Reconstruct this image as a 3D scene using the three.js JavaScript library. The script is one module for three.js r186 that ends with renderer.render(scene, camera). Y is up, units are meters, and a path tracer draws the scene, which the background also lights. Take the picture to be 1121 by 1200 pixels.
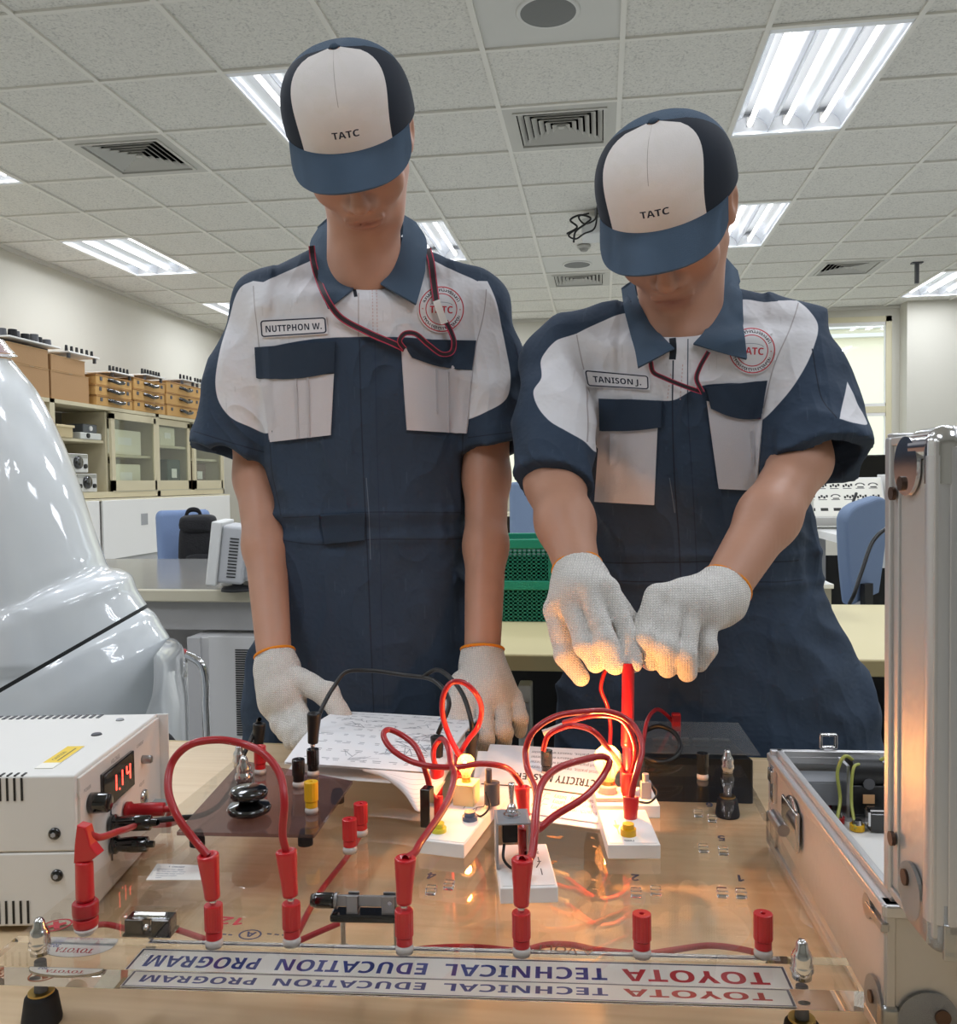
import * as THREE from 'three';
import { RoundedBoxGeometry } from 'three/addons/geometries/RoundedBoxGeometry.js';
import { mergeGeometries, mergeVertices } from 'three/addons/utils/BufferGeometryUtils.js';
import { RectAreaLightUniformsLib } from 'three/addons/lights/RectAreaLightUniformsLib.js';

// ------------------------------------------------------------ camera, sky, lights, exposure
const scene = new THREE.Scene();
const camera = new THREE.PerspectiveCamera(60.29, 1121 / 1200, 0.02, 80);
camera.rotation.order = 'YXZ';
camera.position.set(0, 1.1, 0);
camera.rotation.set(-0.035, 0.1391, -0.0128);
camera.updateMatrixWorld(true);
const renderer = new THREE.WebGLRenderer({ antialias: true });
renderer.toneMapping = THREE.LinearToneMapping;
renderer.toneMappingExposure = 1.17;
renderer.shadowMap.enabled = true;
RectAreaLightUniformsLib.init();
scene.background = new THREE.Color(0.80, 0.92, 1.0).multiplyScalar(1.7);   // bright hazy daylight behind the windows
const TUBE_NITS = 34;          // light of the ceiling tubes
const CEIL = 2.974, GX = i => -2.298 + 0.6 * i, GZ = j => -(3.28 + 0.6 * j);
// every fitting: column i, row j (two tiles long); the ones behind the camera light the people from the front
const FITTINGS = [];
for (const i of [-3, 1, 5, 9]) for (const j of [-7, -3, 1, 5, 9]) FITTINGS.push([i, j]);
for (const [i, j] of FITTINGS) for (const k of [-1, 0, 1]) {
  const l = new THREE.RectAreaLight(0xeef4ff, TUBE_NITS, 0.05, 1.06);
  l.position.set(GX(i + 0.5) + k * 0.19, CEIL + 0.012, GZ(j + 1)); l.rotation.x = -Math.PI / 2;
  scene.add(l);
}

// ------------------------------------------------------------ helpers
const V = (x, y, z) => new THREE.Vector3(x, y, z);
let seed_ = 7; const rnd = () => { seed_ = (seed_ * 1664525 + 1013904223) >>> 0; return seed_ / 4294967296; };
const lerp = (a, b, t) => a + (b - a) * t, clamp = (x, a, b) => Math.min(b, Math.max(a, x)), sst = (a, b, x) => { const t = clamp((x - a) / (b - a), 0, 1); return t * t * (3 - 2 * t); };
const FPX = 600 / Math.tan(THREE.MathUtils.degToRad(60.29 / 2));
// a photograph point put at a depth along the view (metres), or on the plane y = h, z = d, x = w
function dirOf(px, py) { return V((px - 560.5) / FPX, -(py - 600) / FPX, -1).applyMatrix4(new THREE.Matrix4().extractRotation(camera.matrixWorld)); }
const at = (px, py, d) => dirOf(px, py).multiplyScalar(d).add(camera.position);
const onY = (px, py, h) => { const r = dirOf(px, py); return r.multiplyScalar((h - 1.1) / r.y).add(camera.position); };
const onZ = (px, py, z) => { const r = dirOf(px, py); return r.multiplyScalar(z / r.z).add(camera.position); };
const onX = (px, py, x) => { const r = dirOf(px, py); return r.multiplyScalar(x / r.x).add(camera.position); };

const used = new Map();
function numbered(n) { const k = used.get(n) || 0; used.set(n, k + 1); return k ? n + '_' + String(k).padStart(3, '0') : n; }
function tag(o, label, category, group) { o.userData.label = label; o.userData.category = category; if (group) o.userData.group = group; return o; }
function thing(name, label, category, p = [0, 0, 0], turn = 0, group) {
  const g = new THREE.Group(); g.name = numbered(name); g.position.set(...p); g.rotation.y = turn; scene.add(g); return tag(g, label, category, group);
}
function part(name, geo, mat, parent, label) {
  const m = new THREE.Mesh(geo, mat); m.name = numbered(name); m.castShadow = m.receiveShadow = true; if (label) m.userData.label = label; (parent || scene).add(m); return m;
}
function struct(name, geo, mat) { const m = new THREE.Mesh(geo, mat); m.name = name; m.castShadow = m.receiveShadow = true; m.userData.kind = 'structure'; scene.add(m); return m; }
function copy(o, p, turn, label) {
  const c = o.clone(); c.name = numbered(o.name.replace(/_\d{3}$/, '')); c.traverse(k => { if (k !== c) k.name = numbered(k.name.replace(/_\d{3}$/, '')); });
  if (p) c.position.set(...p); if (turn !== undefined && turn !== null) c.rotation.y = turn; if (label) c.userData.label = label; scene.add(c); return c;
}
function mv(g, x = 0, y = 0, z = 0, rx = 0, ry = 0, rz = 0) { if (rx) g.rotateX(rx); if (rz) g.rotateZ(rz); if (ry) g.rotateY(ry); g.translate(x, y, z); return g; }
function boxUV(g) {   // uv in metres by the way a face points
  const h = g.index ? g.toNonIndexed() : g, p = h.attributes.position, uv = new Float32Array(p.count * 2);
  for (let i = 0; i < p.count; i += 3) {
    const a = V().fromBufferAttribute(p, i), n = V().fromBufferAttribute(p, i + 1).sub(a).cross(V().fromBufferAttribute(p, i + 2).sub(a));
    const ax = Math.abs(n.x), ay = Math.abs(n.y), az = Math.abs(n.z);
    for (let k = i; k < i + 3; k++) { const x = p.getX(k), y = p.getY(k), z = p.getZ(k); const [u, v] = ay >= ax && ay >= az ? [x, -z] : ax > az ? [z, y] : [x, y]; uv[2 * k] = u; uv[2 * k + 1] = v; }
  }
  h.setAttribute('uv', new THREE.BufferAttribute(uv, 2)); return h;
}
const B = (w, h, d, x = 0, y = 0, z = 0, r = 0) => boxUV((r ? new RoundedBoxGeometry(w, h, d, 2, r) : new THREE.BoxGeometry(w, h, d)).translate(x, y, z));
const C = (r1, r2, h, x = 0, y = 0, z = 0, n = 24) => new THREE.CylinderGeometry(r1, r2, h, n).translate(x, y, z);
const S = (r, x = 0, y = 0, z = 0, sx = 1, sy = 1, sz = 1, n = 20) => new THREE.SphereGeometry(r, n, Math.round(n * 0.7)).scale(sx, sy, sz).translate(x, y, z);
const L = (pts, n = 24) => new THREE.LatheGeometry(pts.map(p => new THREE.Vector2(p[0], p[1])), n);
function M(...gs) { return mergeGeometries(gs.flat().map(g => { const h = g.index ? g.toNonIndexed() : g; for (const k of Object.keys(h.attributes)) if (!['position', 'normal', 'uv'].includes(k)) h.deleteAttribute(k); return h; })); }
function T(pts, r, n = 0, rs = 8, closed = false) { const c = new THREE.CatmullRomCurve3(pts, closed, 'centripetal'); return new THREE.TubeGeometry(c, n || Math.max(12, pts.length * 8), r, rs, closed); }
function shapeOf(pts) { return new THREE.Shape(pts.map(p => new THREE.Vector2(p[0], p[1]))); }
const X = (pts, d, bevel = 0, seg = 2) => new THREE.ExtrudeGeometry(pts instanceof THREE.Shape ? pts : shapeOf(pts), bevel ? { depth: d - 2 * bevel, bevelSize: bevel, bevelThickness: bevel, bevelSegments: seg, curveSegments: 16 } : { depth: d, bevelEnabled: false, curveSegments: 16 });
const bar = (a, b, r, n = 8) => { const d = b.clone().sub(a), g = new THREE.CylinderGeometry(r, r, d.length(), n); g.applyQuaternion(new THREE.Quaternion().setFromUnitVectors(V(0, 1, 0), d.normalize())); return g.translate((a.x + b.x) / 2, (a.y + b.y) / 2, (a.z + b.z) / 2); };

// value noise and textures
const PERM = (() => { const p = []; for (let i = 0; i < 4096; i++) p.push(rnd()); return p; })();
const hsh = (x, y, z) => PERM[((x * 73856093) ^ (y * 19349663) ^ (z * 83492791)) & 4095];
function noise(x, y, z = 0) {
  const xi = Math.floor(x), yi = Math.floor(y), zi = Math.floor(z), s = t => t * t * (3 - 2 * t), u = s(x - xi), v = s(y - yi), w = s(z - zi);
  const c = (a, b, d) => hsh(xi + a, yi + b, zi + d);
  return lerp(lerp(lerp(c(0, 0, 0), c(1, 0, 0), u), lerp(c(0, 1, 0), c(1, 1, 0), u), v), lerp(lerp(c(0, 0, 1), c(1, 0, 1), u), lerp(c(0, 1, 1), c(1, 1, 1), u), v), w);
}
function tileNoise(x, y, n) { const xi = Math.floor(x), yi = Math.floor(y), s = t => t * t * (3 - 2 * t), u = s(x - xi), v = s(y - yi), m = k => ((k % n) + n) % n; const c = (a, b) => hsh(m(xi + a), m(yi + b), n); return lerp(lerp(c(0, 0), c(1, 0), u), lerp(c(0, 1), c(1, 1), u), v); }
function tex(w, h, f, srgb, rep) {
  const d = new Uint8Array(w * h * 4);
  for (let y = 0; y < h; y++) for (let x = 0; x < w; x++) { const c = f(x / w, y / h, x, y), o = (y * w + x) * 4; if (typeof c === 'number') d[o] = d[o + 1] = d[o + 2] = clamp(c, 0, 1) * 255; else { d[o] = clamp(c[0], 0, 1) * 255; d[o + 1] = clamp(c[1], 0, 1) * 255; d[o + 2] = clamp(c[2], 0, 1) * 255; } d[o + 3] = 255; }
  const t = new THREE.DataTexture(d, w, h); t.magFilter = THREE.LinearFilter; t.minFilter = THREE.LinearFilter; t.wrapS = t.wrapT = THREE.RepeatWrapping;
  if (srgb) t.colorSpace = THREE.SRGBColorSpace; if (rep) t.repeat.set(rep[0], rep[1]); t.needsUpdate = true; return t;
}
function canvasTex(w, h, draw, rep) {
  const c = document.createElement('canvas'); c.width = w; c.height = h; const g = c.getContext('2d'); draw(g, w, h);
  const t = new THREE.CanvasTexture(c); t.colorSpace = THREE.SRGBColorSpace; t.wrapS = t.wrapT = rep ? THREE.RepeatWrapping : THREE.ClampToEdgeWrapping; if (rep) t.repeat.set(rep[0], rep[1]); return t;
}
const std = (color, roughness = 0.6, o = {}) => new THREE.MeshStandardMaterial({ color, roughness, ...o });
const phy = (color, roughness = 0.6, o = {}) => new THREE.MeshPhysicalMaterial({ color, roughness, ...o });
// shared materials
const speck = tex(256, 256, (u, v) => 0.5 + 0.3 * (tileNoise(u * 64, v * 64, 64) - 0.5) + 0.35 * (tileNoise(u * 160, v * 160, 160) - 0.5), false, [2, 2]);
const mWhite = std(0xe9e7e2, 0.45), mCream = std(0xd9d0b4, 0.55), mBlack = std(0x121213, 0.45), mRubber = std(0x17171a, 0.75), mGrey = std(0x9fa0a2, 0.5), mDarkGrey = std(0x55565a, 0.55);
const mChrome = std(0xd8d8da, 0.14, { metalness: 1 }), mSteel = std(0xa9a9ab, 0.32, { metalness: 1 }), mBrass = std(0xb59a5a, 0.3, { metalness: 1 });
const mRed = phy(0xc01a22, 0.32, { clearcoat: 0.3 }), mRedDark = phy(0xa8121c, 0.4), mBlackGloss = phy(0x0c0c0d, 0.15, { clearcoat: 0.8 }), mYellow = phy(0xe0ac14, 0.35);
const mCable = phy(0xa3161e, 0.36, { clearcoat: 0.2 }), mCableBlack = phy(0x131314, 0.42);
const cable = (label, pts, r = 0.0026, mat = mCable, group) => { const m = part('cable', T(pts.map(p => p.isVector3 ? p : at(p[0], p[1], p[2])), r, pts.length * 9, 10), mat, null); return tag(m, label, 'cable', group); };
const dpt = p => p.clone().sub(camera.position).dot(V(0, 0, -1).applyQuaternion(camera.quaternion));
const curveOf = pts => new THREE.CatmullRomCurve3(pts, false, 'centripetal');

// ------------------------------------------------------------ the room
const mWall = std(0xcfcbbe, 0.9, { bumpMap: speck, bumpScale: 0.0006 });
const XL = -4.6, XR = 6.2, ZB = -10.35, ZF = 4.6;
{
  const floorTex = tex(256, 256, (u, v) => { const n = 0.5 * tileNoise(u * 24, v * 24, 24) + 0.5 * tileNoise(u * 90, v * 90, 90); return [0.72 + 0.1 * n, 0.72 + 0.1 * n, 0.70 + 0.1 * n]; }, true, [1.6, 1.6]);
  struct('floor', B(XR - XL + 0.4, 0.1, ZF - ZB + 0.4, (XL + XR) / 2, -0.05, (ZF + ZB) / 2), std(0xffffff, 0.35, { map: floorTex }));
  struct('wall_left', B(0.15, CEIL + 0.3, ZF - ZB, XL - 0.075, (CEIL + 0.3) / 2, (ZF + ZB) / 2), mWall);
  struct('wall_right', B(0.15, CEIL + 0.3, ZF - ZB, XR + 0.075, (CEIL + 0.3) / 2, (ZF + ZB) / 2), mWall);
  struct('wall_front', B(XR - XL, CEIL + 0.3, 0.15, (XL + XR) / 2, (CEIL + 0.3) / 2, ZF + 0.075), mWall);
  // back wall with two window openings
  const W1 = [0.55, 3.19, 0.95, 2.87], W2 = [-2.3, -0.55, 0.95, 2.1];
  const z = ZB - 0.075, seg = (x0, x1, y0, y1) => B(x1 - x0, y1 - y0, 0.15, (x0 + x1) / 2, (y0 + y1) / 2, z);
  const top = CEIL + 0.3;
  struct('wall_back', M(seg(XL, W2[0], 0, top), seg(W2[0], W2[1], 0, W2[2]), seg(W2[0], W2[1], W2[3], top), seg(W2[1], W1[0], 0, top), seg(W1[0], W1[1], 0, W1[2]), seg(W1[0], W1[1], W1[3], top), seg(W1[1], XR, 0, top), B(XR - 3.27, top, 0.24, (XR + 3.27) / 2, top / 2, ZB + 0.12)), mWall);
  const mFrame = std(0xd8cfae, 0.5), glass = phy(0xffffff, 0.02, { transmission: 1, thickness: 0, ior: 1.45 });
  let n = 1;
  for (const [w, mulls, rail] of [[W1, [1.43, 2.31], 1.84], [W2, [-1.4], 1.5]]) {
    const [x0, x1, y0, y1] = w, zc = ZB - 0.05, t = 0.06, xs = [x0, ...mulls, x1];
    const f = struct('window_' + n, M(B(x1 - x0, t, 0.09, (x0 + x1) / 2, y1 - t / 2, zc), B(x1 - x0, t, 0.09, (x0 + x1) / 2, y0 + t / 2, zc), B(t, y1 - y0, 0.09, x0 + t / 2, (y0 + y1) / 2, zc), B(t, y1 - y0, 0.09, x1 - t / 2, (y0 + y1) / 2, zc),
      ...mulls.map(m => B(t, y1 - y0, 0.08, m, (y0 + y1) / 2, zc)), B(x1 - x0, 0.07, 0.08, (x0 + x1) / 2, rail, zc), B(x1 - x0 + 0.1, 0.035, 0.16, (x0 + x1) / 2, y0 + 0.01, ZB + 0.03)), mFrame);
    for (let k = 0; k + 1 < xs.length; k++) for (const [a, b] of [[y0 + t, rail - 0.035], [rail + 0.035, y1 - t]]) {
      part('pane', B(xs[k + 1] - xs[k] - t, b - a, 0.005, (xs[k] + xs[k + 1]) / 2, (a + b) / 2, zc), glass, f);
      const sx = xs[k + 1] - xs[k] - t, cx = (xs[k] + xs[k + 1]) / 2, s = 0.035;
      part('sash', M(B(sx, s, 0.05, cx, a + s / 2, zc + 0.01), B(sx, s, 0.05, cx, b - s / 2, zc + 0.01), B(s, b - a, 0.05, cx - sx / 2 + s / 2, (a + b) / 2, zc + 0.01), B(s, b - a, 0.05, cx + sx / 2 - s / 2, (a + b) / 2, zc + 0.01)), mWhite, f);
    }
    n++;
  }
  struct('trim_1', M(B(XR - XL, 0.03, 0.03, (XL + XR) / 2, CEIL - 0.012, ZB + 0.015), B(0.03, 0.03, ZF - ZB, XL + 0.015, CEIL - 0.012, (ZF + ZB) / 2)), std(0xcfccc2, 0.6));
  struct('baseboard_left', B(0.012, 0.1, ZF - ZB, XL + 0.006, 0.05, (ZF + ZB) / 2), std(0x8d8a84, 0.6));
  struct('baseboard_back', B(3.27 - XL, 0.1, 0.012, (3.27 + XL) / 2, 0.05, ZB + 0.006), std(0x8d8a84, 0.6));
  // the building across the yard, seen through the right window
  const out = thing('neighbouring_building', 'pale cream building outside the window with a flat roof edge', 'building', [5, 0, -26]);
  const mOut = std(0xf3ecd2, 0.8);
  part('facade', B(24, 5.2, 6, 0, 2.6, -3), mOut, out);
  part('roof_edge', M(B(24.4, 0.14, 6.4, 0, 5.27, -3), B(24.4, 0.10, 6.4, 0, 5.0, -2.95), B(24.2, 0.16, 6.2, 0, 5.5, -3)), std(0xe2e2dc, 0.7), out);
  struct('ground', B(60, 0.1, 40, 0, -0.25, -31), std(0xb9b5a8, 0.9));
}

// ------------------------------------------------------------ ceiling: grid bars, tiles, fittings
{
  const ceiling = struct('ceiling', B(XR - XL, 0.12, ZF - ZB, (XL + XR) / 2, CEIL + 0.24, (ZF + ZB) / 2), std(0xb5b2a8, 0.9));
  const mBar = std(0xe6e3da, 0.55);
  const bars = [];
  for (let i = -3; GX(i) < XR; i++) bars.push(B(0.024, 0.012, ZF - ZB, GX(i), CEIL, (ZF + ZB) / 2));
  const inFit = (i, j) => FITTINGS.some(f => f[0] === i && f[1] + 1 === j);
  for (let j = -13; GZ(j) > ZB; j++) for (let i = -4; GX(i) < XR; i++) { const a = Math.max(XL, GX(i)), b = Math.min(XR, GX(i + 1)); if (!inFit(i, j)) bars.push(B(b - a, 0.011, 0.022, (a + b) / 2, CEIL + 0.0005, GZ(j))); }
  part('grid_bar', M(bars), mBar, ceiling);
  const tileTex = [0, 1, 2].map(k => tex(256, 256, (u, v) => {
    const f = tileNoise(u * 40 + k * 7, v * 40, 40), g = tileNoise(u * 86, v * 86 + k * 5, 86), h = tileNoise(u * 120, v * 120, 120); let c = 0.91 - 0.10 * Math.max(0, f * 0.5 + g * 0.7 - 0.55) - (g > 0.74 && h > 0.5 ? 0.09 : 0) + 0.05 * h;
    return [c * 0.945, c * 0.935, c * 0.90];
  }, true));
  const tileBump = tex(256, 256, (u, v) => { const g = tileNoise(u * 86, v * 86, 86), h = tileNoise(u * 50, v * 50, 50); return 0.5 + 0.5 * h - (g > 0.7 ? 0.5 : 0); }, false);
  const mTiles = tileTex.map(t => std(0xffffff, 0.95, { map: t, bumpMap: tileBump, bumpScale: 0.0012 }));
  const tileGeo = () => { const g = new THREE.BoxGeometry(0.596, 0.015, 0.596); const p = g.attributes.position, uv = g.attributes.uv; for (let k = 0; k < p.count; k++) uv.setXY(k, p.getX(k) / 0.6 + 0.5, p.getZ(k) / 0.6 + 0.5); return g; };
  const tg = tileGeo(), rest = [];
  const lit = new Set(); for (const [i, j] of FITTINGS) { lit.add(i + ',' + j); lit.add(i + ',' + (j + 1)); }
  const vents = new Set(['-1,2', '3,2', '3,8', '7,8', '-1,8', '7,2']);
  const white = new Set(['3,0', '3,7']);
  for (let i = -4; GX(i) < XR; i++) for (let j = -13; GZ(j) > ZB; j++) {
    const key = i + ',' + j; if (lit.has(key) || vents.has(key)) continue;
    let x0 = Math.max(GX(i), XL), x1 = Math.min(GX(i + 1), XR), z0 = Math.max(GZ(j + 1), ZB), z1 = GZ(j);
    const full = x1 - x0 > 0.59 && z1 - z0 > 0.59;
    const geo = full ? tg : B(x1 - x0 - 0.004, 0.015, z1 - z0 - 0.004);
    const m = white.has(key) ? std(0xd5d4ce, 0.7) : mTiles[Math.floor(rnd() * 3)];
    if (j >= -1 && i <= 9) { const t = part('ceiling_tile', geo, m, ceiling); t.position.set((x0 + x1) / 2, CEIL + 0.0135 + (rnd() - 0.5) * 0.003, (z0 + z1) / 2); }
    else rest.push(geo.clone().translate((x0 + x1) / 2, CEIL + 0.0135, (z0 + z1) / 2));
  }
  const r = part('ceiling_tile', M(rest), mTiles[0], ceiling); r.userData.kind = 'stuff';

  // recessed three-tube fittings with curved reflectors
  const mHouse = phy(0xf2f4f7, 0.3, { clearcoat: 0.3 }), mRefl = std(0xe8ecf2, 0.22, { metalness: 0.55 });
  const mTube = std(0xffffff, 0.4, { emissive: new THREE.Color(1, 1, 1), emissiveIntensity: 2.2 });
  const prof = []; for (let k = 0; k <= 10; k++) { const t = k / 10; prof.push([0.093 * (1 - t * t * 0.62), 0.085 * Math.pow(t, 0.75)]); }
  const reflGeo = (() => {   // one bay: two curved sides, swept along the fitting
    const gs = [];
    for (const s of [-1, 1]) { const sh = [...prof.map(p => [s * p[0], p[1]]), ...prof.slice().reverse().map(p => [s * (p[0] + 0.0015), p[1] + 0.001])]; gs.push(mv(X(s > 0 ? sh : sh.slice().reverse(), 1.12), 0, 0, -0.56)); }
    return boxUV(M(gs));
  })();
  const bayEnd = (() => { const sh = new THREE.Shape(); sh.moveTo(-0.093, 0); for (const p of prof) sh.lineTo(-p[0], p[1]); for (const p of prof.slice().reverse()) sh.lineTo(p[0], p[1]); return X(sh, 0.004); })();
  const names = { '-3,1': 'at the far left edge above the white car', '-3,5': 'above the left cabinets', '-3,9': 'far back near the left wall', '1,1': 'behind the cap of the taller student', '1,5': 'behind the taller student\'s left shoulder', '5,1': 'nearest on the right, three bright tubes', '5,5': 'just behind the shorter student\'s cap', '9,9': 'far back on the right near the window wall', '5,9': 'far back behind the shorter student, near the right window', '1,9': 'far back behind the taller student, near the middle window' };
  let proto = null;
  for (const [i, j] of FITTINGS) {
    const lab = names[i + ',' + j], label = 'recessed ceiling light ' + (lab || 'behind the camera or out of view');
    const p = [GX(i + 0.5), CEIL, GZ(j + 1)];
    if (proto) { const c = copy(proto, p, null, label); if (lab) delete c.userData.group; else c.userData.group = 'ceiling lights out of view'; continue; }
    const t = proto = thing('ceiling_light', label, 'ceiling light', p, 0, 'ceiling lights out of view');
    part('housing', M(B(0.59, 0.004, 1.18, 0, 0.118, 0), B(0.004, 0.11, 1.18, -0.292, 0.06, 0), B(0.004, 0.11, 1.18, 0.292, 0.06, 0), B(0.59, 0.11, 0.004, 0, 0.06, -0.59), B(0.59, 0.11, 0.004, 0, 0.06, 0.59),
      B(0.012, 0.008, 1.18, -0.288, 0, 0), B(0.012, 0.008, 1.18, 0.288, 0, 0), B(0.59, 0.008, 0.035, 0, 0, -0.572), B(0.59, 0.008, 0.035, 0, 0, 0.572)), mHouse, t);
    for (const k of [-1, 0, 1]) {
      const re = part('reflector', reflGeo, mRefl, t); re.position.set(k * 0.19, 0.002, 0);
      const e1 = part('end_plate', bayEnd, mHouse, t); e1.position.set(k * 0.19, 0.002, -0.556);
      const e2 = part('end_plate', bayEnd, mHouse, t); e2.position.set(k * 0.19, 0.002, 0.552);
      part('tube', C(0.014, 0.014, 1.09, 0, 0, 0, 12).rotateX(Math.PI / 2).translate(k * 0.19, 0.045, 0), mTube, t);
      for (const s of [-1, 1]) part('lamp_holder', B(0.03, 0.05, 0.012, k * 0.19, 0.06, s * 0.548), mWhite, t);
    }
  }
  // air outlets
  const mVent = std(0xc4c2ba, 0.5), mHole = std(0x1b1a19, 0.9);
  const vn = { '-1,2': 'square ceiling air outlet at the upper left above the cabinets', '3,2': 'square ceiling air outlet between the two caps', '3,8': 'small far ceiling air outlet left of the shorter student\'s cap', '7,8': 'far ceiling air outlet above the right window', '-1,8': 'ceiling air outlet hidden behind the taller student', '7,2': 'ceiling air outlet at the right beyond the frame' };
  let vp = null;
  for (const key of ['-1,2', '3,2', '3,8', '7,8', '-1,8', '7,2']) {
    const [i, j] = key.split(',').map(Number), p = [GX(i + 0.5), CEIL, GZ(j + 0.5)];
    if (vp) { copy(vp, p, null, vn[key]); continue; }
    const t = vp = thing('air_outlet', vn[key], 'air vent', p, 0);
    const ring = (a, b, y, h) => [B(2 * a, h, a - b, 0, y, (a + b) / 2), B(2 * a, h, a - b, 0, y, -(a + b) / 2), B(a - b, h, 2 * b, (a + b) / 2, y, 0), B(a - b, h, 2 * b, -(a + b) / 2, y, 0)];
    part('frame', M(ring(0.297, 0.235, 0.001, 0.012)), mVent, t);
    part('rim', M(ring(0.24, 0.222, -0.006, 0.012)), mVent, t);
    part('duct', M(B(0.56, 0.005, 0.56, 0, 0.13, 0), B(0.56, 0.12, 0.005, 0, 0.07, 0.28), B(0.56, 0.12, 0.005, 0, 0.07, -0.28), B(0.005, 0.12, 0.56, 0.28, 0.07, 0), B(0.005, 0.12, 0.56, -0.28, 0.07, 0)), mHole, t);
    for (let k = 0; k < 6; k++) {   // sloping vanes, one square ring inside the other
      const o = 0.215 - k * 0.034, q = [];
      for (let s = 0; s < 4; s++) q.push(mv(X([[-o, 0], [o, 0], [o - 0.024, 0.032], [-o + 0.024, 0.032]], 0.0022), 0, 0, 0, -0.8, 0, 0).translate(0, -0.004, o).rotateY(s * Math.PI / 2));
      part('vane', boxUV(M(q)), mVent, t);
    }
    part('centre_plate', B(0.03, 0.004, 0.03, 0, 0.0, 0), mVent, t);
  }
  // round speakers in their white panels
  for (const [i, j, label] of [[3, 0, 'round flush ceiling speaker in a white panel at the top of the photo'], [3, 7, 'small far round ceiling speaker left of the shorter student\'s cap']]) {
    const t = thing('ceiling_speaker', label, 'speaker', [GX(i + 0.5), CEIL + 0.004, GZ(j + 0.55)]);
    part('ring', L([[0.116, 0.004], [0.128, 0.003], [0.13, -0.002], [0.122, -0.007], [0.112, -0.006]], 40), std(0xd9d8d3, 0.5), t);
    part('grille', L([[0, -0.008], [0.06, -0.0075], [0.114, -0.005], [0.114, 0.003], [0, 0.003]], 40), std(0x7b7c7a, 0.7, { bumpMap: speck, bumpScale: 0.001 }), t);
  }
  const dome = thing('smoke_detector', 'small round detector on the ceiling beside the cable bundle', 'smoke detector', [GX(3.62), CEIL - 0.005, GZ(6.5)]);
  part('base', C(0.055, 0.05, 0.02, 0, -0.01, 0), std(0xbebdb6, 0.5), dome); part('sensor', C(0.04, 0.025, 0.02, 0, -0.03, 0), std(0x8f8e88, 0.5), dome);
  const pr = thing('ceiling_projector', 'grey projector box hanging from the ceiling behind the shorter student\'s cap', 'projector', [at(700, 270, 6.2).x + 0.06, 0, at(700, 270, 6.2).z]);
  const py = at(700, 270, 6.2).y;
  part('body', B(0.34, 0.11, 0.26, 0, py, 0, 0.015), std(0xd2d3d2, 0.5), pr); part('mount', M(B(0.05, CEIL - py, 0.05, 0.02, (CEIL + py) / 2, 0), B(0.2, 0.01, 0.2, 0.02, CEIL - 0.006, 0)), mGrey, pr); part('lens', C(0.03, 0.03, 0.02, 0.05, py, 0.135).rotateX(0), mBlackGloss, pr);
  const cb = thing('cable_bundle', 'loose black cable loops beside the ceiling projector', 'cable');
  part('loop', T([[664, 274], [676, 266], [668, 258], [680, 252], [692, 256], [686, 262], [674, 272], [672, 284]].map(p => at(p[0], p[1], 5.9)), 0.007, 70), mBlack, cb);
  part('loop', T([[690, 250], [678, 254], [684, 262], [696, 258], [700, 250]].map(p => at(p[0], p[1], 5.95)), 0.006, 60), mBlack, cb);
  part('loop', T([[676, 268], [666, 276], [674, 280], [684, 274], [696, 268], [700, 240]].map(p => at(p[0], p[1], 5.9)), 0.006, 60), mBlack, cb);
  const st = onY(1074, 308, CEIL);
  const sk = thing('ceiling_sensor', 'dark slim post hanging from the ceiling beside the far right light', 'sensor', [st.x, CEIL, st.z]);
  part('post', B(0.03, 0.18, 0.03, 0, -0.09, 0), mDarkGrey, sk); part('plate', B(0.09, 0.01, 0.06, 0, -0.002, 0), mDarkGrey, sk);
}

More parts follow.
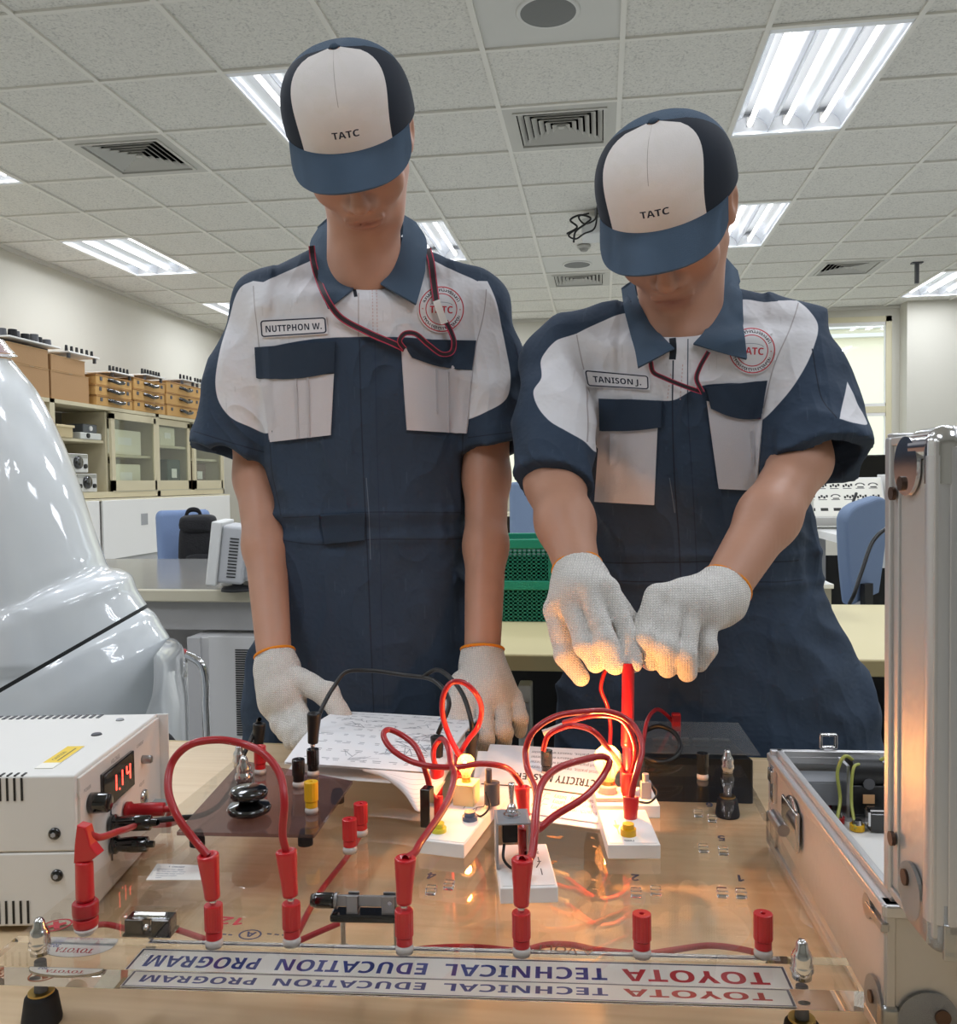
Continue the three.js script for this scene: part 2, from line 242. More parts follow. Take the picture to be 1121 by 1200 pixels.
// ------------------------------------------------------------ the back of the room
{
  // wall cabinets on the left: open bay, sliding glass doors, white cupboards below
  const CX = -4.1, dp = 0.46, y0 = 1.0, y1 = 1.765, mFr = std(0xcfc4a4, 0.5), mIn = std(0x8d8675, 0.7), glass = phy(0xf5f8f5, 0.03, { transmission: 1, thickness: 0, ior: 1.5 }), mAl = std(0xb9b29c, 0.4, { metalness: 0.4 });
  const bays = [[-4.55, -6.17, 'open front wall cabinet behind the white car', 'oo'], [-6.17, -7.76, 'wall cabinet with an open left half and a sliding glass door', 'od'], [-7.76, -9.2, 'wall cabinet with two sliding glass doors, farthest on the left wall', 'dd']];
  for (const [za, zb, label, kind] of bays) {
    const w = za - zb, zc = (za + zb) / 2, t = thing('wall_cabinet', label, 'cabinet', [CX, 0, zc]), f = 0.03;
    part('carcass', M(B(dp, f, w, -dp / 2, y1 - f / 2, 0), B(dp, 0.05, w, -dp / 2, y0 + 0.025, 0), B(dp, y1 - y0, f, -dp / 2, (y0 + y1) / 2, w / 2 - f / 2), B(dp, y1 - y0, f, -dp / 2, (y0 + y1) / 2, -w / 2 + f / 2)), mFr, t);
    part('back_panel', B(0.01, y1 - y0 - 0.08, w - 0.06, -dp + 0.02, (y0 + y1) / 2, 0), mIn, t);
    part('divider', B(dp * 0.9, y1 - y0 - 0.08, 0.03, -dp / 2 - 0.02, (y0 + y1) / 2, 0), mFr, t);
    const hw = w / 2;
    for (const s of [0, 1]) {
      const c = s ? -hw / 2 : hw / 2;
      part('shelf', B(dp * 0.85, 0.022, hw - 0.05, -dp / 2 - 0.02, s && kind[1] === 'd' ? 1.36 : 1.47, c), mFr, t);
      if (kind[s] === 'd') {
        const dx = s ? -0.012 : -0.038, dw = hw - 0.02, bw = 0.055, d = part('door', M(B(0.022, 0.06, dw, dx, y1 - 0.065, c), B(0.022, 0.09, dw, dx, y0 + 0.1, c), B(0.022, y1 - y0 - 0.1, bw, dx, (y0 + y1) / 2, c + dw / 2 - bw / 2), B(0.022, y1 - y0 - 0.1, bw, dx, (y0 + y1) / 2, c - dw / 2 + bw / 2)), mFr, t);
        part('pane', B(0.004, y1 - y0 - 0.22, dw - 0.1, dx, (y0 + y1) / 2 + 0.015, c), glass, d); part('track', B(0.03, 0.012, dw, dx, y0 + 0.052, c), mAl, d);
      }
    }
  }
  const item = (name, label, cat, w, h, d, y, z, m, x = CX - 0.14) => { const t = thing(name, label, cat, [x, y, z]); part('body', B(d, h, w, 0, h / 2, 0, Math.min(0.008, h * 0.2)), m, t); return t; };
  const bx = (px, py) => onX(px, py, CX - 0.03);
  const mPaper = std(0xe9e2c6, 0.7), mGreen = std(0x2f4a43, 0.5);
  const i1 = item('storage_box', 'tan lidded box on the upper open shelf', 'box', 0.22, 0.085, 0.2, 1.481, -6.38, std(0xc8b68c, 0.7)); part('lid', B(0.22, 0.02, 0.24, 0, 0.09, 0, 0.004), std(0xd6c59c, 0.7), i1);
  const i2 = item('instrument', 'pale instrument case on the upper open shelf', 'instrument', 0.3, 0.055, 0.2, 1.481, -6.74, std(0xcfd0c8, 0.5)); part('dial', C(0.02, 0.02, 0.01).rotateZ(-Math.PI / 2).translate(0.105, 0.03, 0.05), mBlack, i2);
  const i3 = item('instrument', 'dark instrument standing on the pale case in the open bay', 'instrument', 0.2, 0.07, 0.16, 1.538, -6.76, std(0x55595c, 0.4)); part('dial', C(0.02, 0.02, 0.01).rotateZ(-Math.PI / 2).translate(0.085, 0.035, 0), mWhite, i3);
  for (const [z, y, l] of [[-6.52, 1.21, 'white meter with a dark dial on the lower open shelf, upper'], [-6.64, 1.051, 'white meter with a dark dial on the lower open shelf, lower']]) {
    const t = item('meter', l, 'meter', 0.3, 0.15, 0.22, y, z, std(0xd9d8d2, 0.45)); part('dial', L([[0, 0], [0.055, 0], [0.05, 0.02], [0, 0.024]]).rotateZ(-Math.PI / 2).translate(0.11, 0.08, 0), mBlackGloss, t); part('knob', C(0.018, 0.018, 0.02).rotateZ(-Math.PI / 2).translate(0.115, 0.05, 0.1), mBlack, t); part('knob', C(0.018, 0.018, 0.02).rotateZ(-Math.PI / 2).translate(0.115, 0.05, -0.1), mBlack, t); part('plate', B(0.006, 0.03, 0.26, 0.112, 0.13, 0), mSteel, t);
  }
  for (const [w, h, y, z, l, m] of [[0.5, 0.24, 1.051, -7.33, 'cream stack of folders behind the sliding glass door', mPaper], [0.56, 0.22, 1.372, -7.32, 'cream archive box behind the top of the sliding glass door', std(0xefe8cf, 0.6)], [0.26, 0.3, 1.051, -8.22, 'dark green binder box behind the far glass doors', mGreen], [0.3, 0.18, 1.482, -8.1, 'cream box on the top shelf behind the far glass', mPaper], [0.3, 0.27, 1.051, -8.78, 'brown carton behind the farthest glass door', std(0x6d5747, 0.7)], [0.2, 0.07, 1.051, -9.07, 'white roll of paper at the end of the far cabinet', mWhite]]) { const t = item('stored_box', l, 'box', w, h, 0.24, y, z, m, CX - 0.2); part('label', B(0.002, h * 0.3, w * 0.4, 0.121, h * 0.55, 0), std(0xf4f1e6, 0.6), t); }
  // white cupboards under them
  const low = thing('base_cupboard', 'long white base cupboard with small grey pull plates under the wall cabinets', 'cupboard', [CX + 0.06, 0, -6.9]);
  part('carcass', M(B(0.5, 0.42, 4.4, -0.27, 0.275, 0.15), B(0.46, 0.06, 4.4, -0.25, 0.035, 0.15)), std(0xb5b5b3, 0.5), low);
  part('worktop', B(0.53, 0.02, 4.56, -0.265, 0.984, -0.02), mCream, low);
  for (const [za, zb] of [[0.25, 2.05], [-2.28, 0.2]]) { const d = part('door', B(0.02, 0.49, za < 0 ? zb - za : zb - za, 0.0, 0.735, (za + zb) / 2, 0.004), mWhite, low); for (const k of za < 0 ? [-0.45, -1.62] : [1.1]) part('pull_plate', B(0.004, 0.1, 0.11, 0.012, 0.80, k), mGrey, d); }
  part('cabinet_body', B(0.49, 0.47, 4.5, -0.275, 0.735, -0.02), mWhite, low);
  // cartons and wooden cases on top
  const carton = (px0, px1, ytop, ybot, label) => {
    const a = onX(px0, 440, CX + 0.0), b = onX(px1, 440, CX + 0.0), t = thing('cardboard_carton', label, 'carton', [CX - 0.2, ybot, (a.z + b.z) / 2]), w = a.z - b.z, h = ytop - ybot;
    part('body', B(0.36, h - 0.002, w - 0.015, 0, h / 2, 0, 0.004), std(0xb08a60, 0.8, { bumpMap: speck, bumpScale: 0.001 }), t); part('flap', M(B(0.365, 0.006, w - 0.01, 0, h - 0.002, 0)), std(0xbd9a6e, 0.8), t); part('tape', B(0.366, 0.008, 0.05, 0, h - 0.0015, 0), std(0xa98d68, 0.4), t);
  };
  const Yc = y1 + 0.001, yAt = (px, py) => onX(px, py, CX).y, ym = yAt(85, 438), yt = yAt(85, 417);
  carton(18, 61, ym, Yc, 'large brown carton on the cabinet, lower left beside the car'); carton(61.8, 107, ym, Yc, 'large brown carton on the cabinet, lower right beside the wooden cases');
  carton(12, 60.5, yt, ym + 0.001, 'upper brown carton on the left pile, half behind the car'); carton(62.3, 103, yt - 0.02, ym + 0.001, 'upper brown carton on the right pile');
  const cols = [[111.7, 155.6, 438, 'nearest'], [156, 194, 442, 'middle'], [194.5, 236, 446, 'farthest']], lv = ['bottom', 'middle', 'top'];
  const mCase = std(0xc99c5c, 0.6), mCaseD = std(0xa87a42, 0.6);
  for (const [pa, pb, pt, cn] of cols) {
    const a = onX(pa, 455, CX), b = onX(pb, 455, CX), w = a.z - b.z, top = onX(pa + 2, pt, CX).y, h = (top - Yc) / 3;
    for (let k = 0; k < 3; k++) {
      const t = thing('tool_case', 'tan hinged case with a black handle, ' + lv[k] + ' of the ' + cn + ' pile on the cabinets', 'case', [CX - 0.17, Yc + k * h, (a.z + b.z) / 2 + (k === 1 ? 0.012 : 0)]);
      part('body', B(0.34, h - 0.012, w - 0.03, 0, h / 2 - 0.006, 0, 0.006), mCase, t); part('lid', B(0.345, 0.012, w - 0.02, 0, h - 0.0075, 0, 0.003), mCaseD, t);
      part('handle', T([V(0.17, h * 0.62, 0.1), V(0.205, h * 0.52, 0.085), V(0.21, h * 0.4, 0), V(0.205, h * 0.52, -0.085), V(0.17, h * 0.62, -0.1)], 0.016, 30, 8), mBlackGloss, t);
      for (const s of [-1, 1]) part('latch', B(0.008, 0.03, 0.03, 0.173, h * 0.6, s * w * 0.36, 0.002), mDarkGrey, t);
    }
  }
  // demonstration panels with pegs standing on the cartons and cases
  const panel = (px0, px1, y, label, n) => {
    const a = onX(px0, 430, CX - 0.12), b = onX(px1, 430, CX - 0.12), w = a.z - b.z, t = thing('peg_panel', label, 'panel', [CX - 0.12, y, (a.z + b.z) / 2]);
    part('plate', B(0.26, 0.012, w, 0, 0.045, 0, 0.003), mWhite, t); part('leg', B(0.02, 0.04, 0.02, 0.1, 0.02, w / 2 - 0.03), mDarkGrey, t); part('leg', B(0.02, 0.04, 0.02, 0.1, 0.02, -w / 2 + 0.03), mDarkGrey, t);
    for (let k = 0; k < n; k++) part('peg', C(0.010, 0.013, 0.05, 0.08, 0.076, w * ((k + 0.5) / n - 0.5), 8), mBlack, t);
  };
  panel(64, 100, yt - 0.018, 'white panel with a row of black pegs on the right carton', 6);
  panel(116, 141, onX(113, 438, CX).y + 0.002, 'white peg panel on the nearest tan cases', 6); panel(155, 178, onX(158, 442, CX).y + 0.002, 'white peg panel on the middle tan cases', 7); panel(200, 216, onX(196, 446, CX).y + 0.002, 'short white peg panel on the farthest tan cases, left', 4); panel(218, 236, onX(196, 446, CX).y + 0.002, 'short white peg panel on the farthest tan cases, right', 6);
  const junk = thing('motor_assembly', 'dark small motor parts on a plate on the left carton', 'machine parts', [CX - 0.12, yt + 0.008, onX(32, 430, CX - 0.12).z]);
  part('plate', B(0.24, 0.012, 0.6, 0, 0.03, 0.06, 0.003), mWhite, junk); for (let k = 0; k < 7; k++) part(k % 2 ? 'coil' : 'motor', M(C(0.03, 0.035, 0.05 + 0.03 * rnd(), 0.05 * rnd(), 0.065, -0.2 + k * 0.085, 12), B(0.05, 0.02, 0.05, 0, 0.045, -0.2 + k * 0.085)), k % 2 ? mRubber : mDarkGrey, junk);
  part('stand', B(0.03, 0.03, 0.58, 0, 0.012, 0.06), mDarkGrey, junk);
}
{
  // grey desk in the middle left with its computer
  const t = thing('grey_desk', 'grey topped desk with a cream edge behind the taller student', 'desk', [-1.55, 0, -3.65]);
  part('top', B(2.1, 0.028, 1.24, 0, 0.706, 0), std(0x8d8c8a, 0.16), t); part('edge', B(2.1, 0.045, 0.02, 0, 0.697, 0.63, 0.006), std(0xcfc8b2, 0.5), t);
  part('apron', B(1.98, 0.11, 0.03, 0, 0.62, 0.57), std(0xb9b8b8, 0.5), t); for (const [x, z] of [[-1.0, 0.55], [1.0, 0.55], [-1.0, -0.55], [1.0, -0.55]]) part('leg', B(0.06, 0.69, 0.06, x, 0.345, z, 0.005), std(0xc6c5c5, 0.5), t);
  part('modesty_panel', B(1.9, 0.42, 0.02, 0, 0.42, -0.5), std(0xa5a3a6, 0.6), t);
  const q = onZ(218, 712, -2.98), q2 = onZ(300, 860, -2.98);
  const pc = thing('equipment_cabinet', 'light grey equipment cabinet with a tall slotted vent under the grey desk', 'cabinet', [q.x + 0.19, 0, -3.2]); pc.scale.y = 0.96;
  part('side_panel', B(0.38, 0.55, 0.42, 0, 0.3, 0, 0.006), std(0xc9c8c8, 0.45), pc); part('front_door', B(0.29, 0.48, 0.012, 0.035, 0.34, 0.215, 0.004), std(0xd2d1d1, 0.42), pc); part('post', B(0.05, 0.55, 0.02, -0.165, 0.3, 0.212, 0.003), std(0xbdbcbd, 0.45), pc);
  for (let k = 0; k < 38; k++) part('vent_slot', B(0.085, 0.0042, 0.004, 0.035, 0.53 - k * 0.0086, 0.2215), mBlack, pc);
  part('plinth', B(0.36, 0.03, 0.4, 0, 0.015, 0), mDarkGrey, pc);
  // monitor seen from its side
  const m = at(262, 640, 3.15), mt = thing('computer_monitor', 'grey box monitor turned away at the taller student\'s right elbow', 'monitor', [m.x + 0.05, 0.7205, m.z], 0.25);
  part('front_bezel', B(0.035, 0.22, 0.26, -0.075, 0.135, 0, 0.006).rotateZ(-0.12), std(0xdcdcda, 0.45), mt);
  part('rear_shell', M(B(0.09, 0.2, 0.23, -0.015, 0.135, 0, 0.012).rotateZ(-0.12), B(0.09, 0.13, 0.18, 0.055, 0.11, 0, 0.02).rotateZ(-0.12)), std(0xb9babd, 0.5), mt);
  for (let k = 0; k < 13; k++) part('vent_slot', B(0.03, 0.004, 0.003, -0.012, 0.06 + k * 0.011, 0.1158).rotateZ(-0.12), mBlack, mt);
  part('stand', L([[0, 0], [0.06, 0], [0.055, 0.012], [0.02, 0.02], [0.016, 0.06], [0, 0.06]]), mDarkGrey, mt);
  const wb = at(279, 648, 3.42), bx = thing('white_computer_case', 'white computer case on the grey desk behind the taller student\'s arm', 'computer', [wb.x + 0.07, 0.7205, wb.z]);
  part('case', B(0.16, 0.17, 0.3, 0, 0.086, 0, 0.006), mWhite, bx); part('slot', B(0.1, 0.006, 0.004, 0, 0.13, 0.151), mDarkGrey, bx);
  // a chair with a bag on it beyond the desk
  const fab = std(0x7d92b8, 0.85, { bumpMap: speck, bumpScale: 0.001 });
  const c = at(217, 640, 5.15), ch = thing('office_chair', 'light blue padded office chair beyond the grey desk', 'chair', [c.x, 0, c.z], 0.75); ch.scale.set(0.74, 1, 0.9);
  part('backrest', B(0.42, 0.36, 0.09, 0, 0.78, 0.0, 0.04).rotateX(-0.12).translate(0, 0, 0.08), fab, ch); part('seat', B(0.46, 0.08, 0.44, 0, 0.45, -0.18, 0.035), fab, ch); part('column', C(0.025, 0.025, 0.34, 0, 0.24, -0.18), mDarkGrey, ch); for (let k = 0; k < 5; k++) part('leg', B(0.28, 0.03, 0.04, 0.14, 0.06, 0, 0.008).rotateY(k * 1.2566).translate(0, 0, -0.18), mBlack, ch);
  part('stem', B(0.05, 0.3, 0.02, 0, 0.55, 0.1).rotateX(0), mBlack, ch);
  const bp = at(233, 630, 4.98), bag = thing('backpack', 'black backpack with a small pale badge hanging on the blue chair', 'bag', [bp.x, 0.497, bp.z], 0.3); bag.scale.set(0.9, 1.36, 0.9);
  const mBag = std(0x15151a, 0.7, { bumpMap: speck, bumpScale: 0.004 });
  const soft = (w, h, d, x, y, z) => { const g = new THREE.SphereGeometry(1, 24, 18), p = g.attributes.position; for (let k = 0; k < p.count; k++) { const f = a => Math.sign(a) * Math.pow(Math.abs(a), 0.55), X0 = f(p.getX(k)), Y0 = f(p.getY(k)), Z0 = f(p.getZ(k)), n = 1 + 0.09 * (noise(X0 * 3 + x * 9, Y0 * 3, Z0 * 3) - 0.5); p.setXYZ(k, x + X0 * w / 2 * n, y + Y0 * h / 2 * n, z + Z0 * d / 2 * n); } g.computeVertexNormals(); return g; };
  part('main_bag', soft(0.24, 0.3, 0.17, 0, 0.15, 0), mBag, bag); part('front_pocket', soft(0.18, 0.14, 0.08, 0.01, 0.09, 0.09), mBag, bag); part('flap', soft(0.22, 0.08, 0.19, 0, 0.28, 0.01), mBag, bag); part('badge', B(0.04, 0.04, 0.004, 0.03, 0.09, 0.132), std(0xc9c7bf, 0.6), bag); part('handle', T([V(-0.08, 0.3, 0), V(-0.06, 0.335, 0), V(0.0, 0.335, 0), V(0.02, 0.3, 0)], 0.01, 24, 8), mBag, bag);
  // chrome chair frame beside the car
  const cf = thing('chrome_chair_frame', 'bent chrome chair tube between the car and the grey cabinet', 'chair frame');
  part('tube', T([[214, 766], [224, 770], [235, 778], [240, 795], [241, 830], [243, 870], [244, 930]].map(p => at(p[0], p[1], 2.42)), 0.011, 60, 10), mChrome, cf); part('cap', S(0.014, ...at(214, 766, 2.42).toArray()), mRedDark, cf);
}
{
  // second table behind the students, with crates and a case
  const t = thing('cream_table', 'cream topped table standing behind both students', 'table', [0.3, 0, -2.2]);
  part('top', B(1.75, 0.03, 0.78, 0.05, 0.725, 0, 0.004), std(0xd8cb9c, 0.5), t); part('edge', B(1.75, 0.034, 0.012, 0.05, 0.7235, 0.392, 0.004), std(0xb7a678, 0.5), t);
  for (const [x, z] of [[-0.72, 0.32], [0.82, 0.32], [-0.72, -0.32], [0.82, -0.32]]) part('leg', B(0.04, 0.71, 0.04, x, 0.355, z, 0.004), mBlack, t); part('shelf', B(1.5, 0.02, 0.5, 0.05, 0.3, 0), mBlack, t); part('back_panel', B(1.5, 0.5, 0.02, 0.05, 0.45, -0.3), std(0x26262a, 0.7), t);
  const mG = std(0x16745a, 0.42), a = onY(586, 728, 0.7405), w = 0.36, d = 0.26, h = 0.105;
  for (let k = 0; k < 2; k++) {
    const c = thing('plastic_crate', k ? 'green perforated plastic crate, upper of the two' : 'green perforated plastic crate, lower of the two on the cream table', 'crate', [a.x + 0.13, 0.7405 + k * (h + 0.0006), a.z - d / 2]);
    part('rim', M(B(w + 0.02, 0.024, 0.014, 0, h - 0.012, d / 2, 0.003), B(w + 0.02, 0.024, 0.014, 0, h - 0.012, -d / 2, 0.003), B(0.014, 0.024, d, w / 2, h - 0.012, 0, 0.003), B(0.014, 0.024, d, -w / 2, h - 0.012, 0, 0.003)), std(0x1f8a6b, 0.4), c);
    part('floor', B(w - 0.01, 0.006, d - 0.01, 0, 0.004, 0), mG, c);
    const bars = []; for (let i = 0; i <= 30; i++) bars.push(B(0.0045, h - 0.024, 0.006, -w / 2 + i * w / 30, (h - 0.024) / 2, d / 2)); for (let i = 0; i < 9; i++) bars.push(B(w, 0.0042, 0.006, 0, 0.003 + i * 0.0098, d / 2));
    for (let i = 0; i <= 20; i++) for (const s of [-1, 1]) bars.push(B(0.006, h - 0.024, 0.0045, s * w / 2, (h - 0.024) / 2, -d / 2 + i * d / 20)); for (let i = 0; i < 9; i++) for (const s of [-1, 1]) bars.push(B(0.006, 0.0042, d, s * w / 2, 0.003 + i * 0.0098, 0)); bars.push(B(w, h - 0.024, 0.004, 0, (h - 0.024) / 2, -d / 2));
    part('lattice', M(bars), mG, c); for (const x of [-0.18, 0, 0.1, 0.18]) part('corner_rib', B(0.012, h - 0.01, 0.01, x * 0.98, (h - 0.01) / 2, d / 2 + 0.002, 0.002), mG, c);
    if (k) { part('liner', B(w - 0.02, 0.05, d - 0.02, 0, 0.04, 0, 0.01), std(0x0e3d32, 0.8), c); }
  }
  // open aluminium case behind the shorter student's hip
  const b = onZ(976, 695, -2.28), oc = thing('open_case', 'small open aluminium case on the cream table at the shorter student\'s hip', 'case', [b.x - 0.186, 0.7405, -2.4]);
  part('body', M(B(0.36, 0.085, 0.012, 0, 0.0425, 0.12), B(0.36, 0.085, 0.012, 0, 0.0425, -0.12), B(0.012, 0.085, 0.24, 0.175, 0.0425, 0), B(0.012, 0.085, 0.24, -0.175, 0.0425, 0), B(0.35, 0.006, 0.24, 0, 0.003, 0)), mSteel, oc);
  part('rim', M(B(0.372, 0.012, 0.014, 0, 0.088, 0.121, 0.002), B(0.372, 0.012, 0.014, 0, 0.088, -0.121, 0.002), B(0.014, 0.012, 0.24, 0.178, 0.088, 0, 0.002), B(0.014, 0.012, 0.24, -0.178, 0.088, 0, 0.002)), std(0xe6e6e2, 0.4), oc);
  part('lid', M(B(0.36, 0.28, 0.01, 0, 0.24, -0.16), B(0.014, 0.28, 0.07, 0.176, 0.24, -0.13), B(0.014, 0.28, 0.07, -0.176, 0.24, -0.13)), std(0x1d1d20, 0.6), oc); part('lid_rim', M(B(0.012, 0.29, 0.014, 0.181, 0.24, -0.093, 0.002), B(0.36, 0.014, 0.07, 0, 0.383, -0.13, 0.002)), std(0xe6e6e2, 0.4), oc);
  for (let k = 0; k < 3; k++) part('latch', B(0.03, 0.03, 0.006, -0.12 + k * 0.12, 0.06, 0.129, 0.002), mChrome, oc);
  // clutter under the table between the students
  for (const [px, py, w2, h2, l, m] of [[668, 833, 0.05, 0.13, 'white ribbed plastic piece under the cream table', mWhite], [616, 840, 0.03, 0.16, 'pale upright bar under the cream table, nearer the taller student', std(0xcfcfcb, 0.5)]]) { const p = at(px, py, 2.05), o = thing('spare_part', l, 'part', [p.x, 0.3105, p.z]); part('body', B(w2, p.y - 0.31 + h2 / 2, 0.05, 0, (p.y - 0.31 + h2 / 2) / 2, 0, 0.004), m, o); part('ridge', B(w2 * 0.6, h2 * 0.5, 0.01, 0, p.y - 0.31, 0.028), mGrey, o); }
}
{
  // far right: white desks with a sloping demonstration panel, blue chairs, a black screen on the sill
  const p = onZ(985, 640, -5.2), t = thing('white_desk', 'white desk under the right window', 'desk', [2.0, 0, -5.15]);
  const yT = onZ(985, 634, -4.6).y;
  part('top', B(2.2, 0.04, 0.9, 0.3, yT, 0), std(0xf0efec, 0.4), t); part('drawer', B(0.4, 0.12, 0.5, -0.42, yT - 0.09, 0.15), std(0xd8d8d6, 0.5), t); part('back_shelf', B(2.2, 0.05, 0.2, 0.3, yT + 0.06, -0.3), std(0xe6e5e1, 0.4), t); for (const [x, z] of [[-0.7, 0.38], [1.3, 0.38], [-0.7, -0.38], [1.3, -0.38]]) part('leg', B(0.05, yT - 0.02, 0.05, x, (yT - 0.02) / 2, z), mGrey, t);
  part('modesty_panel', B(2.0, 0.35, 0.02, 0.3, 0.45, -0.4), mBlack, t);
  const pa = std(0xffffff, 0.5, { map: canvasTex(512, 256, (g, w, h) => { g.fillStyle = '#efece0'; g.fillRect(0, 0, w, h); g.fillStyle = g.strokeStyle = '#26241f'; g.lineWidth = 5; let s = 5; const r = () => { s = (s * 16807) % 2147483647; return s / 2147483647; }; for (let j = 0; j < 3; j++) for (let i = 0; i < 11; i++) { const x = 18 + i * 45, y = 44 + j * 76; if (j < 2) { if (r() < 0.6) for (let k = 0; k < 4; k++) g.fillRect(x + k * 9, y - 8 * (k % 2), 7, 16); else { g.beginPath(); g.arc(x + 16, y + 4, 15, Math.PI, 0); g.stroke(); g.fillRect(x + 6, y + 12, 22, 7); } g.fillRect(x, y + 22, 30, 4); } else g.fillRect(x + 4, y + 4, 26, 20); } }) });
  const A = onZ(918, 588, -5.2), Bp = onZ(1026, 606, -5.2), yb = yT + 0.05;
  const pn = thing('sloping_panel', 'white sloping demonstration panel covered in black symbols', 'panel', [(A.x + Bp.x) / 2 - 0.1, yb + 0.0405, -5.3]);
  const w = Bp.x - A.x + 0.3, h = 0.235;
  part('face', B(w, h, 0.008).rotateX(-0.45).translate(0, h / 2 * 0.9 + 0.006, 0.05), pa, pn, 'panel face with rows of black symbols'); pn.children[0].geometry = (() => { const g = new THREE.BoxGeometry(w, h, 0.008); g.rotateX(-0.45); g.translate(0, h / 2 * 0.9 + 0.006, 0.05); return g; })();
  part('housing', X([[0, 0], [0.115, 0], [0.0, 0.225]], w + 0.02).rotateY(-Math.PI / 2).translate((w + 0.02) / 2, 0, 0.0).scale(1, 1, 1), mWhite, pn); pn.children[1].geometry.translate(0, 0, -0.01); part('end_cap', M(B(0.06, 0.24, 0.2, w / 2 + 0.05, 0.12, -0.02, 0.004)), std(0xdcdbd8, 0.5), pn);
  cable('black lead hanging from the sloping panel', [[1003, 578, 4.9], [1000, 590, 4.85], [1010, 598, 4.8], [1022, 606, 4.75], [1030, 615, 4.7]], 0.008, mCableBlack);
  cable('long black cable hanging beside the blue chairs', [[1075, 608, 3.0], [1044, 616, 2.9], [1024, 632, 2.88], [1010, 668, 2.84], [1000, 698, 2.82], [994, 712, 2.85], at(993, 716, 2.85).setY(0.35), at(990, 716, 2.85).setY(0.02), at(960, 716, 2.9).setY(0.012)], 0.0065, mCableBlack);
  const bs = onZ(1036, 550, -7), scr = thing('black_screen', 'black flat screen standing behind the sloping panel', 'screen', [bs.x - 0.1, 0, -7]);
  const sy = onZ(1036, 550, -7).y; part('panel', B(0.9, 0.22, 0.06, 0, sy, 0, 0.01), mBlackGloss, scr); part('stand', B(0.1, sy - 0.1, 0.06, 0, (sy - 0.1) / 2, 0), mBlack, scr); part('foot', B(0.4, 0.02, 0.25, 0, 0.011, 0), mBlack, scr); part('light', B(0.012, 0.01, 0.004, 0.3, sy - 0.08, 0.032), mWhite, scr);
  const fab = std(0x7789a4, 0.85, { bumpMap: speck, bumpScale: 0.001 });
  const chair = (px, py, D, turn, label, tiltX) => {
    const c = at(px, py, D), ch = thing('office_chair', label, 'chair', [c.x, 0, c.z], turn), y = c.y + 0.02;
    const sh = new THREE.Shape(); sh.moveTo(-0.15, -0.3); sh.bezierCurveTo(-0.2, -0.1, -0.23, 0.1, -0.23, 0.24); sh.quadraticCurveTo(-0.22, 0.3, -0.1, 0.305); sh.lineTo(0.1, 0.305); sh.quadraticCurveTo(0.22, 0.3, 0.23, 0.24); sh.bezierCurveTo(0.23, 0.1, 0.2, -0.1, 0.15, -0.3); sh.closePath();
    part('backrest', mv(X(sh, 0.07, 0.022, 3).scale(0.62, 0.74, 0.9), 0, 0, -0.035, tiltX, 0, -0.2).translate(0, y, 0), fab, ch); part('seat', B(0.48, 0.09, 0.46, 0, y - 0.38, 0.2, 0.035), fab, ch); part('column', C(0.025, 0.025, y - 0.48, 0, (y - 0.48) / 2 + 0.06, 0.2), mBlack, ch);
    for (let k = 0; k < 5; k++) { part('leg', B(0.3, 0.035, 0.045, 0.15, 0.075, 0, 0.008).rotateY(k * 1.2566 + 0.4).translate(0, 0, 0.2), mBlack, ch); part('caster', C(0.028, 0.028, 0.03).rotateX(Math.PI / 2).translate(0.29, 0.03, 0).rotateY(k * 1.2566 + 0.4).translate(0, 0, 0.2), mBlack, ch); }
    part('stem', B(0.06, 0.3, 0.025, 0, y - 0.3, -0.05), mBlack, ch); return ch;
  };
  chair(1004, 650, 4.1, -2.45, 'tall blue office chair in front of the white desk', -0.16); chair(1066, 684, 3.5, -2.2, 'second blue office chair partly behind the upright case lid', -0.2);
  // things on the floor under the desk
  // low cabinet with glass below the left window, between the students
  const lc = onZ(610, 607, -9.9), low = thing('low_glass_cabinet', 'cream low cabinet with glass doors under the middle window', 'cabinet', [lc.x, 0, -10.05]);
  const cy = onZ(610, 603, -9.8).y; part('carcass', M(B(1.8, 0.04, 0.5, 0, cy, 0), B(0.04, cy, 0.5, -0.88, cy / 2, 0), B(0.04, cy, 0.5, 0.88, cy / 2, 0), B(0.06, cy, 0.5, 0.1, cy / 2, 0), B(1.8, 0.04, 0.5, 0, 0.03, 0)), mCream, low); part('back_panel', B(1.8, cy, 0.02, 0, cy / 2, -0.24), std(0x57514a, 0.8), low); part('shelf', B(1.7, 0.02, 0.4, 0, cy - 0.34, 0), mCream, low); part('stored_papers', M(B(0.4, 0.1, 0.25, 0.35, cy - 0.28, 0, 0.01), B(0.3, 0.06, 0.25, -0.3, cy - 0.3, 0, 0.01)), std(0xb9b4a8, 0.8), low);
  const fc = onZ(640, 600, -6.5), ch2 = thing('office_chair', 'pale blue chair back seen past the shorter student\'s right elbow', 'chair', [fc.x - 0.08, 0, -6.5], 0.6); part('backrest', B(0.42, 0.5, 0.07, 0, 0.84, 0, 0.03), fab, ch2); part('seat', B(0.45, 0.07, 0.45, 0, 0.46, -0.22, 0.03), fab, ch2); part('column', C(0.03, 0.03, 0.4, 0, 0.23, -0.22), mBlack, ch2); part('foot', C(0.25, 0.27, 0.03, 0, 0.02, -0.22), mBlack, ch2); part('stem', B(0.05, 0.2, 0.02, 0, 0.55, 0.0), mBlack, ch2);
}
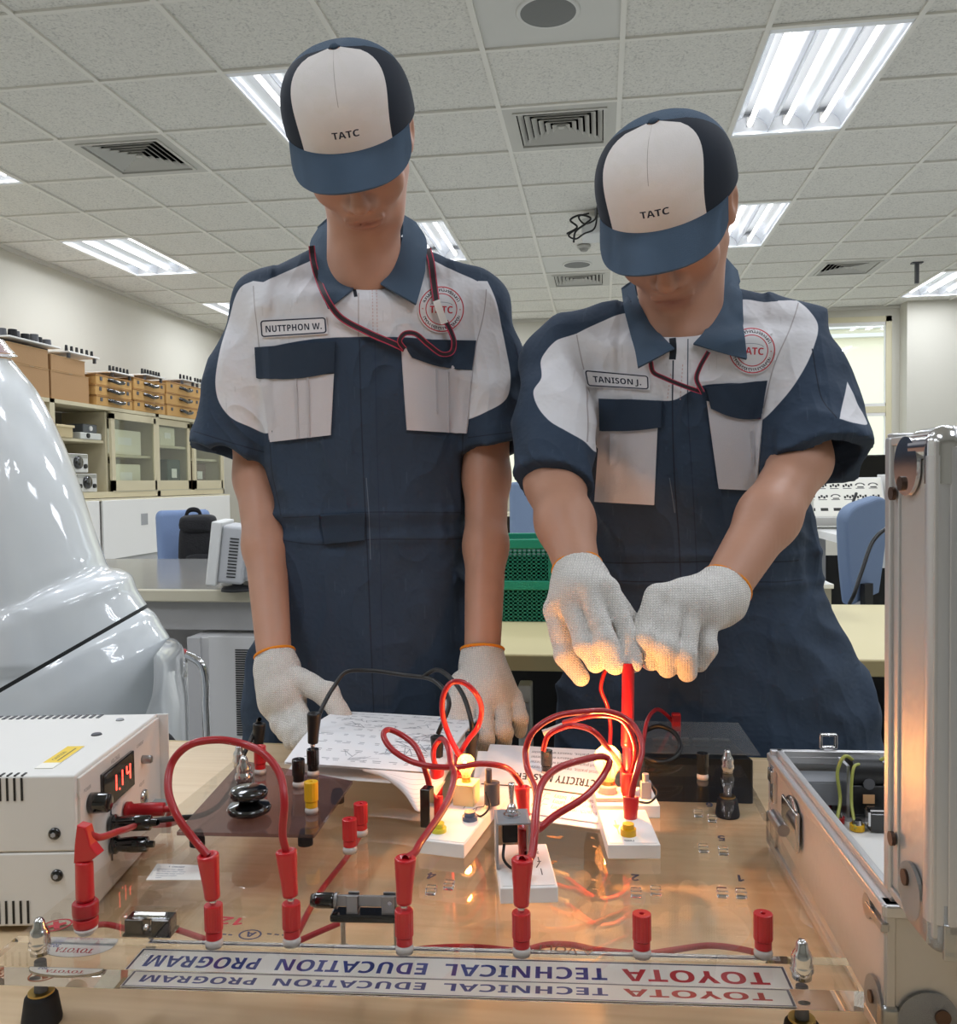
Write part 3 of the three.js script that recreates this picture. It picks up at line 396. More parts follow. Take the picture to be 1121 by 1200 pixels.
{
  // white car at the left
  const car = thing('white_car', 'rear corner of a glossy white car at the left edge', 'car');
  const paint = phy(0xe2e7ea, 0.3, { clearcoat: 1, clearcoatRoughness: 0.03 });
  const De = 2.12, Dd = 0.42;
  function surf(rows, nf = 40, off = 0) {   // rows: right edge px, left end px; wraps from the hidden back round to the left
    const NR = 60, pos = [], idx = [], uv = [];
    const cv = k => new THREE.CatmullRomCurve3(rows.map(r => V(r[k], r[k + 1], 0)), false, 'centripetal'), cr = cv(0), cl = cv(2);
    for (let j = 0; j <= NR; j++) { const R = cr.getPoint(j / NR), Lp = cl.getPoint(j / NR); for (let i = 0; i <= nf; i++) {
      const f = lerp(-0.8, Math.PI / 2, i / nf), k = f < 0 ? 0.55 * (1 - Math.cos(f)) * 0.4 : 1 - Math.cos(f), px = lerp(R.x, Lp.x, k), py = lerp(R.y, Lp.y, k);
      let d = De - off - Dd * Math.sin(f) * (f < 0 ? 0.8 : 1);
      d -= 0.012 * sst(34, 20, px - 0.22 * (660 - py) * (py < 660 ? -0.35 : 0)) * (py < 790 ? 1 : 0);
      const q = at(px, py, d); pos.push(q.x, q.y, q.z); uv.push(i / nf, j / NR);
    } }
    for (let j = 0; j < NR; j++) for (let i = 0; i < nf; i++) { const a = j * (nf + 1) + i, b = a + nf + 1; idx.push(a, a + 1, b, a + 1, b + 1, b); }
    const g = new THREE.BufferGeometry(); g.setAttribute('position', new THREE.Float32BufferAttribute(pos, 3)); g.setAttribute('uv', new THREE.Float32BufferAttribute(uv, 2)); g.setIndex(idx); g.computeVertexNormals(); return g;
  }
  const two = (g) => g;
  paint.side = THREE.DoubleSide;
  part('tailgate', two(surf([[14, 421, -160, 400], [26, 436, -160, 430], [45, 460, -160, 470], [70, 508, -160, 540], [91, 560, -160, 610], [110, 617, -160, 690], [121, 648, -160, 740], [128, 664, -160, 775], [141, 667, -160, 790], [154, 674, -160, 805], [161, 690, -160, 830], [172, 708, -160, 898]])), paint, car);
  part('bumper', two(surf([[173.5, 712, -160, 904], [181, 718, -160, 912], [190, 732, -160, 930], [199, 747, -160, 950], [204, 760, -160, 975], [204, 790, -160, 1010], [196, 840, -160, 1060], [190, 880, -160, 1100]], 40, 0.0)), paint, car);
  part('fender', two(surf([[198, 747, 180, 770], [207, 750, 180, 776], [214, 758, 180, 784], [217, 772, 180, 795], [218, 788, 178, 815], [221, 815, 170, 840], [222, 850, 165, 880], [223, 900, 160, 920]], 24, 0.06)), paint, car);
  part('trim_edge', T([[186, 810], [196, 806], [208, 798], [218, 789]].map(p => at(p[0], p[1], De - 0.2)), 0.006, 24, 8), mWhite, car);
  part('seam', surf([[172, 707.5, -160, 897], [173, 710, -160, 901], [173.5, 712.5, -160, 905]], 40, -0.006), std(0x2a2c2e, 0.6, { side: THREE.DoubleSide }), car);
  part('tail_light', surf([[4, 398, -160, 380], [12, 408, -160, 400], [18, 414, -160, 408]], 20, 0.0), phy(0xb78a96, 0.15, { clearcoat: 1, side: THREE.DoubleSide }), car, 'pinkish tail light'); part('lens', surf([[18, 415, -160, 409], [21, 418, -160, 411], [14, 420, -160, 399]], 20, 0.004), phy(0xe6e2e8, 0.12, { clearcoat: 1, side: THREE.DoubleSide }), car);
  const wp = at(158, 906, 1.72), wh = part('wheel', new THREE.TorusGeometry(0.075, 0.03, 16, 40).translate(wp.x, wp.y, wp.z), mRubber, car); part('hub', C(0.05, 0.05, 0.02).rotateX(Math.PI / 2).translate(wp.x, wp.y, wp.z), mDarkGrey, wh);
  const lowp = at(60, 900, 2.3); part('underbody', B(1.0, 0.4, 0.3, lowp.x - 0.5, 0.2, lowp.z - 0.25, 0.05), mDarkGrey, car);
}

// ------------------------------------------------------------ the bench and the training board
const TY = 0.74, HB = 0.787, BT = 0.013;
const mWood = (() => {
  const t = tex(1024, 512, (u, v) => { const g = tileNoise(u * 6, v * 110, 110), h = tileNoise(u * 18, v * 240, 240), b = tileNoise(u * 5, v * 9, 45); const c = 0.5 * g + 0.3 * h + 0.2 * b; return [0.90 - 0.075 * c, 0.805 - 0.095 * c, 0.665 - 0.115 * c]; }, true, [1.1, 1.5]);
  return std(0xffffff, 0.38, { map: t });
})();
const mEdge = std(0xcdb98e, 0.5);
{
  const t = thing('workbench', 'long workbench with a pale beech laminate top in the foreground', 'workbench', [0, 0, -0.7]);
  part('bench_top', B(2.3, 0.03, 0.93, -0.15, TY - 0.015, 0.01), mWood, t);
  part('edge_strip', M(B(2.3, 0.032, 0.004, -0.15, TY - 0.0155, -0.457), B(2.3, 0.032, 0.004, -0.15, TY - 0.0155, 0.477)), mEdge, t);
  for (const [x, z] of [[-1.2, -0.38], [0.9, -0.38], [-1.2, 0.4], [0.9, 0.4]]) part('leg', B(0.05, TY - 0.03, 0.05, x, (TY - 0.03) / 2, z, 0.004), mGrey, t);
  part('apron', M(B(2.1, 0.07, 0.02, -0.15, TY - 0.065, 0.4), B(2.1, 0.07, 0.02, -0.15, TY - 0.065, -0.38)), mGrey, t);
}
const toY = (p, h) => onY(p[0], p[1], h);
// flat slab from four top corners (order: u0v0, u1v0, u1v1, u0v1)
function slab(c, t) {
  const pos = [], uv = [], q = (a, b, d, e, ua, ub, ud, ue) => { for (const [p, w] of [[a, ua], [b, ub], [d, ud], [a, ua], [d, ud], [e, ue]]) { pos.push(p.x, p.y, p.z); uv.push(...w); } };
  const dn = p => V(p.x, p.y - t, p.z), U = [[0, 0], [1, 0], [1, 1], [0, 1]], n = c[1].clone().sub(c[0]).cross(c[3].clone().sub(c[0]));
  const up = n.y > 0;
  const f = (i, j, k, l, low) => low ? q(dn(c[i]), dn(c[j]), dn(c[k]), dn(c[l]), U[i], U[j], U[k], U[l]) : q(c[i], c[j], c[k], c[l], U[i], U[j], U[k], U[l]);
  if (up) { f(0, 1, 2, 3); f(3, 2, 1, 0, true); } else { f(3, 2, 1, 0); f(0, 1, 2, 3, true); }
  for (let i = 0; i < 4; i++) { const j = (i + 1) % 4, a = c[i], b = c[j]; const z = [0, 0]; if (up) q(dn(a), dn(b), b, a, z, z, z, z); else q(dn(b), dn(a), a, b, z, z, z, z); }
  const g = new THREE.BufferGeometry(); g.setAttribute('position', new THREE.Float32BufferAttribute(pos, 3)); g.setAttribute('uv', new THREE.Float32BufferAttribute(uv, 2)); g.computeVertexNormals(); return g;
}
const mAcryl = phy(0xffffff, 0.0, { transmission: 1, thickness: 0.013, ior: 1.49, attenuationColor: new THREE.Color(0.93, 0.9, 0.82), attenuationDistance: 0.09 });
const mPlate = phy(0xfcfbf9, 0.0, { transmission: 1, thickness: 0, ior: 1.49 });
const mClear = phy(0xffffff, 0.03, { transmission: 1, thickness: 0.004, ior: 1.47 });
const mClearThin = phy(0xf4f6f6, 0.05, { transmission: 0.93, thickness: 0, ior: 1.45 });
const BC = { fl: V(-0.405, HB, -0.5165), fr: V(0.1555, HB, -0.5525), br: V(0.1478, HB, -0.98), bl: V(-0.4155, HB, -0.9365) };
const board = thing('training_board', 'clear acrylic circuit training board on studs with red posts along its front', 'training board');
{
  // the plate: smooth sheets behind, and its front edge as solid acrylic, where the strip below shows through top and edge
  const ed = 0.0375, dL0 = BC.bl.clone().sub(BC.fl).normalize().multiplyScalar(ed), dR0 = BC.br.clone().sub(BC.fr).normalize().multiplyScalar(ed), ml = BC.fl.clone().add(dL0), mr = BC.fr.clone().add(dR0), g8 = V(0, 0, -0.0004);
  part('acrylic_plate', slab([ml.clone().add(g8), mr.clone().add(g8), BC.br, BC.bl], BT), mPlate, board); part('acrylic_edge', slab([BC.fl, BC.fr, mr, ml], BT), mAcryl, board);
  // feet with chrome acorn studs
  for (const [p, fx] of [[V(-0.3755, HB, -0.534), 1], [V(0.1215, HB, -0.563), 1], [V(-0.4, HB, -0.92), 0], [V(0.13, HB, -0.955), 1]]) {
    const f = part('foot', L([[0, TY + 0.0004], [0.0125, TY + 0.0004], [0.0128, TY + 0.003], [0.0105, TY + 0.018], [0.0085, TY + 0.0205], [0, TY + 0.0205]]).translate(p.x, 0, p.z), mRubber, board);
    part('washer', C(0.0082, 0.0084, 0.0012, p.x, TY + 0.0212, p.z), mBrass, f);
    part('stem', C(0.0038, 0.0045, 0.0135, p.x, TY + 0.0275, p.z), mDarkGrey, f);
    part('stud', L([[0, 0.0245], [0.0022, 0.0242], [0.0036, 0.022], [0.004, 0.0185], [0.0055, 0.0165], [0.0066, 0.0135], [0.0062, 0.0095], [0.007, 0.0085], [0.0072, 0.005], [0.006, 0.0035], [0.006, 0.0002], [0, 0.0002]], 18).translate(p.x, HB, p.z), mChrome, f, 'ridged chrome stud');
  }
  // printed strip under the plate, read from the far side of the bench
  const st = canvasTex(2048, 150, (g, w, h) => {
    g.fillStyle = '#eeece6'; g.fillRect(0, 0, w, h); g.strokeStyle = '#46465a'; g.lineWidth = 7; g.strokeRect(6, 6, w - 12, h - 12);
    g.font = 'bold 92px sans-serif'; g.textBaseline = 'middle';
    const put = (s, x, wd, col) => { g.save(); g.fillStyle = col; g.translate(x, h / 2 + 4); g.scale(wd / g.measureText(s).width, 1); g.fillText(s, 0, 0); g.restore(); };
    put('TOYOTA', 60, 440, '#b3262e'); put('TECHNICAL', 545, 505, '#1f2f7d'); put('EDUCATION', 1095, 490, '#1f2f7d'); put('PROGRAM', 1630, 380, '#1f2f7d');
  });
  const front = u => V(lerp(BC.fl.x, BC.fr.x, u), HB - BT + 0.0008, lerp(BC.fl.z, BC.fr.z, u)), back = V(-0.0016, 0, -1).normalize();
  const fp = (u, d) => front(u).addScaledVector(V(-0.05, 0, -1).normalize(), d);
  const u0 = 0.165, u1 = 0.93;
  part('name_strip', slab([fp(u1, 0.034), fp(u0, 0.034), fp(u0, 0.003), fp(u1, 0.003)], 0.0004), std(0xffffff, 0.5, { map: st }), board, 'long printed strip reading TOYOTA TECHNICAL EDUCATION PROGRAM');
  const badge = canvasTex(512, 256, (g, w, h) => {
    g.clearRect(0, 0, w, h); g.fillStyle = '#f3f1ec'; g.beginPath(); g.ellipse(w / 2, h / 2, w / 2 - 4, h / 2 - 4, 0, 0, 7); g.fill();
    g.save(); g.clip(); g.fillStyle = '#8d9195'; g.fillRect(0, h * 0.5, w, h * 0.5); g.restore();
    g.textAlign = 'center'; g.fillStyle = '#b02430'; g.font = 'bold 62px serif'; g.fillText('TOYOTA', w / 2 - 10, 92); g.fillStyle = '#2b3f8f'; g.font = 'bold 44px sans-serif'; g.fillText('302', w * 0.8, 128);
    g.fillStyle = '#3d3035'; g.font = 'bold 30px sans-serif'; g.fillText('DIRECT', w / 2, 172); g.fillText('ELECTRIC TRAINER', w / 2, 214);
  });
  const bp = (x, y) => toY([x, y], HB - BT + 0.0007);
  const b0 = bp(92, 1120); const bu = V(0.026, 0, -0.0013), bv = V(-0.001, 0, -0.016);
  const oval = new THREE.CircleGeometry(1, 40); { const p = oval.attributes.position, uv = oval.attributes.uv; for (let k = 0; k < p.count; k++) { const x = p.getX(k), y = p.getY(k); const q = b0.clone().addScaledVector(bu, x).addScaledVector(bv, y); uv.setXY(k, 0.5 - x / 2, 0.5 - y / 2); p.setXYZ(k, q.x, q.y, q.z); } oval.computeVertexNormals(); }
  part('badge', oval, std(0xffffff, 0.5, { map: badge, side: THREE.DoubleSide }), board, 'oval printed sticker in the front left corner');
  // small printed signs on the plate
  const sign = (name, c, w, h, draw, rot = Math.PI, tw = 128, th = 128) => {
    const t = canvasTex(tw, th, draw), cs = Math.cos(rot + 0.05), sn = Math.sin(rot + 0.05), cor = [[-1, 1], [1, 1], [1, -1], [-1, -1]].map(([a, b]) => V(c.x + (a * w * cs - b * h * sn) / 2 * 1, c.y, c.z + (a * w * sn + b * h * cs) / 2));
    const g = slab(cor, 0.0002); return part(name, g, std(0xffffff, 0.5, { map: t, transparent: true, alphaTest: 0.4 }), board);
  };
  const word = (s, col, f) => (g, w, h) => { g.clearRect(0, 0, w, h); g.fillStyle = col; g.font = f; g.textAlign = 'center'; g.textBaseline = 'middle'; g.fillText(s, w / 2, h / 2); };
  for (const [s, x, y, col] of [['1', 867, 1031, '#26263c'], ['2', 744, 1030, '#26263c'], ['4', 505, 1028, '#26263c'], ['5', 845, 984, '#26263c'], ['6', 831, 945, '#26263c']]) sign('numeral', toY([x, y - 2], HB + 0.0004), 0.015, 0.018, word(s, col, 'bold 112px sans-serif'));
  sign('numeral', toY([272, 1079], HB + 0.0004), 0.021, 0.017, word('12', '#b01c2c', 'bold 108px sans-serif'));
  sign('meter_symbol', toY([293, 1095], HB + 0.0004), 0.017, 0.014, (g, w, h) => { g.clearRect(0, 0, w, h); g.strokeStyle = g.fillStyle = '#34345a'; g.lineWidth = 9; g.beginPath(); g.arc(64, 64, 56, 0, 7); g.stroke(); g.font = 'bold 82px sans-serif'; g.textAlign = 'center'; g.textBaseline = 'middle'; g.fillText('A', 64, 68); });
  sign('dash', toY([324, 1095], HB + 0.0004), 0.016, 0.003, (g, w, h) => { g.clearRect(0, 0, w, h); g.fillStyle = '#34345a'; for (let k = 0; k < 3; k++) g.fillRect(6 + k * 44, 40, 26, 50); });
  sign('dash', toY([266, 1095], HB + 0.0004), 0.008, 0.003, (g, w, h) => { g.clearRect(0, 0, w, h); g.fillStyle = '#34345a'; for (let k = 0; k < 2; k++) g.fillRect(6 + k * 66, 40, 44, 50); });
  sign('polarity_mark', toY([66, 1084], HB + 0.0004), 0.022, 0.02, (g, w, h) => { g.clearRect(0, 0, w, h); g.strokeStyle = '#b32630'; g.lineWidth = 8; g.beginPath(); g.ellipse(64, 64, 58, 50, 0, 0, 7); g.stroke(); g.lineWidth = 22; g.beginPath(); g.moveTo(64, 26); g.lineTo(64, 102); g.moveTo(26, 64); g.lineTo(102, 64); g.stroke(); }, Math.PI * 0.78);
  sign('engraved_word', toY([655, 1112], HB + 0.0004), 0.055, 0.011, word('A VOLT -', 'rgba(80,52,40,1)', '84px sans-serif'), Math.PI, 384, 96);
  for (const [x, y] of [[694, 982], [696, 992], [695, 1031], [697, 1042]]) sign('smudge', toY([x, y], HB + 0.0004), 0.006, 0.006, (g, w, h) => { g.clearRect(0, 0, w, h); g.fillStyle = '#6f6253'; g.font = 'bold 90px sans-serif'; g.textAlign = 'center'; g.fillText('%', 64, 96); });
  for (const [x, y, a] of [[650, 981, 0.3], [642, 1010, 0.5]]) sign('finger_mark', toY([x, y], HB + 0.0003), 0.017, 0.013, (g, w, h) => { g.clearRect(0, 0, w, h); g.fillStyle = '#9a7448'; g.beginPath(); g.ellipse(70, 64, 52, 20, a, 0, 7); g.fill(); g.beginPath(); g.ellipse(24, 84, 18, 12, a, 0, 7); g.fill(); });
  const note = canvasTex(256, 160, (g, w, h) => { g.fillStyle = '#f6f6f4'; g.fillRect(0, 0, w, h); g.fillStyle = '#27305c'; g.font = 'bold 17px sans-serif'; g.fillText('1  CIRCUIT', 70, 32); g.font = '15px sans-serif'; ['CONNECT THE LAMP', 'TO THE BATTERY AND', 'MEASURE THE VOLT', 'OF EACH PART', 'OFF'].forEach((s, k) => g.fillText(s, 20 + k * 5, 58 + k * 21)); });
  part('note_label', slab([[240, 1014], [184, 1012], [171, 1031], [240, 1031]].map(p => toY(p, HB - BT + 0.0007)).reverse().map((p, i, a) => a[[1, 0, 3, 2][i]]), 0.0003), std(0xffffff, 0.55, { map: note }), board, 'white printed note under the plate');
  for (const [x, y] of [[868, 1047], [846, 1046], [745, 1046], [768, 1044], [847, 997], [824, 994], [834, 959], [818, 953], [505, 1043], [526, 1037]]) { const p = toY([x, y], HB + 0.003); part('clip', B(0.008, 0.0055, 0.009, p.x, HB + 0.003, p.z, 0.0012), mClear, board); }
  // red wires fixed under the plate
  const W = pts => T(pts.map(p => toY(p, HB - BT - 0.0055).add(V(0, 0, -0.001))), 0.0024, 40, 6);
  for (const pts of [[[104, 1086], [122, 1084], [150, 1090]], [[206, 1090], [224, 1096], [254, 1107]], [[342, 1107], [366, 1096], [396, 1083]], [[342, 1106], [372, 1050], [408, 1002], [424, 975]], [[466, 1080], [468, 1100], [476, 1114]], [[474, 1115], [520, 1111], [560, 1111], [611, 1116]], [[611, 1116], [640, 1108], [668, 1108], [700, 1114], [752, 1119]], [[752, 1120], [790, 1114], [830, 1109], [862, 1112], [894, 1119]]]) part('wire', W(pts), mRedDark, board);
}
// binding posts: fluted coloured barrel on a clear collar, threaded stem through the plate
function makePost(name, label, group, mat, r = 0.0056, h = 0.0235) {
  const t = thing(name, label, 'binding post', [0, 0, 0], 0, group);
  const sh = new THREE.Shape(); for (let k = 0; k <= 96; k++) { const a = k / 96 * Math.PI * 2, q = r * (1 - 0.05 * Math.pow(0.5 + 0.5 * Math.cos(a * 14), 3)); k ? sh.lineTo(q * Math.cos(a), q * Math.sin(a)) : sh.moveTo(q, 0); }
  const hole = new THREE.Path(); hole.absarc(0, 0, 0.0021, 0, 7, true); sh.holes.push(hole);
  part('barrel', M(mv(X(sh, h - 0.006, 0.0006), 0, 0, 0.0006).rotateX(-Math.PI / 2).translate(0, 0.0115, 0), C(r * 0.98, r * 0.98, 0.005, 0, 0.0085, 0)), mat, t);
  part('collar', L([[0, 0.0002], [r * 1.02, 0.0002], [r * 1.1, 0.003], [r * 0.95, 0.006], [0, 0.006]]), std(0xb8b1aa, 0.25), t);
  return t;
}
const postAt = [[251, 1109, 'second from the left on the front row, with a plug in it'], [342, 1107, 'third from the left on the front row, with a plug in it'], [474, 1116, 'beside the black knife switch, with a plug in it'], [611, 1119, 'in front of the toggle switch module, with a plug in it'], [752, 1121, 'bare on the front row, second from the right'], [894, 1121, 'bare at the right end of the front row'], [410, 999, 'bare behind the knife switch, the nearer of two'], [423, 979, 'bare behind the knife switch, the farther of two']];
const posts = postAt.map((p, i) => ({ p: toY(p, HB), l: 'red binding post ' + p[2] }));
{
  const a = makePost('binding_post', posts[0].l, 'red binding posts on the board', mRed);
  posts.forEach((q, i) => { if (!i) a.position.copy(q.p); else copy(a, q.p.toArray(), i, q.l); });
  const bk = makePost('binding_post', 'black binding post on the clear plate in front of the black tester', 'black binding posts', mBlackGloss, 0.0056, 0.022); bk.position.copy(toY([823, 913], HB));
  copy(bk, [-0.06, HB, -0.925], 0, 'black binding post standing in front of the loose printed papers');
  const y = makePost('binding_post', 'yellow binding post on the dark tinted plate', undefined, mYellow); const yp = toY([365, 953], 0.804); y.position.copy(yp);
  copy(bk, toY([350, 922], 0.804).toArray(), 0, 'black binding post on the tinted plate left of the yellow one, bare');
  copy(bk, toY([367, 909], 0.804).toArray(), 0, 'black binding post on the tinted plate by the booklet, with a black plug in it');
  const rp = copy(a, toY([305, 907], 0.804).toArray(), 0, 'red binding post at the far edge of the tinted plate');
  const bs = copy(bk, [0.1105, HB, -0.937], 0, 'x'); scene.remove(bs);
  // the thick stacked post at the left
  const t = thing('terminal_post', 'thick dark red terminal at the left end of the front row', 'terminal', toY([101, 1094], HB).toArray());
  part('collar', L([[0, 0.0002], [0.005, 0.0002], [0.0078, 0.0035], [0.0078, 0.0055], [0, 0.0055]]), std(0xd9cfc8, 0.3), t);
  part('lower_ring', L([[0, 0.0055], [0.0078, 0.0055], [0.0084, 0.007], [0.0084, 0.0115], [0.0077, 0.0125], [0, 0.0125]], 20), mRed, t);
  part('upper_ring', L([[0, 0.0125], [0.0083, 0.0126], [0.0088, 0.015], [0.0088, 0.022], [0.0075, 0.0235], [0, 0.0238]]), phy(0xa31422, 0.35, { clearcoat: 0.3 }), t);
  part('bolt', M(C(0.002, 0.002, 0.015, 0, -0.014, 0), C(0.0034, 0.0034, 0.003, 0, -0.016, 0, 6)), mSteel, t);
}
// banana plugs: tapered sleeve, chrome pin
function makePlug(label, mat) {
  const t = thing('banana_plug', label, 'plug', [0, 0, 0], 0);
  part('sleeve', L([[0, 0.0045], [0.0050, 0.0045], [0.0053, 0.006], [0.0056, 0.014], [0.0072, 0.0325], [0.0072, 0.0345], [0.0064, 0.0352], [0.0044, 0.0352], [0.004, 0.0335], [0, 0.0335]], 20), mat, t);
  part('pin', L([[0, -0.006], [0.0017, -0.005], [0.002, 0], [0.0025, 0.0015], [0.0025, 0.0045], [0, 0.0045]], 12), mChrome, t);
  return t;
}
const plugR = makePlug('red banana plug in the second post from the left', mRed), plugB = makePlug('black banana plug in the black post by the booklet', mBlack);
const POSTTOP = 0.029;
function setPlug(o, tip, top) { o.position.copy(tip); o.quaternion.setFromUnitVectors(V(0, 1, 0), top.clone().sub(tip).normalize()); return o; }
const plug = (black, tip, top, label) => setPlug(copy(black ? plugB : plugR, null, null, label), tip, top);
const topOf = (i) => posts[i].p.clone().add(V(0, POSTTOP, 0));
const tilt = (p, x, z) => p.clone().add(V(x, 0.034, z));
setPlug(plugR, topOf(0), tilt(topOf(0), -0.002, 0.002));
plug(0, topOf(1), tilt(topOf(1), -0.0035, -0.002), 'red banana plug in the third post from the left');
plug(0, topOf(2), tilt(topOf(2), 0.0015, 0), 'red banana plug in the post beside the knife switch');
plug(0, topOf(3), tilt(topOf(3), 0.001, -0.001), 'red banana plug in the post before the toggle switch module');
const D0 = dpt(posts[0].p), D1 = dpt(posts[1].p), D2 = dpt(posts[2].p), D3 = dpt(posts[3].p);
cable('red cable arching high between the second and third posts from the left', [tilt(topOf(1), -0.0035, -0.002), [331, 978, D1], [333, 940, D1], [328, 908, D1 + 0.01], [310, 884, D1 + 0.02], [285, 872, D1 + 0.03], [255, 867, D1 + 0.03], [222, 873, D1 + 0.02], [202, 893, D1 + 0.02], [197, 925, D0 + 0.01], [208, 957, D0], [226, 982, D0], tilt(topOf(0), -0.002, 0.002)], 0.0027);
// knife switch
{
  const o = toY([428, 1084], HB), t = thing('knife_switch', 'small black based knife switch with a black knob and grey clips', 'switch', [o.x, HB, o.z], 0.075);
  part('base', B(0.052, 0.0055, 0.014, 0.002, 0.0072, 0, 0.0015), mBlackGloss, t);
  part('blade', B(0.046, 0.008, 0.0022, 0.0, 0.0175, 0, 0.0008), mSteel, t);
  part('knob', L([[0, -0.0005], [0.0048, 0], [0.0054, 0.003], [0.0054, 0.013], [0.0042, 0.0175], [0, 0.0185]], 20).rotateZ(Math.PI / 2).translate(-0.021, 0.0172, 0), mBlackGloss, t);
  part('ring', C(0.0056, 0.0056, 0.002, 0, 0, 0).rotateZ(Math.PI / 2).translate(-0.0205, 0.0172, 0), mSteel, t);
  for (const [x, w, n] of [[-0.0085, 0.008, 'clip'], [0.017, 0.009, 'hinge']]) part(n, M(B(w, 0.013, 0.0016, x, 0.016, 0.0036, 0.0006), B(w, 0.013, 0.0016, x, 0.016, -0.0036, 0.0006), B(w, 0.002, 0.009, x, 0.0105, 0)), mSteel, t);
  part('pivot', C(0.0015, 0.0015, 0.011, 0, 0, 0, 10).rotateX(Math.PI / 2).translate(0.0185, 0.0185, 0), mChrome, t);
  part('bolt', M(C(0.0018, 0.0018, 0.026, -0.016, -0.0085, 0, 10), C(0.0036, 0.0036, 0.003, -0.016, -0.0165, 0, 6)), mSteel, t);
  part('bolt', M(C(0.0018, 0.0018, 0.026, 0.022, -0.0085, 0, 10), C(0.0036, 0.0036, 0.003, 0.022, -0.0165, 0, 6)), mSteel, t);
  part('screw', M(C(0.0024, 0.0024, 0.003, 0.024, 0.0115, 0, 12)), mBrass, t);
}
// fuse in its clear box
{
  const o = toY([177, 1094], HB), t = thing('fuse_box', 'small clear box with a fuse holder inside near the left posts', 'fuse box', [o.x, HB, o.z], 0.06);
  part('cover', B(0.036, 0.0145, 0.017, 0, 0.0085, 0, 0.0012), mPlate, t);
  part('core', M(B(0.034, 0.0015, 0.015, 0, 0.0018, 0), B(0.013, 0.0105, 0.0135, -0.0095, 0.0075, 0, 0.001), B(0.013, 0.0105, 0.0135, 0.0095, 0.0075, 0, 0.001)), mBlackGloss, t);
  part('fuse', C(0.0028, 0.0028, 0.022, 0, 0, 0, 16).rotateZ(Math.PI / 2).translate(0, 0.0125, 0), mChrome, t);
  part('screw', S(0.0022, 0, 0.008, 0.0068), mChrome, t);
  part('bolt', M(C(0.0018, 0.0018, 0.024, 0, -0.0085, 0, 10), C(0.0036, 0.0036, 0.003, 0, -0.0165, 0, 6)), mSteel, t);
}
// white circuit modules
const mModule = std(0xeceae5, 0.5);
const symbol = draw => std(0xffffff, 0.5, { map: canvasTex(256, 256, (g, w, h) => { g.fillStyle = '#eceae5'; g.fillRect(0, 0, w, h); g.strokeStyle = g.fillStyle = '#2a2a2e'; g.lineWidth = 5; draw(g, w, h); }) });
const BASE = HB + 0.0003;
{
  // with toggle switch
  const a = toY([586, 1060], BASE), b = toY([654, 1058], BASE), w = a.distanceTo(b), ang = -Math.atan2(b.z - a.z, b.x - a.x), dl = 0.078;
  const t = thing('switch_module', 'white module block with a chrome toggle switch on a grey bracket', 'circuit module', [(a.x + b.x) / 2, BASE, (a.z + b.z) / 2], ang);
  part('block', B(w, 0.012, dl, 0, 0.006, -dl / 2, 0.001), mModule, t);
  part('print', slab([V(-w / 2 + 0.002, 0.0124, -dl + 0.004), V(w / 2 - 0.002, 0.0124, -dl + 0.004), V(w / 2 - 0.002, 0.0124, -0.003), V(-w / 2 + 0.002, 0.0124, -0.003)].map((p, i, q) => q[[2, 3, 0, 1][i]]), 0.0003), symbol((g) => { g.font = 'bold 26px sans-serif'; g.save(); g.beginPath(); g.moveTo(50, 80); g.lineTo(50, 118); g.lineTo(72, 150); g.moveTo(50, 155); g.lineTo(50, 196); g.moveTo(40, 110); g.lineTo(60, 110); g.stroke(); g.restore(); g.fillText('S - 1', 40, 60); g.fillText('R - 1', 40, 34); }), t);
  const br = part('bracket', M(B(0.025, 0.0018, 0.03, -0.009, 0.0475, -0.046, 0.0008), B(0.0018, 0.036, 0.03, -0.0215, 0.0302, -0.046), B(0.0018, 0.036, 0.03, 0.0035, 0.0302, -0.046)), phy(0x9fa3a7, 0.42, { metalness: 0.5 }), t);
  part('nut', M(C(0.0068, 0.0068, 0.0016, -0.009, 0.0492, -0.046, 24), C(0.0056, 0.0056, 0.003, -0.009, 0.0508, -0.046, 6), L([[0, 0], [0.0042, 0], [0.0036, 0.004], [0.002, 0.006], [0, 0.006]]).translate(-0.009, 0.052, -0.046)), mChrome, br);
  part('lever', L([[0, 0], [0.0014, 0], [0.0026, 0.017], [0.0024, 0.0185], [0, 0.0188]]).translate(-0.009, 0.056, -0.046), mChrome, br);
  part('switch_body', M(B(0.012, 0.016, 0.014, -0.011, 0.0375, -0.046, 0.001)), mBlack, br);
  part('wire', T([V(-0.016, 0.03, -0.036), V(-0.017, 0.022, -0.028), V(-0.012, 0.016, -0.026), V(-0.006, 0.0135, -0.03)], 0.0011, 24, 6), mBlack, t);
  part('socket', C(0.0062, 0.0062, 0.008, -0.004, 0.016, -0.012), mDarkGrey, t);
}
const bulbGlass = phy(0xfff0d0, 0.12, { transmission: 0.8, thickness: 0, ior: 1.3, emissive: new THREE.Color(1, 0.6, 0.2), emissiveIntensity: 0.55 });
const mFil = std(0xffd9a0, 0.5, { emissive: new THREE.Color(1.0, 0.62, 0.26), emissiveIntensity: 60 });
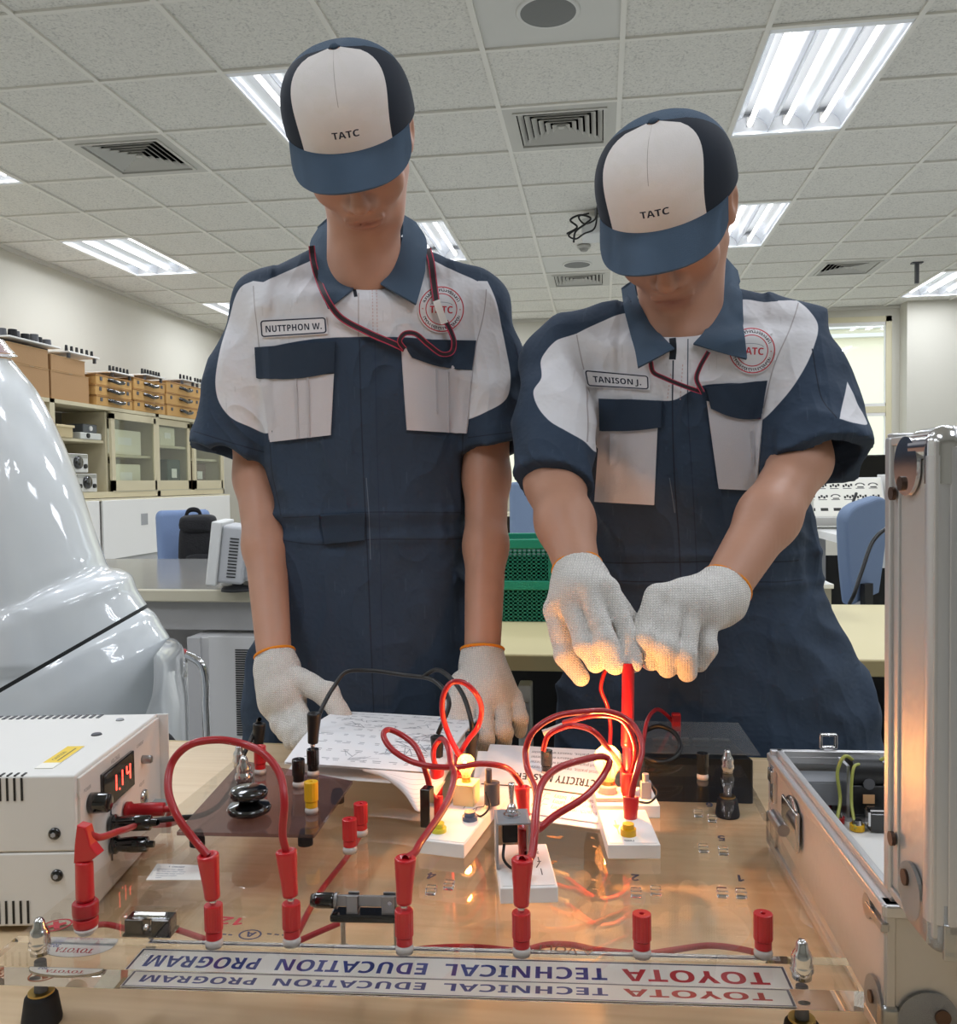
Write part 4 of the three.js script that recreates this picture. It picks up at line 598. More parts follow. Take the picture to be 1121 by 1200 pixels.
function bulb(t, x, y, z, r, W, tiltX = 0) {
  const g = L([[0, r * 2.55], [r * 0.5, r * 2.46], [r * 0.86, r * 2.1], [r, r * 1.55], [r * 0.92, r * 1.05], [r * 0.66, r * 0.62], [r * 0.5, r * 0.3], [r * 0.48, 0]], 28).translate(x, y, z);
  const b = part('light_bulb', g, bulbGlass, t, 'clear glass bulb, lit');
  part('bulb_cap', C(r * 0.5, r * 0.5, r * 0.9, x, y - r * 0.4, z, 18), mBrass, b);
  part('filament', T([V(x - r * 0.3, y + r * 1.5, z), V(x - r * 0.1, y + r * 1.66, z), V(x + r * 0.1, y + r * 1.5, z), V(x + r * 0.3, y + r * 1.62, z)], r * 0.07, 24, 6), mFil, b);
  part('support', M(bar(V(x - r * 0.12, y, z), V(x - r * 0.3, y + r * 1.5, z), 0.0004, 5), bar(V(x + r * 0.12, y, z), V(x + r * 0.3, y + r * 1.62, z), 0.0004, 5)), mSteel, b);
  const l = new THREE.PointLight(0xffa958, W, 0, 2); l.position.set(x, y + r * 1.75, z); l.castShadow = true; l.shadow.radius = 0.2; t.add(l);
  return b;
}
{
  // right module: white block, yellow socket with its plug, the lit lamp block behind
  const a = toY([712, 1007], BASE), b = toY([774, 1007], BASE), w = a.distanceTo(b), ang = -Math.atan2(b.z - a.z, b.x - a.x), dl = 0.078;
  const t = thing('lamp_module', 'white module block with a yellow socket under the shorter student\'s hands', 'circuit module', [(a.x + b.x) / 2, BASE, (a.z + b.z) / 2], ang);
  part('block', B(w, 0.012, dl, 0, 0.006, -dl / 2, 0.001), mModule, t);
  part('print', slab([V(-w / 2 + 0.002, 0.0124, -dl + 0.004), V(w / 2 - 0.002, 0.0124, -dl + 0.004), V(w / 2 - 0.002, 0.0124, -0.003), V(-w / 2 + 0.002, 0.0124, -0.003)].map((p, i, q) => q[[2, 3, 0, 1][i]]), 0.0003), symbol(g => { g.beginPath(); g.moveTo(190, 80); g.lineTo(190, 190); g.moveTo(175, 120); g.lineTo(205, 120); g.lineTo(190, 150); g.closePath(); g.fill(); g.stroke(); g.font = 'bold 20px sans-serif'; g.fillText('LAMP', 120, 246); }), t);
  part('socket', M(C(0.0066, 0.0066, 0.006, -0.002, 0.015, -0.02), C(0.0048, 0.0048, 0.004, -0.002, 0.02, -0.02)), mYellow, t);
  const lb = thing('lamp_block', 'small white block carrying a glowing clear bulb behind the red plugs', 'lamp', [(a.x + b.x) / 2 - 0.004, BASE, (a.z + b.z) / 2 - 0.088], ang);
  part('block', B(0.058, 0.012, 0.05, 0.002, 0.006, -0.025, 0.001), mModule, lb);
  part('socket', M(L([[0.0085, 0.012], [0.0085, 0.022], [0.007, 0.024], [0, 0.024]]).translate(-0.014, 0, -0.024), B(0.026, 0.004, 0.03, -0.014, 0.014, -0.024, 0.001)), std(0xe7dcc2, 0.4), lb);
  bulb(lb, -0.014, 0.027, -0.024, 0.0132, 0.088);
  part('terminal', M(B(0.010, 0.016, 0.008, 0.021, 0.02, -0.02, 0.001), C(0.003, 0.003, 0.01, 0.021, 0.03, -0.02)), mGrey, lb);
  part('wire', T([V(0.026, 0.026, -0.018), V(0.03, 0.02, -0.01), V(0.022, 0.0135, -0.004), V(0.012, 0.0135, -0.006)], 0.001, 24, 6), mBlack, lb);
}
{
  // left module with two plugs, a second small lamp behind
  const a = toY([484, 1003], BASE), b = toY([541, 1003], BASE), w = a.distanceTo(b), dl = 0.135;
  const t = thing('relay_module', 'long white module block with drawn circuit lines beside the booklet', 'circuit module', [(a.x + b.x) / 2, BASE, (a.z + b.z) / 2], -0.16);
  part('block', B(w, 0.012, dl, 0.003, 0.006, -dl / 2, 0.001), mModule, t);
  part('print', slab([V(-w / 2 + 0.004, 0.0124, -dl + 0.004), V(w / 2 + 0.002, 0.0124, -dl + 0.004), V(w / 2 + 0.002, 0.0124, -0.003), V(-w / 2 + 0.004, 0.0124, -0.003)].map((p, i, q) => q[[2, 3, 0, 1][i]]), 0.0003), symbol((g) => { g.lineWidth = 4; g.beginPath(); g.moveTo(40, 40); g.lineTo(60, 70); g.lineTo(50, 92); g.lineTo(84, 98); g.lineTo(76, 126); g.lineTo(110, 120); g.moveTo(120, 60); g.lineTo(140, 88); g.lineTo(166, 70); g.lineTo(160, 110); g.moveTo(84, 98); g.lineTo(130, 130); g.stroke(); g.font = '18px sans-serif'; g.fillText('R-2', 26, 34); }), t);
  part('socket', M(C(0.0068, 0.0068, 0.004, -0.006, 0.014, -0.02), C(0.005, 0.005, 0.004, -0.006, 0.018, -0.02)), phy(0xd9cf3a, 0.4), t);
  part('socket', M(C(0.0068, 0.0068, 0.004, 0.012, 0.014, -0.052), C(0.005, 0.005, 0.004, 0.012, 0.018, -0.052)), phy(0x50607c, 0.4), t);
  part('connector', B(0.009, 0.034, 0.012, -0.02, 0.029, -0.03, 0.001), mBlackGloss, t);
  part('socket_block', B(0.02, 0.02, 0.022, -0.004, 0.022, -0.092, 0.001), phy(0xf0dfa0, 0.4), t);
  bulb(t, -0.004, 0.036, -0.092, 0.0085, 0.02);
  part('capacitor', M(C(0.0072, 0.0072, 0.02, 0.023, 0.026, -0.085), C(0.003, 0.003, 0.012, 0.02, 0.042, -0.085)), mDarkGrey, t);
  part('wire', T([V(0.02, 0.03, -0.075), V(0.026, 0.02, -0.066), V(0.02, 0.0135, -0.06), V(0.012, 0.0135, -0.064)], 0.001, 24, 6), mBlack, t);
}
// plugs on the modules
const dL = 0.80, dM = 0.74, dR = 0.84;
const P3 = (x, y, d) => at(x, y, d);
plug(0, P3(509, 980, dL), P3(510, 935, dL + 0.01), 'red banana plug in the yellow ringed socket of the left module');
plug(0, P3(539, 950, dL + 0.04), P3(541, 908, dL + 0.04), 'red banana plug in the blue grey socket of the left module');
plug(0, P3(512, 940, dL + 0.07), P3(512, 900, dL + 0.07), 'red banana plug half hidden at the back of the left module, left side');
plug(0, P3(540, 925, dL + 0.09), P3(540, 880, dL + 0.09), 'red banana plug at the back of the left module beside the black one');
plug(1, P3(513, 902, dL + 0.12), P3(512, 858, dL + 0.12), 'black banana plug behind the left module, left of the red loop');
plug(1, P3(551, 898, dL + 0.12), P3(553, 856, dL + 0.12), 'black banana plug behind the left module, right of the red loop');
plug(0, P3(615, 1020, dM - 0.03), P3(616, 978, dM - 0.03), 'red banana plug behind the front post before the toggle switch');
plug(0, P3(615, 966, dM + 0.08), P3(611, 918, dM + 0.08), 'red banana plug behind the toggle lever');
plug(0, P3(738, 982, dR - 0.06), P3(739, 938, dR - 0.055), 'red banana plug in the yellow socket of the right module');
plug(0, P3(733, 948, dR), P3(736, 905, dR), 'red banana plug behind the plug in the yellow socket');
setPlug(plugB, toY([367, 909], 0.804).add(V(0, POSTTOP, 0)), toY([367, 909], 0.804).add(V(0.002, POSTTOP + 0.03, 0)));
cable('red cable in a tall loop above the left module', [[541, 908, dL + 0.04], [544, 895, dL + 0.045], [535, 880, dL + 0.05], [524, 857, dL + 0.06], [518, 834, dL + 0.06], [520, 813, dL + 0.06], [529, 800, dL + 0.06], [543, 800, dL + 0.06], [556, 811, dL + 0.06], [564, 831, dL + 0.07], [560, 851, dL + 0.07], [549, 866, dL + 0.08], [540, 880, dL + 0.09]], 0.0027);
cable('red cable looping left over the booklet and across to the toggle switch', [[510, 937, dL], [505, 930, dL], [501, 912, dL], [495, 893, dL], [486, 874, dL + 0.01], [470, 861, dL + 0.02], [455, 855, dL + 0.02], [449, 861, dL + 0.01], [457, 876, dL], [479, 891, dL - 0.01], [505, 898, dL - 0.02], [534, 899, dL - 0.02], [563, 895, dL - 0.01], [588, 898, dL], [602, 907, dM + 0.08], [611, 920, dM + 0.08]], 0.0027);
cable('red cable rising from the post by the knife switch to the left module', [tilt(topOf(2), 0.0015, 0), [485, 1000, D2 + 0.01], [492, 988, D2 + 0.03], [504, 971, D2 + 0.05], [520, 947, D2 + 0.08], [529, 926, D2 + 0.1], [532, 908, D2 + 0.12], [528, 895, dL], [525, 877, dL + 0.04], [521, 868, dL + 0.05], [515, 867, dL + 0.06], [509, 875, dL + 0.06], [508, 890, dL + 0.07], [512, 902, dL + 0.07]], 0.0027);
cable('black cable bending from the booklet side to the left module', [[371, 853, 1.02], [374, 838, 1.02], [382, 820, 1.03], [391, 805, 1.04], [405, 788, 1.05], [434, 786, 1.05], [473, 791, 1.03], [505, 796, 1.0], [521, 810, 0.97], [526, 826, 0.94], [519, 846, dL + 0.12], [513, 860, dL + 0.12]], 0.0025, mCableBlack);
cable('short black cable falling across the taller student\'s left glove', [[496, 793, 1.01], [510, 785, 1.0], [530, 797, 0.96], [543, 816, 0.94], [552, 846, dL + 0.12], [553, 858, dL + 0.12]], 0.0025, mCableBlack);
cable('red cable doubling back right of the toggle switch', [tilt(topOf(3), 0.001, -0.001), [622, 1004, D3 + 0.01], [626, 980, D3 + 0.02], [628, 950, D3 + 0.04], [632, 926, D3 + 0.06], [640, 911, D3 + 0.08], [654, 900, D3 + 0.1], [681, 891, D3 + 0.12], [708, 887, D3 + 0.14], [714, 891, D3 + 0.14], [708, 907, D3 + 0.13], [685, 934, D3 + 0.1], [650, 956, D3 + 0.08], [632, 971, D3 + 0.07], [622, 978, dM - 0.03], [616, 984, dM - 0.03]], 0.0028);
cable('red cable arching from the toggle switch to the right module, outermost of the bundle', [[618, 1000, dM - 0.04], [624, 975, dM - 0.02], [628, 930, dM], [622, 912, dM + 0.02], [617, 897, dM + 0.04], [616, 878, dM + 0.05], [625, 857, dM + 0.05], [650, 840, dM + 0.06], [685, 834, dM + 0.07], [713, 834, dM + 0.08], [735, 843, dR - 0.02], [748, 860, dR - 0.03], [752, 878, dR - 0.04], [748, 898, dR - 0.05], [742, 920, dR - 0.055], [739, 940, dR - 0.055]], 0.0028);
cable('red cable of the bundle with a pale grey sleeve near its left end', [[636, 880, dM + 0.1], [642, 862, dM + 0.1], [660, 852, dM + 0.1], [671, 850, dM + 0.1], [695, 857, dR - 0.02], [713, 878, dR - 0.01], [727, 897, dR], [733, 912, dR]], 0.0026);
cable('red cable lit yellow along the top of the bundle', [[660, 847, dM + 0.12], [699, 838, dR], [727, 843, dR], [741, 864, dR], [744, 885, dR], [738, 908, dR]], 0.0026);
{ const s = thing('cable_sleeve', 'pale grey sleeve on the end of a red cable above the papers', 'sleeve'); part('sleeve', M(bar(at(638, 858, dM + 0.12), at(664, 848, dM + 0.12), 0.0026, 12), bar(at(636, 859, dM + 0.12), at(641, 857, dM + 0.12), 0.0031, 12)), std(0xb9b7b3, 0.5), s); }
cable('thin red cable hanging from the shorter student\'s right glove', [[712, 780, 0.93], [706, 794, 0.93], [704, 808, 0.93], [711, 826, 0.93], [715, 850, 0.93], [715, 880, 0.92], [722, 905, 0.9]], 0.0022);
{
  // the probe he holds: flat red handle going down to the plugs
  const t = thing('test_probe', 'upright red probe held under the shorter student\'s gloves', 'probe');
  const a = at(736, 778, 0.885), b = at(735, 872, 0.87), c = at(736, 908, 0.855);
  part('handle', bar(b, a, 0.0062, 16), mRedDark, t); part('tip', M(bar(c, b, 0.0046, 14), S(0.0064, b.x, b.y, b.z)), mRed, t);
}
// tinted plate with its own studs and knobs
{
  const ph = 0.804, t = thing('tinted_plate', 'dark tinted acrylic plate at the back left of the board', 'acrylic plate');
  const c = [[207, 975], [368, 978], [413, 915], [283, 891]].map(p => toY(p, ph));
  part('plate', slab(c, 0.003), phy(0xc6b2b3, 0.03, { transmission: 0.95, thickness: 0, ior: 1.49 }), t);
  for (const k of [0, 1, 2, 3]) { const m = c[k].clone().lerp(c[(k + 2) % 4], 0.1); part('foot', L([[0, 0], [0.0065, 0], [0.0065, 0.006], [0.0045, 0.0128], [0, 0.0128]], 16).translate(m.x, BASE, m.z), mRubber, t); }
  const s = toY([286, 916], ph), kn = toY([292, 956], ph);
  const k = thing('knob_stack', 'two stacked black knobs on the tinted plate', 'knob', [kn.x, ph + 0.0003, kn.z]);
  part('lower_knob', L([[0, 0], [0.011, 0], [0.0185, 0.004], [0.0195, 0.007], [0.0175, 0.010], [0.010, 0.0115], [0.008, 0.014], [0, 0.014]], 28), mBlackGloss, k);
  part('upper_knob', L([[0, 0.014], [0.0085, 0.014], [0.016, 0.0175], [0.017, 0.0215], [0.015, 0.0245], [0.008, 0.0262], [0, 0.0265]], 28), mBlackGloss, k);
  const cs = thing('clear_stud', 'clear ridged stud behind the two black knobs', 'stud', [s.x, ph + 0.0003, s.z]);
  part('body', L([[0, 0.026], [0.0024, 0.0255], [0.0042, 0.022], [0.0045, 0.018], [0.0068, 0.0155], [0.007, 0.0105], [0.0062, 0.009], [0.0085, 0.0075], [0.0088, 0.003], [0.0072, 0.0018], [0.0072, 0], [0, 0]], 20), mChrome, cs);
}
plug(1, P3(302, 884, 1.0), P3(304, 846, 1.0), 'black banana plug on the red post behind the knob stack');
// papers
const scrib = (w, h, seedN, draw) => canvasTex(w, h, (g) => {
  g.fillStyle = '#f2f2f4'; g.fillRect(0, 0, w, h); g.strokeStyle = g.fillStyle = '#73757f'; let s = seedN; const r = () => { s = (s * 16807) % 2147483647; return s / 2147483647; };
  for (let k = 0; k < 26; k++) { g.lineWidth = 1 + r(); const x = 20 + r() * (w - 120), y = 20 + r() * (h * 0.85); g.beginPath(); g.moveTo(x, y); for (let i = 0; i < 5; i++) g.lineTo(x + r() * 90, y + (r() - 0.5) * 46); g.stroke(); }
  g.font = '13px sans-serif'; for (let k = 0; k < 9; k++) { const y = 30 + k * h / 9.5; for (let x = 24; x < w - 60; x += 26 + r() * 40) { g.globalAlpha = 0.75; g.fillRect(x, y, 8 + r() * 22, 2.5); g.fillRect(x, y + 7, 6 + r() * 24, 2); } } g.globalAlpha = 1;
  draw && draw(g, w, h);
});
function sheet(P, nu, nv, t = 0.0006) {   // curved sheet P(u,v), with thickness
  const pos = [], uv = [], idx = []; for (const s of [0, -t]) for (let j = 0; j <= nv; j++) for (let i = 0; i <= nu; i++) { const p = P(i / nu, j / nv); pos.push(p.x, p.y + s, p.z); uv.push(1 - i / nu, 1 - j / nv); }
  const N = (nu + 1) * (nv + 1), w = nu + 1; for (let j = 0; j < nv; j++) for (let i = 0; i < nu; i++) { const a = j * w + i; idx.push(a, a + 1, a + w + 1, a, a + w + 1, a + w, N + a, N + a + w + 1, N + a + 1, N + a, N + a + w, N + a + w + 1); }
  const g = new THREE.BufferGeometry(); g.setAttribute('position', new THREE.Float32BufferAttribute(pos, 3)); g.setAttribute('uv', new THREE.Float32BufferAttribute(uv, 2)); g.setIndex(idx); g.computeVertexNormals(); return g;
}
{
  const t = thing('booklet', 'open booklet with circuit drawings under the taller student\'s gloves', 'booklet');
  const FL = onY(396, 833, 0.805), FR = onY(560, 842, 0.8), NL = onY(333, 893, 0.806), NR = onY(516, 906, 0.812);
  const P = (off) => (u, v) => { const a = FL.clone().lerp(FR, u), b = NL.clone().lerp(NR, u), p = a.lerp(b, v); p.y += 0.010 * Math.sin(Math.PI * Math.min(1, v * 1.0)) * (1 - u * 0.3) - off; return p; };
  const m = std(0xffffff, 0.7, { map: scrib(512, 384, 77, (g, w, h) => { g.strokeStyle = g.fillStyle = '#3848a8'; g.font = 'bold 34px sans-serif'; g.save(); g.translate(110, 30); g.fillText('R', 0, 20); g.restore(); }), side: THREE.DoubleSide }), mp = std(0xf1f0ef, 0.75, { side: THREE.DoubleSide });
  part('page', sheet(P(0), 12, 10), m, t);
  const bl = part('page_block', sheet(P(0.002), 12, 8, 0.012), mp, t);
  // pages curling down over the near edge on the right
  const ca = curveOf([[424, 901, 0.0], [455, 903, 0], [490, 906, 0], [521, 907, 0]].map(p => onY(p[0], p[1], 0.811))), cb = curveOf([[426, 903], [452, 912], [474, 930], [490, 950], [506, 938], [522, 914]].map((p, i) => onY(p[0], p[1], [0.809, 0.803, 0.795, HB + 0.0015, 0.793, 0.806][i])));
  const edges = std(0xffffff, 0.8, { map: canvasTex(256, 256, (g) => { g.fillStyle = '#eeecec'; g.fillRect(0, 0, 256, 256); g.strokeStyle = '#b9b4b6'; g.lineWidth = 2; for (let k = 0; k < 7; k++) { g.beginPath(); g.moveTo(0, 40 + k * 30); g.bezierCurveTo(90, 30 + k * 32, 160, 60 + k * 26, 256, 20 + k * 34); g.stroke(); } }), side: THREE.DoubleSide });
  part('curled_pages', sheet((u, v) => { const p = ca.getPoint(u).lerp(cb.getPoint(u), v); p.z += 0.012 * Math.sin(v * Math.PI) * u; return p; }, 20, 10, 0.001), edges, t, 'curled page edges');
  const c = canvasTex(1024, 512, (g, w, h) => { g.fillStyle = '#efeff2'; g.fillRect(0, 0, w, h); g.fillStyle = '#2b2c33'; g.textAlign = 'left'; g.font = 'bold 74px sans-serif'; g.fillText('ELECTRICITY MASTER', 20, 262); g.fillRect(20, 150, 980, 10); g.font = '30px sans-serif'; g.fillStyle = '#4a4b55'; for (let k = 0; k < 3; k++) g.fillText('lamp - switch - relay    battery    ___/ ___ 4', 40, 60 + k * 34); for (let k = 0; k < 4; k++) g.fillText('basic circuit practice,  measure with the tester', 60, 330 + k * 46); g.fillStyle = '#3548a6'; g.fillText('T', 560, 120); });
  const pp = thing('loose_papers', 'two loose printed sheets lying at the back of the board', 'paper');
  const q = [[574, 872], [724, 880], [714, 966], [552, 943]].map(p => toY(p, 0.7905));
  part('top_sheet', slab([q[1], q[0], q[3], q[2]].map((p, i) => p), 0.0008), std(0xffffff, 0.7, { map: c }), pp);
  part('lower_sheet', slab([[560, 880], [716, 886], [706, 972], [548, 950]].map(p => toY(p, 0.7892)), 0.0009), mp, pp);
}
// black tester behind the board
{
  const t = thing('tester', 'black tester box with grey keys behind the clear board', 'tester', [0.105, TY, -1.065], 0.03);
  part('case', X([[-0.07, 0.0008], [0.07, 0.0008], [0.07, 0.026], [-0.07, 0.046]], 0.118, 0.003).rotateY(-Math.PI / 2).translate(0.059, 0, 0).rotateY(Math.PI), mBlack, t);
  for (let k = 0; k < 4; k++) part('key', B(0.02, 0.003, 0.007, -0.036 + k * 0.024, 0.0435, -0.02, 0.001), std(0x6d6f72, 0.4), t);
  for (let k = 0; k < 4; k++) part('key', B(0.02, 0.003, 0.007, -0.036 + k * 0.024, 0.0405, -0.004, 0.001), std(0x3a3b3e, 0.4), t);
  part('clear_cover', B(0.13, 0.0015, 0.13, 0, 0.052, 0, 0.0006), mClearThin, t);
  cable('red lead looping from the plugs to the black tester', [[752, 884, 0.96], [754, 868, 1.0], [758, 845, 1.03], [766, 833, 1.06], [773, 832, 1.08], [784, 841, 1.1], [790, 848, 1.1]], 0.0024, mRedDark);
  cable('black lead curling in front of the tester', [[742, 870, 0.98], [753, 886, 0.965], [771, 893, 0.955], [788, 889, 0.965], [797, 873, 1.0], [789, 858, 1.02], [772, 851, 1.03], [757, 856, 1.03], [748, 872, 1.0]], 0.0027, mCableBlack);
  const rp = thing('tester_plug', 'dark red square plug standing on the black tester', 'plug'); part('body', B(0.011, 0.022, 0.01, 0, 0, 0, 0.0015).translate(...at(792, 846, 1.1).toArray()), mRedDark, rp); part('pin', C(0.003, 0.003, 0.016).translate(...at(792, 861, 1.1).toArray()), mSteel, rp);
}

// ------------------------------------------------------------ power supply and aluminium case on the bench
{
  const O = V(-0.4187, TY, -0.647), ry = 0.15, t = thing('power_supply', 'white bench power supply with a red number display at the left', 'power supply', O.toArray(), ry);
  const n = V(Math.cos(ry), 0, -Math.sin(ry)), inv = new THREE.Matrix4().makeRotationY(-ry);
  const onP = (px, py) => { const d = dirOf(px, py), k = O.clone().sub(camera.position).dot(n) / d.dot(n); return d.multiplyScalar(k).add(camera.position).sub(O).applyMatrix4(inv); };   // on the front panel, local
  const y0 = 0.006, y1 = 0.1285, W = 0.32, Dp = 0.188, mCase = std(0xe4e2dc, 0.5), mPan = std(0xdcd4cb, 0.5);
  part('lower_case', B(W, 0.06, Dp, -W / 2 - 0.001, y0 + 0.03, -Dp / 2, 0.002), mCase, t); part('upper_case', B(W, y1 - y0 - 0.0605, Dp, -W / 2 - 0.001, (y1 + y0 + 0.0605) / 2, -Dp / 2, 0.002), mCase, t);
  part('front_panel', B(0.003, y1 - y0 - 0.006, Dp - 0.006, 0, (y0 + y1) / 2, -Dp / 2, 0.001), mPan, t);
  part('side_flange', B(0.012, y1 - y0, 0.0022, 0.004, (y0 + y1) / 2, -Dp + 0.001, 0.0008), mCase, t);
  for (const [x, z] of [[-0.03, -0.03], [-0.03, -0.16], [-0.28, -0.03], [-0.28, -0.16]]) part('foot', C(0.008, 0.009, 0.006, x, 0.003, z), mRubber, t);
  for (let k = 0; k < 16; k++) { part('vent_slot', B(0.0016, 0.0185, 0.001, -0.0435 - k * 0.0058, y1 - 0.0105, 0.0002), mBlack, t); part('vent_slot', B(0.0016, 0.0185, 0.001, -0.0415 - k * 0.0058, y0 + 0.012, 0.0002), mBlack, t); if (k < 16) part('vent_slot', B(0.0016, 0.001, 0.007, -0.0435 - k * 0.0058, y1 + 0.0002, -0.004), mBlack, t); }
  for (let k = 0; k < 34; k++) part('vent_slot', B(0.003, 0.001, 0.012, -0.056 - k * 0.0072, y1 + 0.0003, -Dp + 0.008), mDarkGrey, t);
  for (const [x, y] of [[-0.0185, 0.0815], [-0.0175, 0.0475]]) { const s = part('screw', L([[0, 0.003], [0.0035, 0.0026], [0.0048, 0.0012], [0.005, 0], [0, 0]], 18).rotateX(Math.PI / 2).translate(x, y, 0), mBlackGloss, t); part('socket', C(0.002, 0.002, 0.0008, 0, 0, 0, 6).rotateX(Math.PI / 2).translate(x, y, 0.0032), mGrey, s); }
  part('screw', L([[0, 0.002], [0.004, 0.0014], [0.005, 0], [0, 0]], 18).translate(-0.032, y1, -0.115), mDarkGrey, t); part('screw', L([[0, 0.002], [0.0034, 0.0014], [0.004, 0], [0, 0]], 18).translate(-0.03, y1, -0.165), mGrey, t);
  const sticker = std(0xffffff, 0.5, { map: canvasTex(256, 64, (g, w, h) => { g.fillStyle = '#eecb2d'; g.fillRect(0, 0, w, h); g.fillStyle = '#f4f1e6'; g.fillRect(0, 0, 60, h); g.fillStyle = '#6d5a12'; g.font = 'bold 22px sans-serif'; g.fillText('CAUTION', 90, 30); g.fillRect(80, 40, 150, 6); }) });
  part('warning_label', slab([V(-0.027, y1 + 0.0006, -0.018), V(-0.027, y1 + 0.0006, -0.078), V(-0.042, y1 + 0.0006, -0.078), V(-0.042, y1 + 0.0006, -0.018)], 0.0004), sticker, t, 'yellow warning label');
  const mat = std(0xffffff, 0.5, { map: canvasTex(512, 64, (g, w, h) => { g.fillStyle = '#dcd4cb'; g.fillRect(0, 0, w, h); g.fillStyle = '#57504d'; g.font = '30px sans-serif'; g.fillText('DC POWER SUPPLY', 10, 40); g.fillText('VOLTAGE', 350, 40); }) });
  // display
  const a = onP(114.8, 905.6), b = onP(151.7, 881.8), c = onP(152.8, 919.7), d = onP(116.6, 952), za = (a.z + d.z) / 2, zb = (b.z + c.z) / 2, ya = (c.y + d.y) / 2, yb = (a.y + b.y) / 2;
  const dw = za - zb, dh = yb - ya, disp = part('display', B(0.004, dh, dw, 0.0025, (ya + yb) / 2, (za + zb) / 2, 0.001), mBlackGloss, t);
  const seg = (x0, x1, y0_, y1_) => [x0, x1, y0_, y1_];
  const led = std(0xff4a3a, 0.4, { emissive: new THREE.Color(1, 0.08, 0.05), emissiveIntensity: 2.6 });
  const digit = (ch, o) => { const S7 = { 1: 'bc', 4: 'fgbc' }[ch], w = dw * 0.115, h = dh * 0.22, th = 0.0014, gs = [], zx = za - dw * o, ym = (ya + yb) / 2 + dh * 0.02, q = (u0, v0, wd, hg) => gs.push(B(0.0006, hg, wd, 0.0047, ym + v0, zx - u0)); if (S7.includes('b')) q(w, h / 2, th, h * 0.9); if (S7.includes('c')) q(w, -h / 2, th, h * 0.9); if (S7.includes('f')) q(0, h / 2, th, h * 0.9); if (S7.includes('g')) q(w / 2, 0, w, th); return M(gs); };
  part('lit_digit', digit(1, 0.26), led, disp); part('lit_digit', digit(1, 0.46), led, disp); part('lit_digit', digit(4, 0.72), led, disp); part('lit_dot', B(0.0006, 0.0014, 0.0014, 0.0047, (ya + yb) / 2 - dh * 0.22, za - dw * 0.475), led, disp);
  const txt = (px, py, s, w) => { const p = onP(px, py), m = std(0xffffff, 0.5, { map: canvasTex(256, 48, (g, W2, H2) => { g.fillStyle = '#dcd4cb'; g.fillRect(0, 0, W2, H2); g.fillStyle = '#4b4543'; g.font = '34px sans-serif'; g.textAlign = 'center'; g.fillText(s, 128, 38); }) }); part('panel_text', new THREE.PlaneGeometry(w, w * 0.19).rotateY(Math.PI / 2).translate(0.0017, p.y, p.z), m, t); };
  txt(133, 889, 'VOLTAGE', 0.035); txt(100, 924, 'POWER', 0.03); txt(162, 872, 'CURRENT', 0.03); txt(164, 918, 'ADJUST', 0.03); txt(98, 972, 'SWITCH', 0.025); txt(133, 944, 'OUTPUT', 0.025);
  const kn = (px, py, r, h, m, nm) => { const p = onP(px, py); return part(nm, L([[0, 0], [r, 0], [r * 1.02, h * 0.3], [r * 0.92, h * 0.9], [r * 0.8, h], [0, h]], 22).rotateZ(-Math.PI / 2).translate(0.0015, p.y, p.z), m, t); };
  kn(104, 941, 0.0085, 0.016, mBlackGloss, 'knob'); kn(165, 890, 0.004, 0.009, mSteel, 'toggle'); const rg = kn(166, 934, 0.0075, 0.003, mChrome, 'lock_ring');
  const pw = onP(96, 996); part('power_switch', B(0.005, 0.028, 0.016, 0.002, pw.y, pw.z, 0.001), mBlack, t);
  const bo = onP(135, 955); part('terminal_frame', M(B(0.0012, 0.001, 0.05, 0.002, bo.y + 0.016, bo.z - 0.012), B(0.0012, 0.05, 0.001, 0.002, bo.y - 0.01, bo.z + 0.014)), mDarkGrey, t);
  const grip = onP(178, 943); part('grey_tab', B(0.014, 0.008, 0.012, 0.008, grip.y, grip.z, 0.001), std(0x9fa7a5, 0.5), t);
  // plugs in the sockets
  const out = (px, py, len, r, m, label) => { const p = onP(px, py); const o = thing('banana_plug', label, 'plug', [0, 0, 0]); const w = p.clone().applyMatrix4(new THREE.Matrix4().makeRotationY(ry)).add(O).addScaledVector(n, 0.003); o.position.copy(w); o.quaternion.setFromUnitVectors(V(0, 1, 0), n); part('sleeve', L([[0, 0], [r * 1.15, 0], [r * 1.15, 0.004], [r * 0.85, 0.006], [r, len * 0.6], [r * 0.95, len], [0, len]], 20), m, o); part('ferrule', C(r * 0.4, r * 0.5, 0.006, 0, len + 0.003, 0), m, o); return w.clone().addScaledVector(n, len + 0.006); };
  const e1 = out(144, 949, 0.034, 0.0062, mRedDark, 'red banana plug in the front of the power supply'), e2 = out(126, 965, 0.034, 0.0068, mBlackGloss, 'upper black banana plug in the power supply'), e3 = out(128, 990, 0.03, 0.0068, mBlackGloss, 'lower black banana plug in the power supply');
  const dd = p => dpt(p);
  const term = toY([101, 1094], HB), t0 = term.clone().add(V(0, 0.0242, 0));
  // tower of stacked red plugs on the terminal, cable leaving sideways
  const sp = thing('stacked_plug', 'red stacking plug standing on the thick left terminal', 'plug', t0.toArray());
  part('lower_sleeve', L([[0, 0], [0.0058, 0], [0.0062, 0.002], [0.006, 0.026], [0.0046, 0.0275], [0, 0.0275]], 20), mRed, sp); part('upper_sleeve', X([[-0.005, 0], [0.006, 0.002], [0.011, 0.006], [0.006, 0.012], [0.003, 0.024], [-0.002, 0.025], [-0.004, 0.012]], 0.009, 0.001).translate(0, 0.0275, -0.0045), mRed, sp);
  const tt = t0.clone().add(V(0.0, 0.0505, 0));
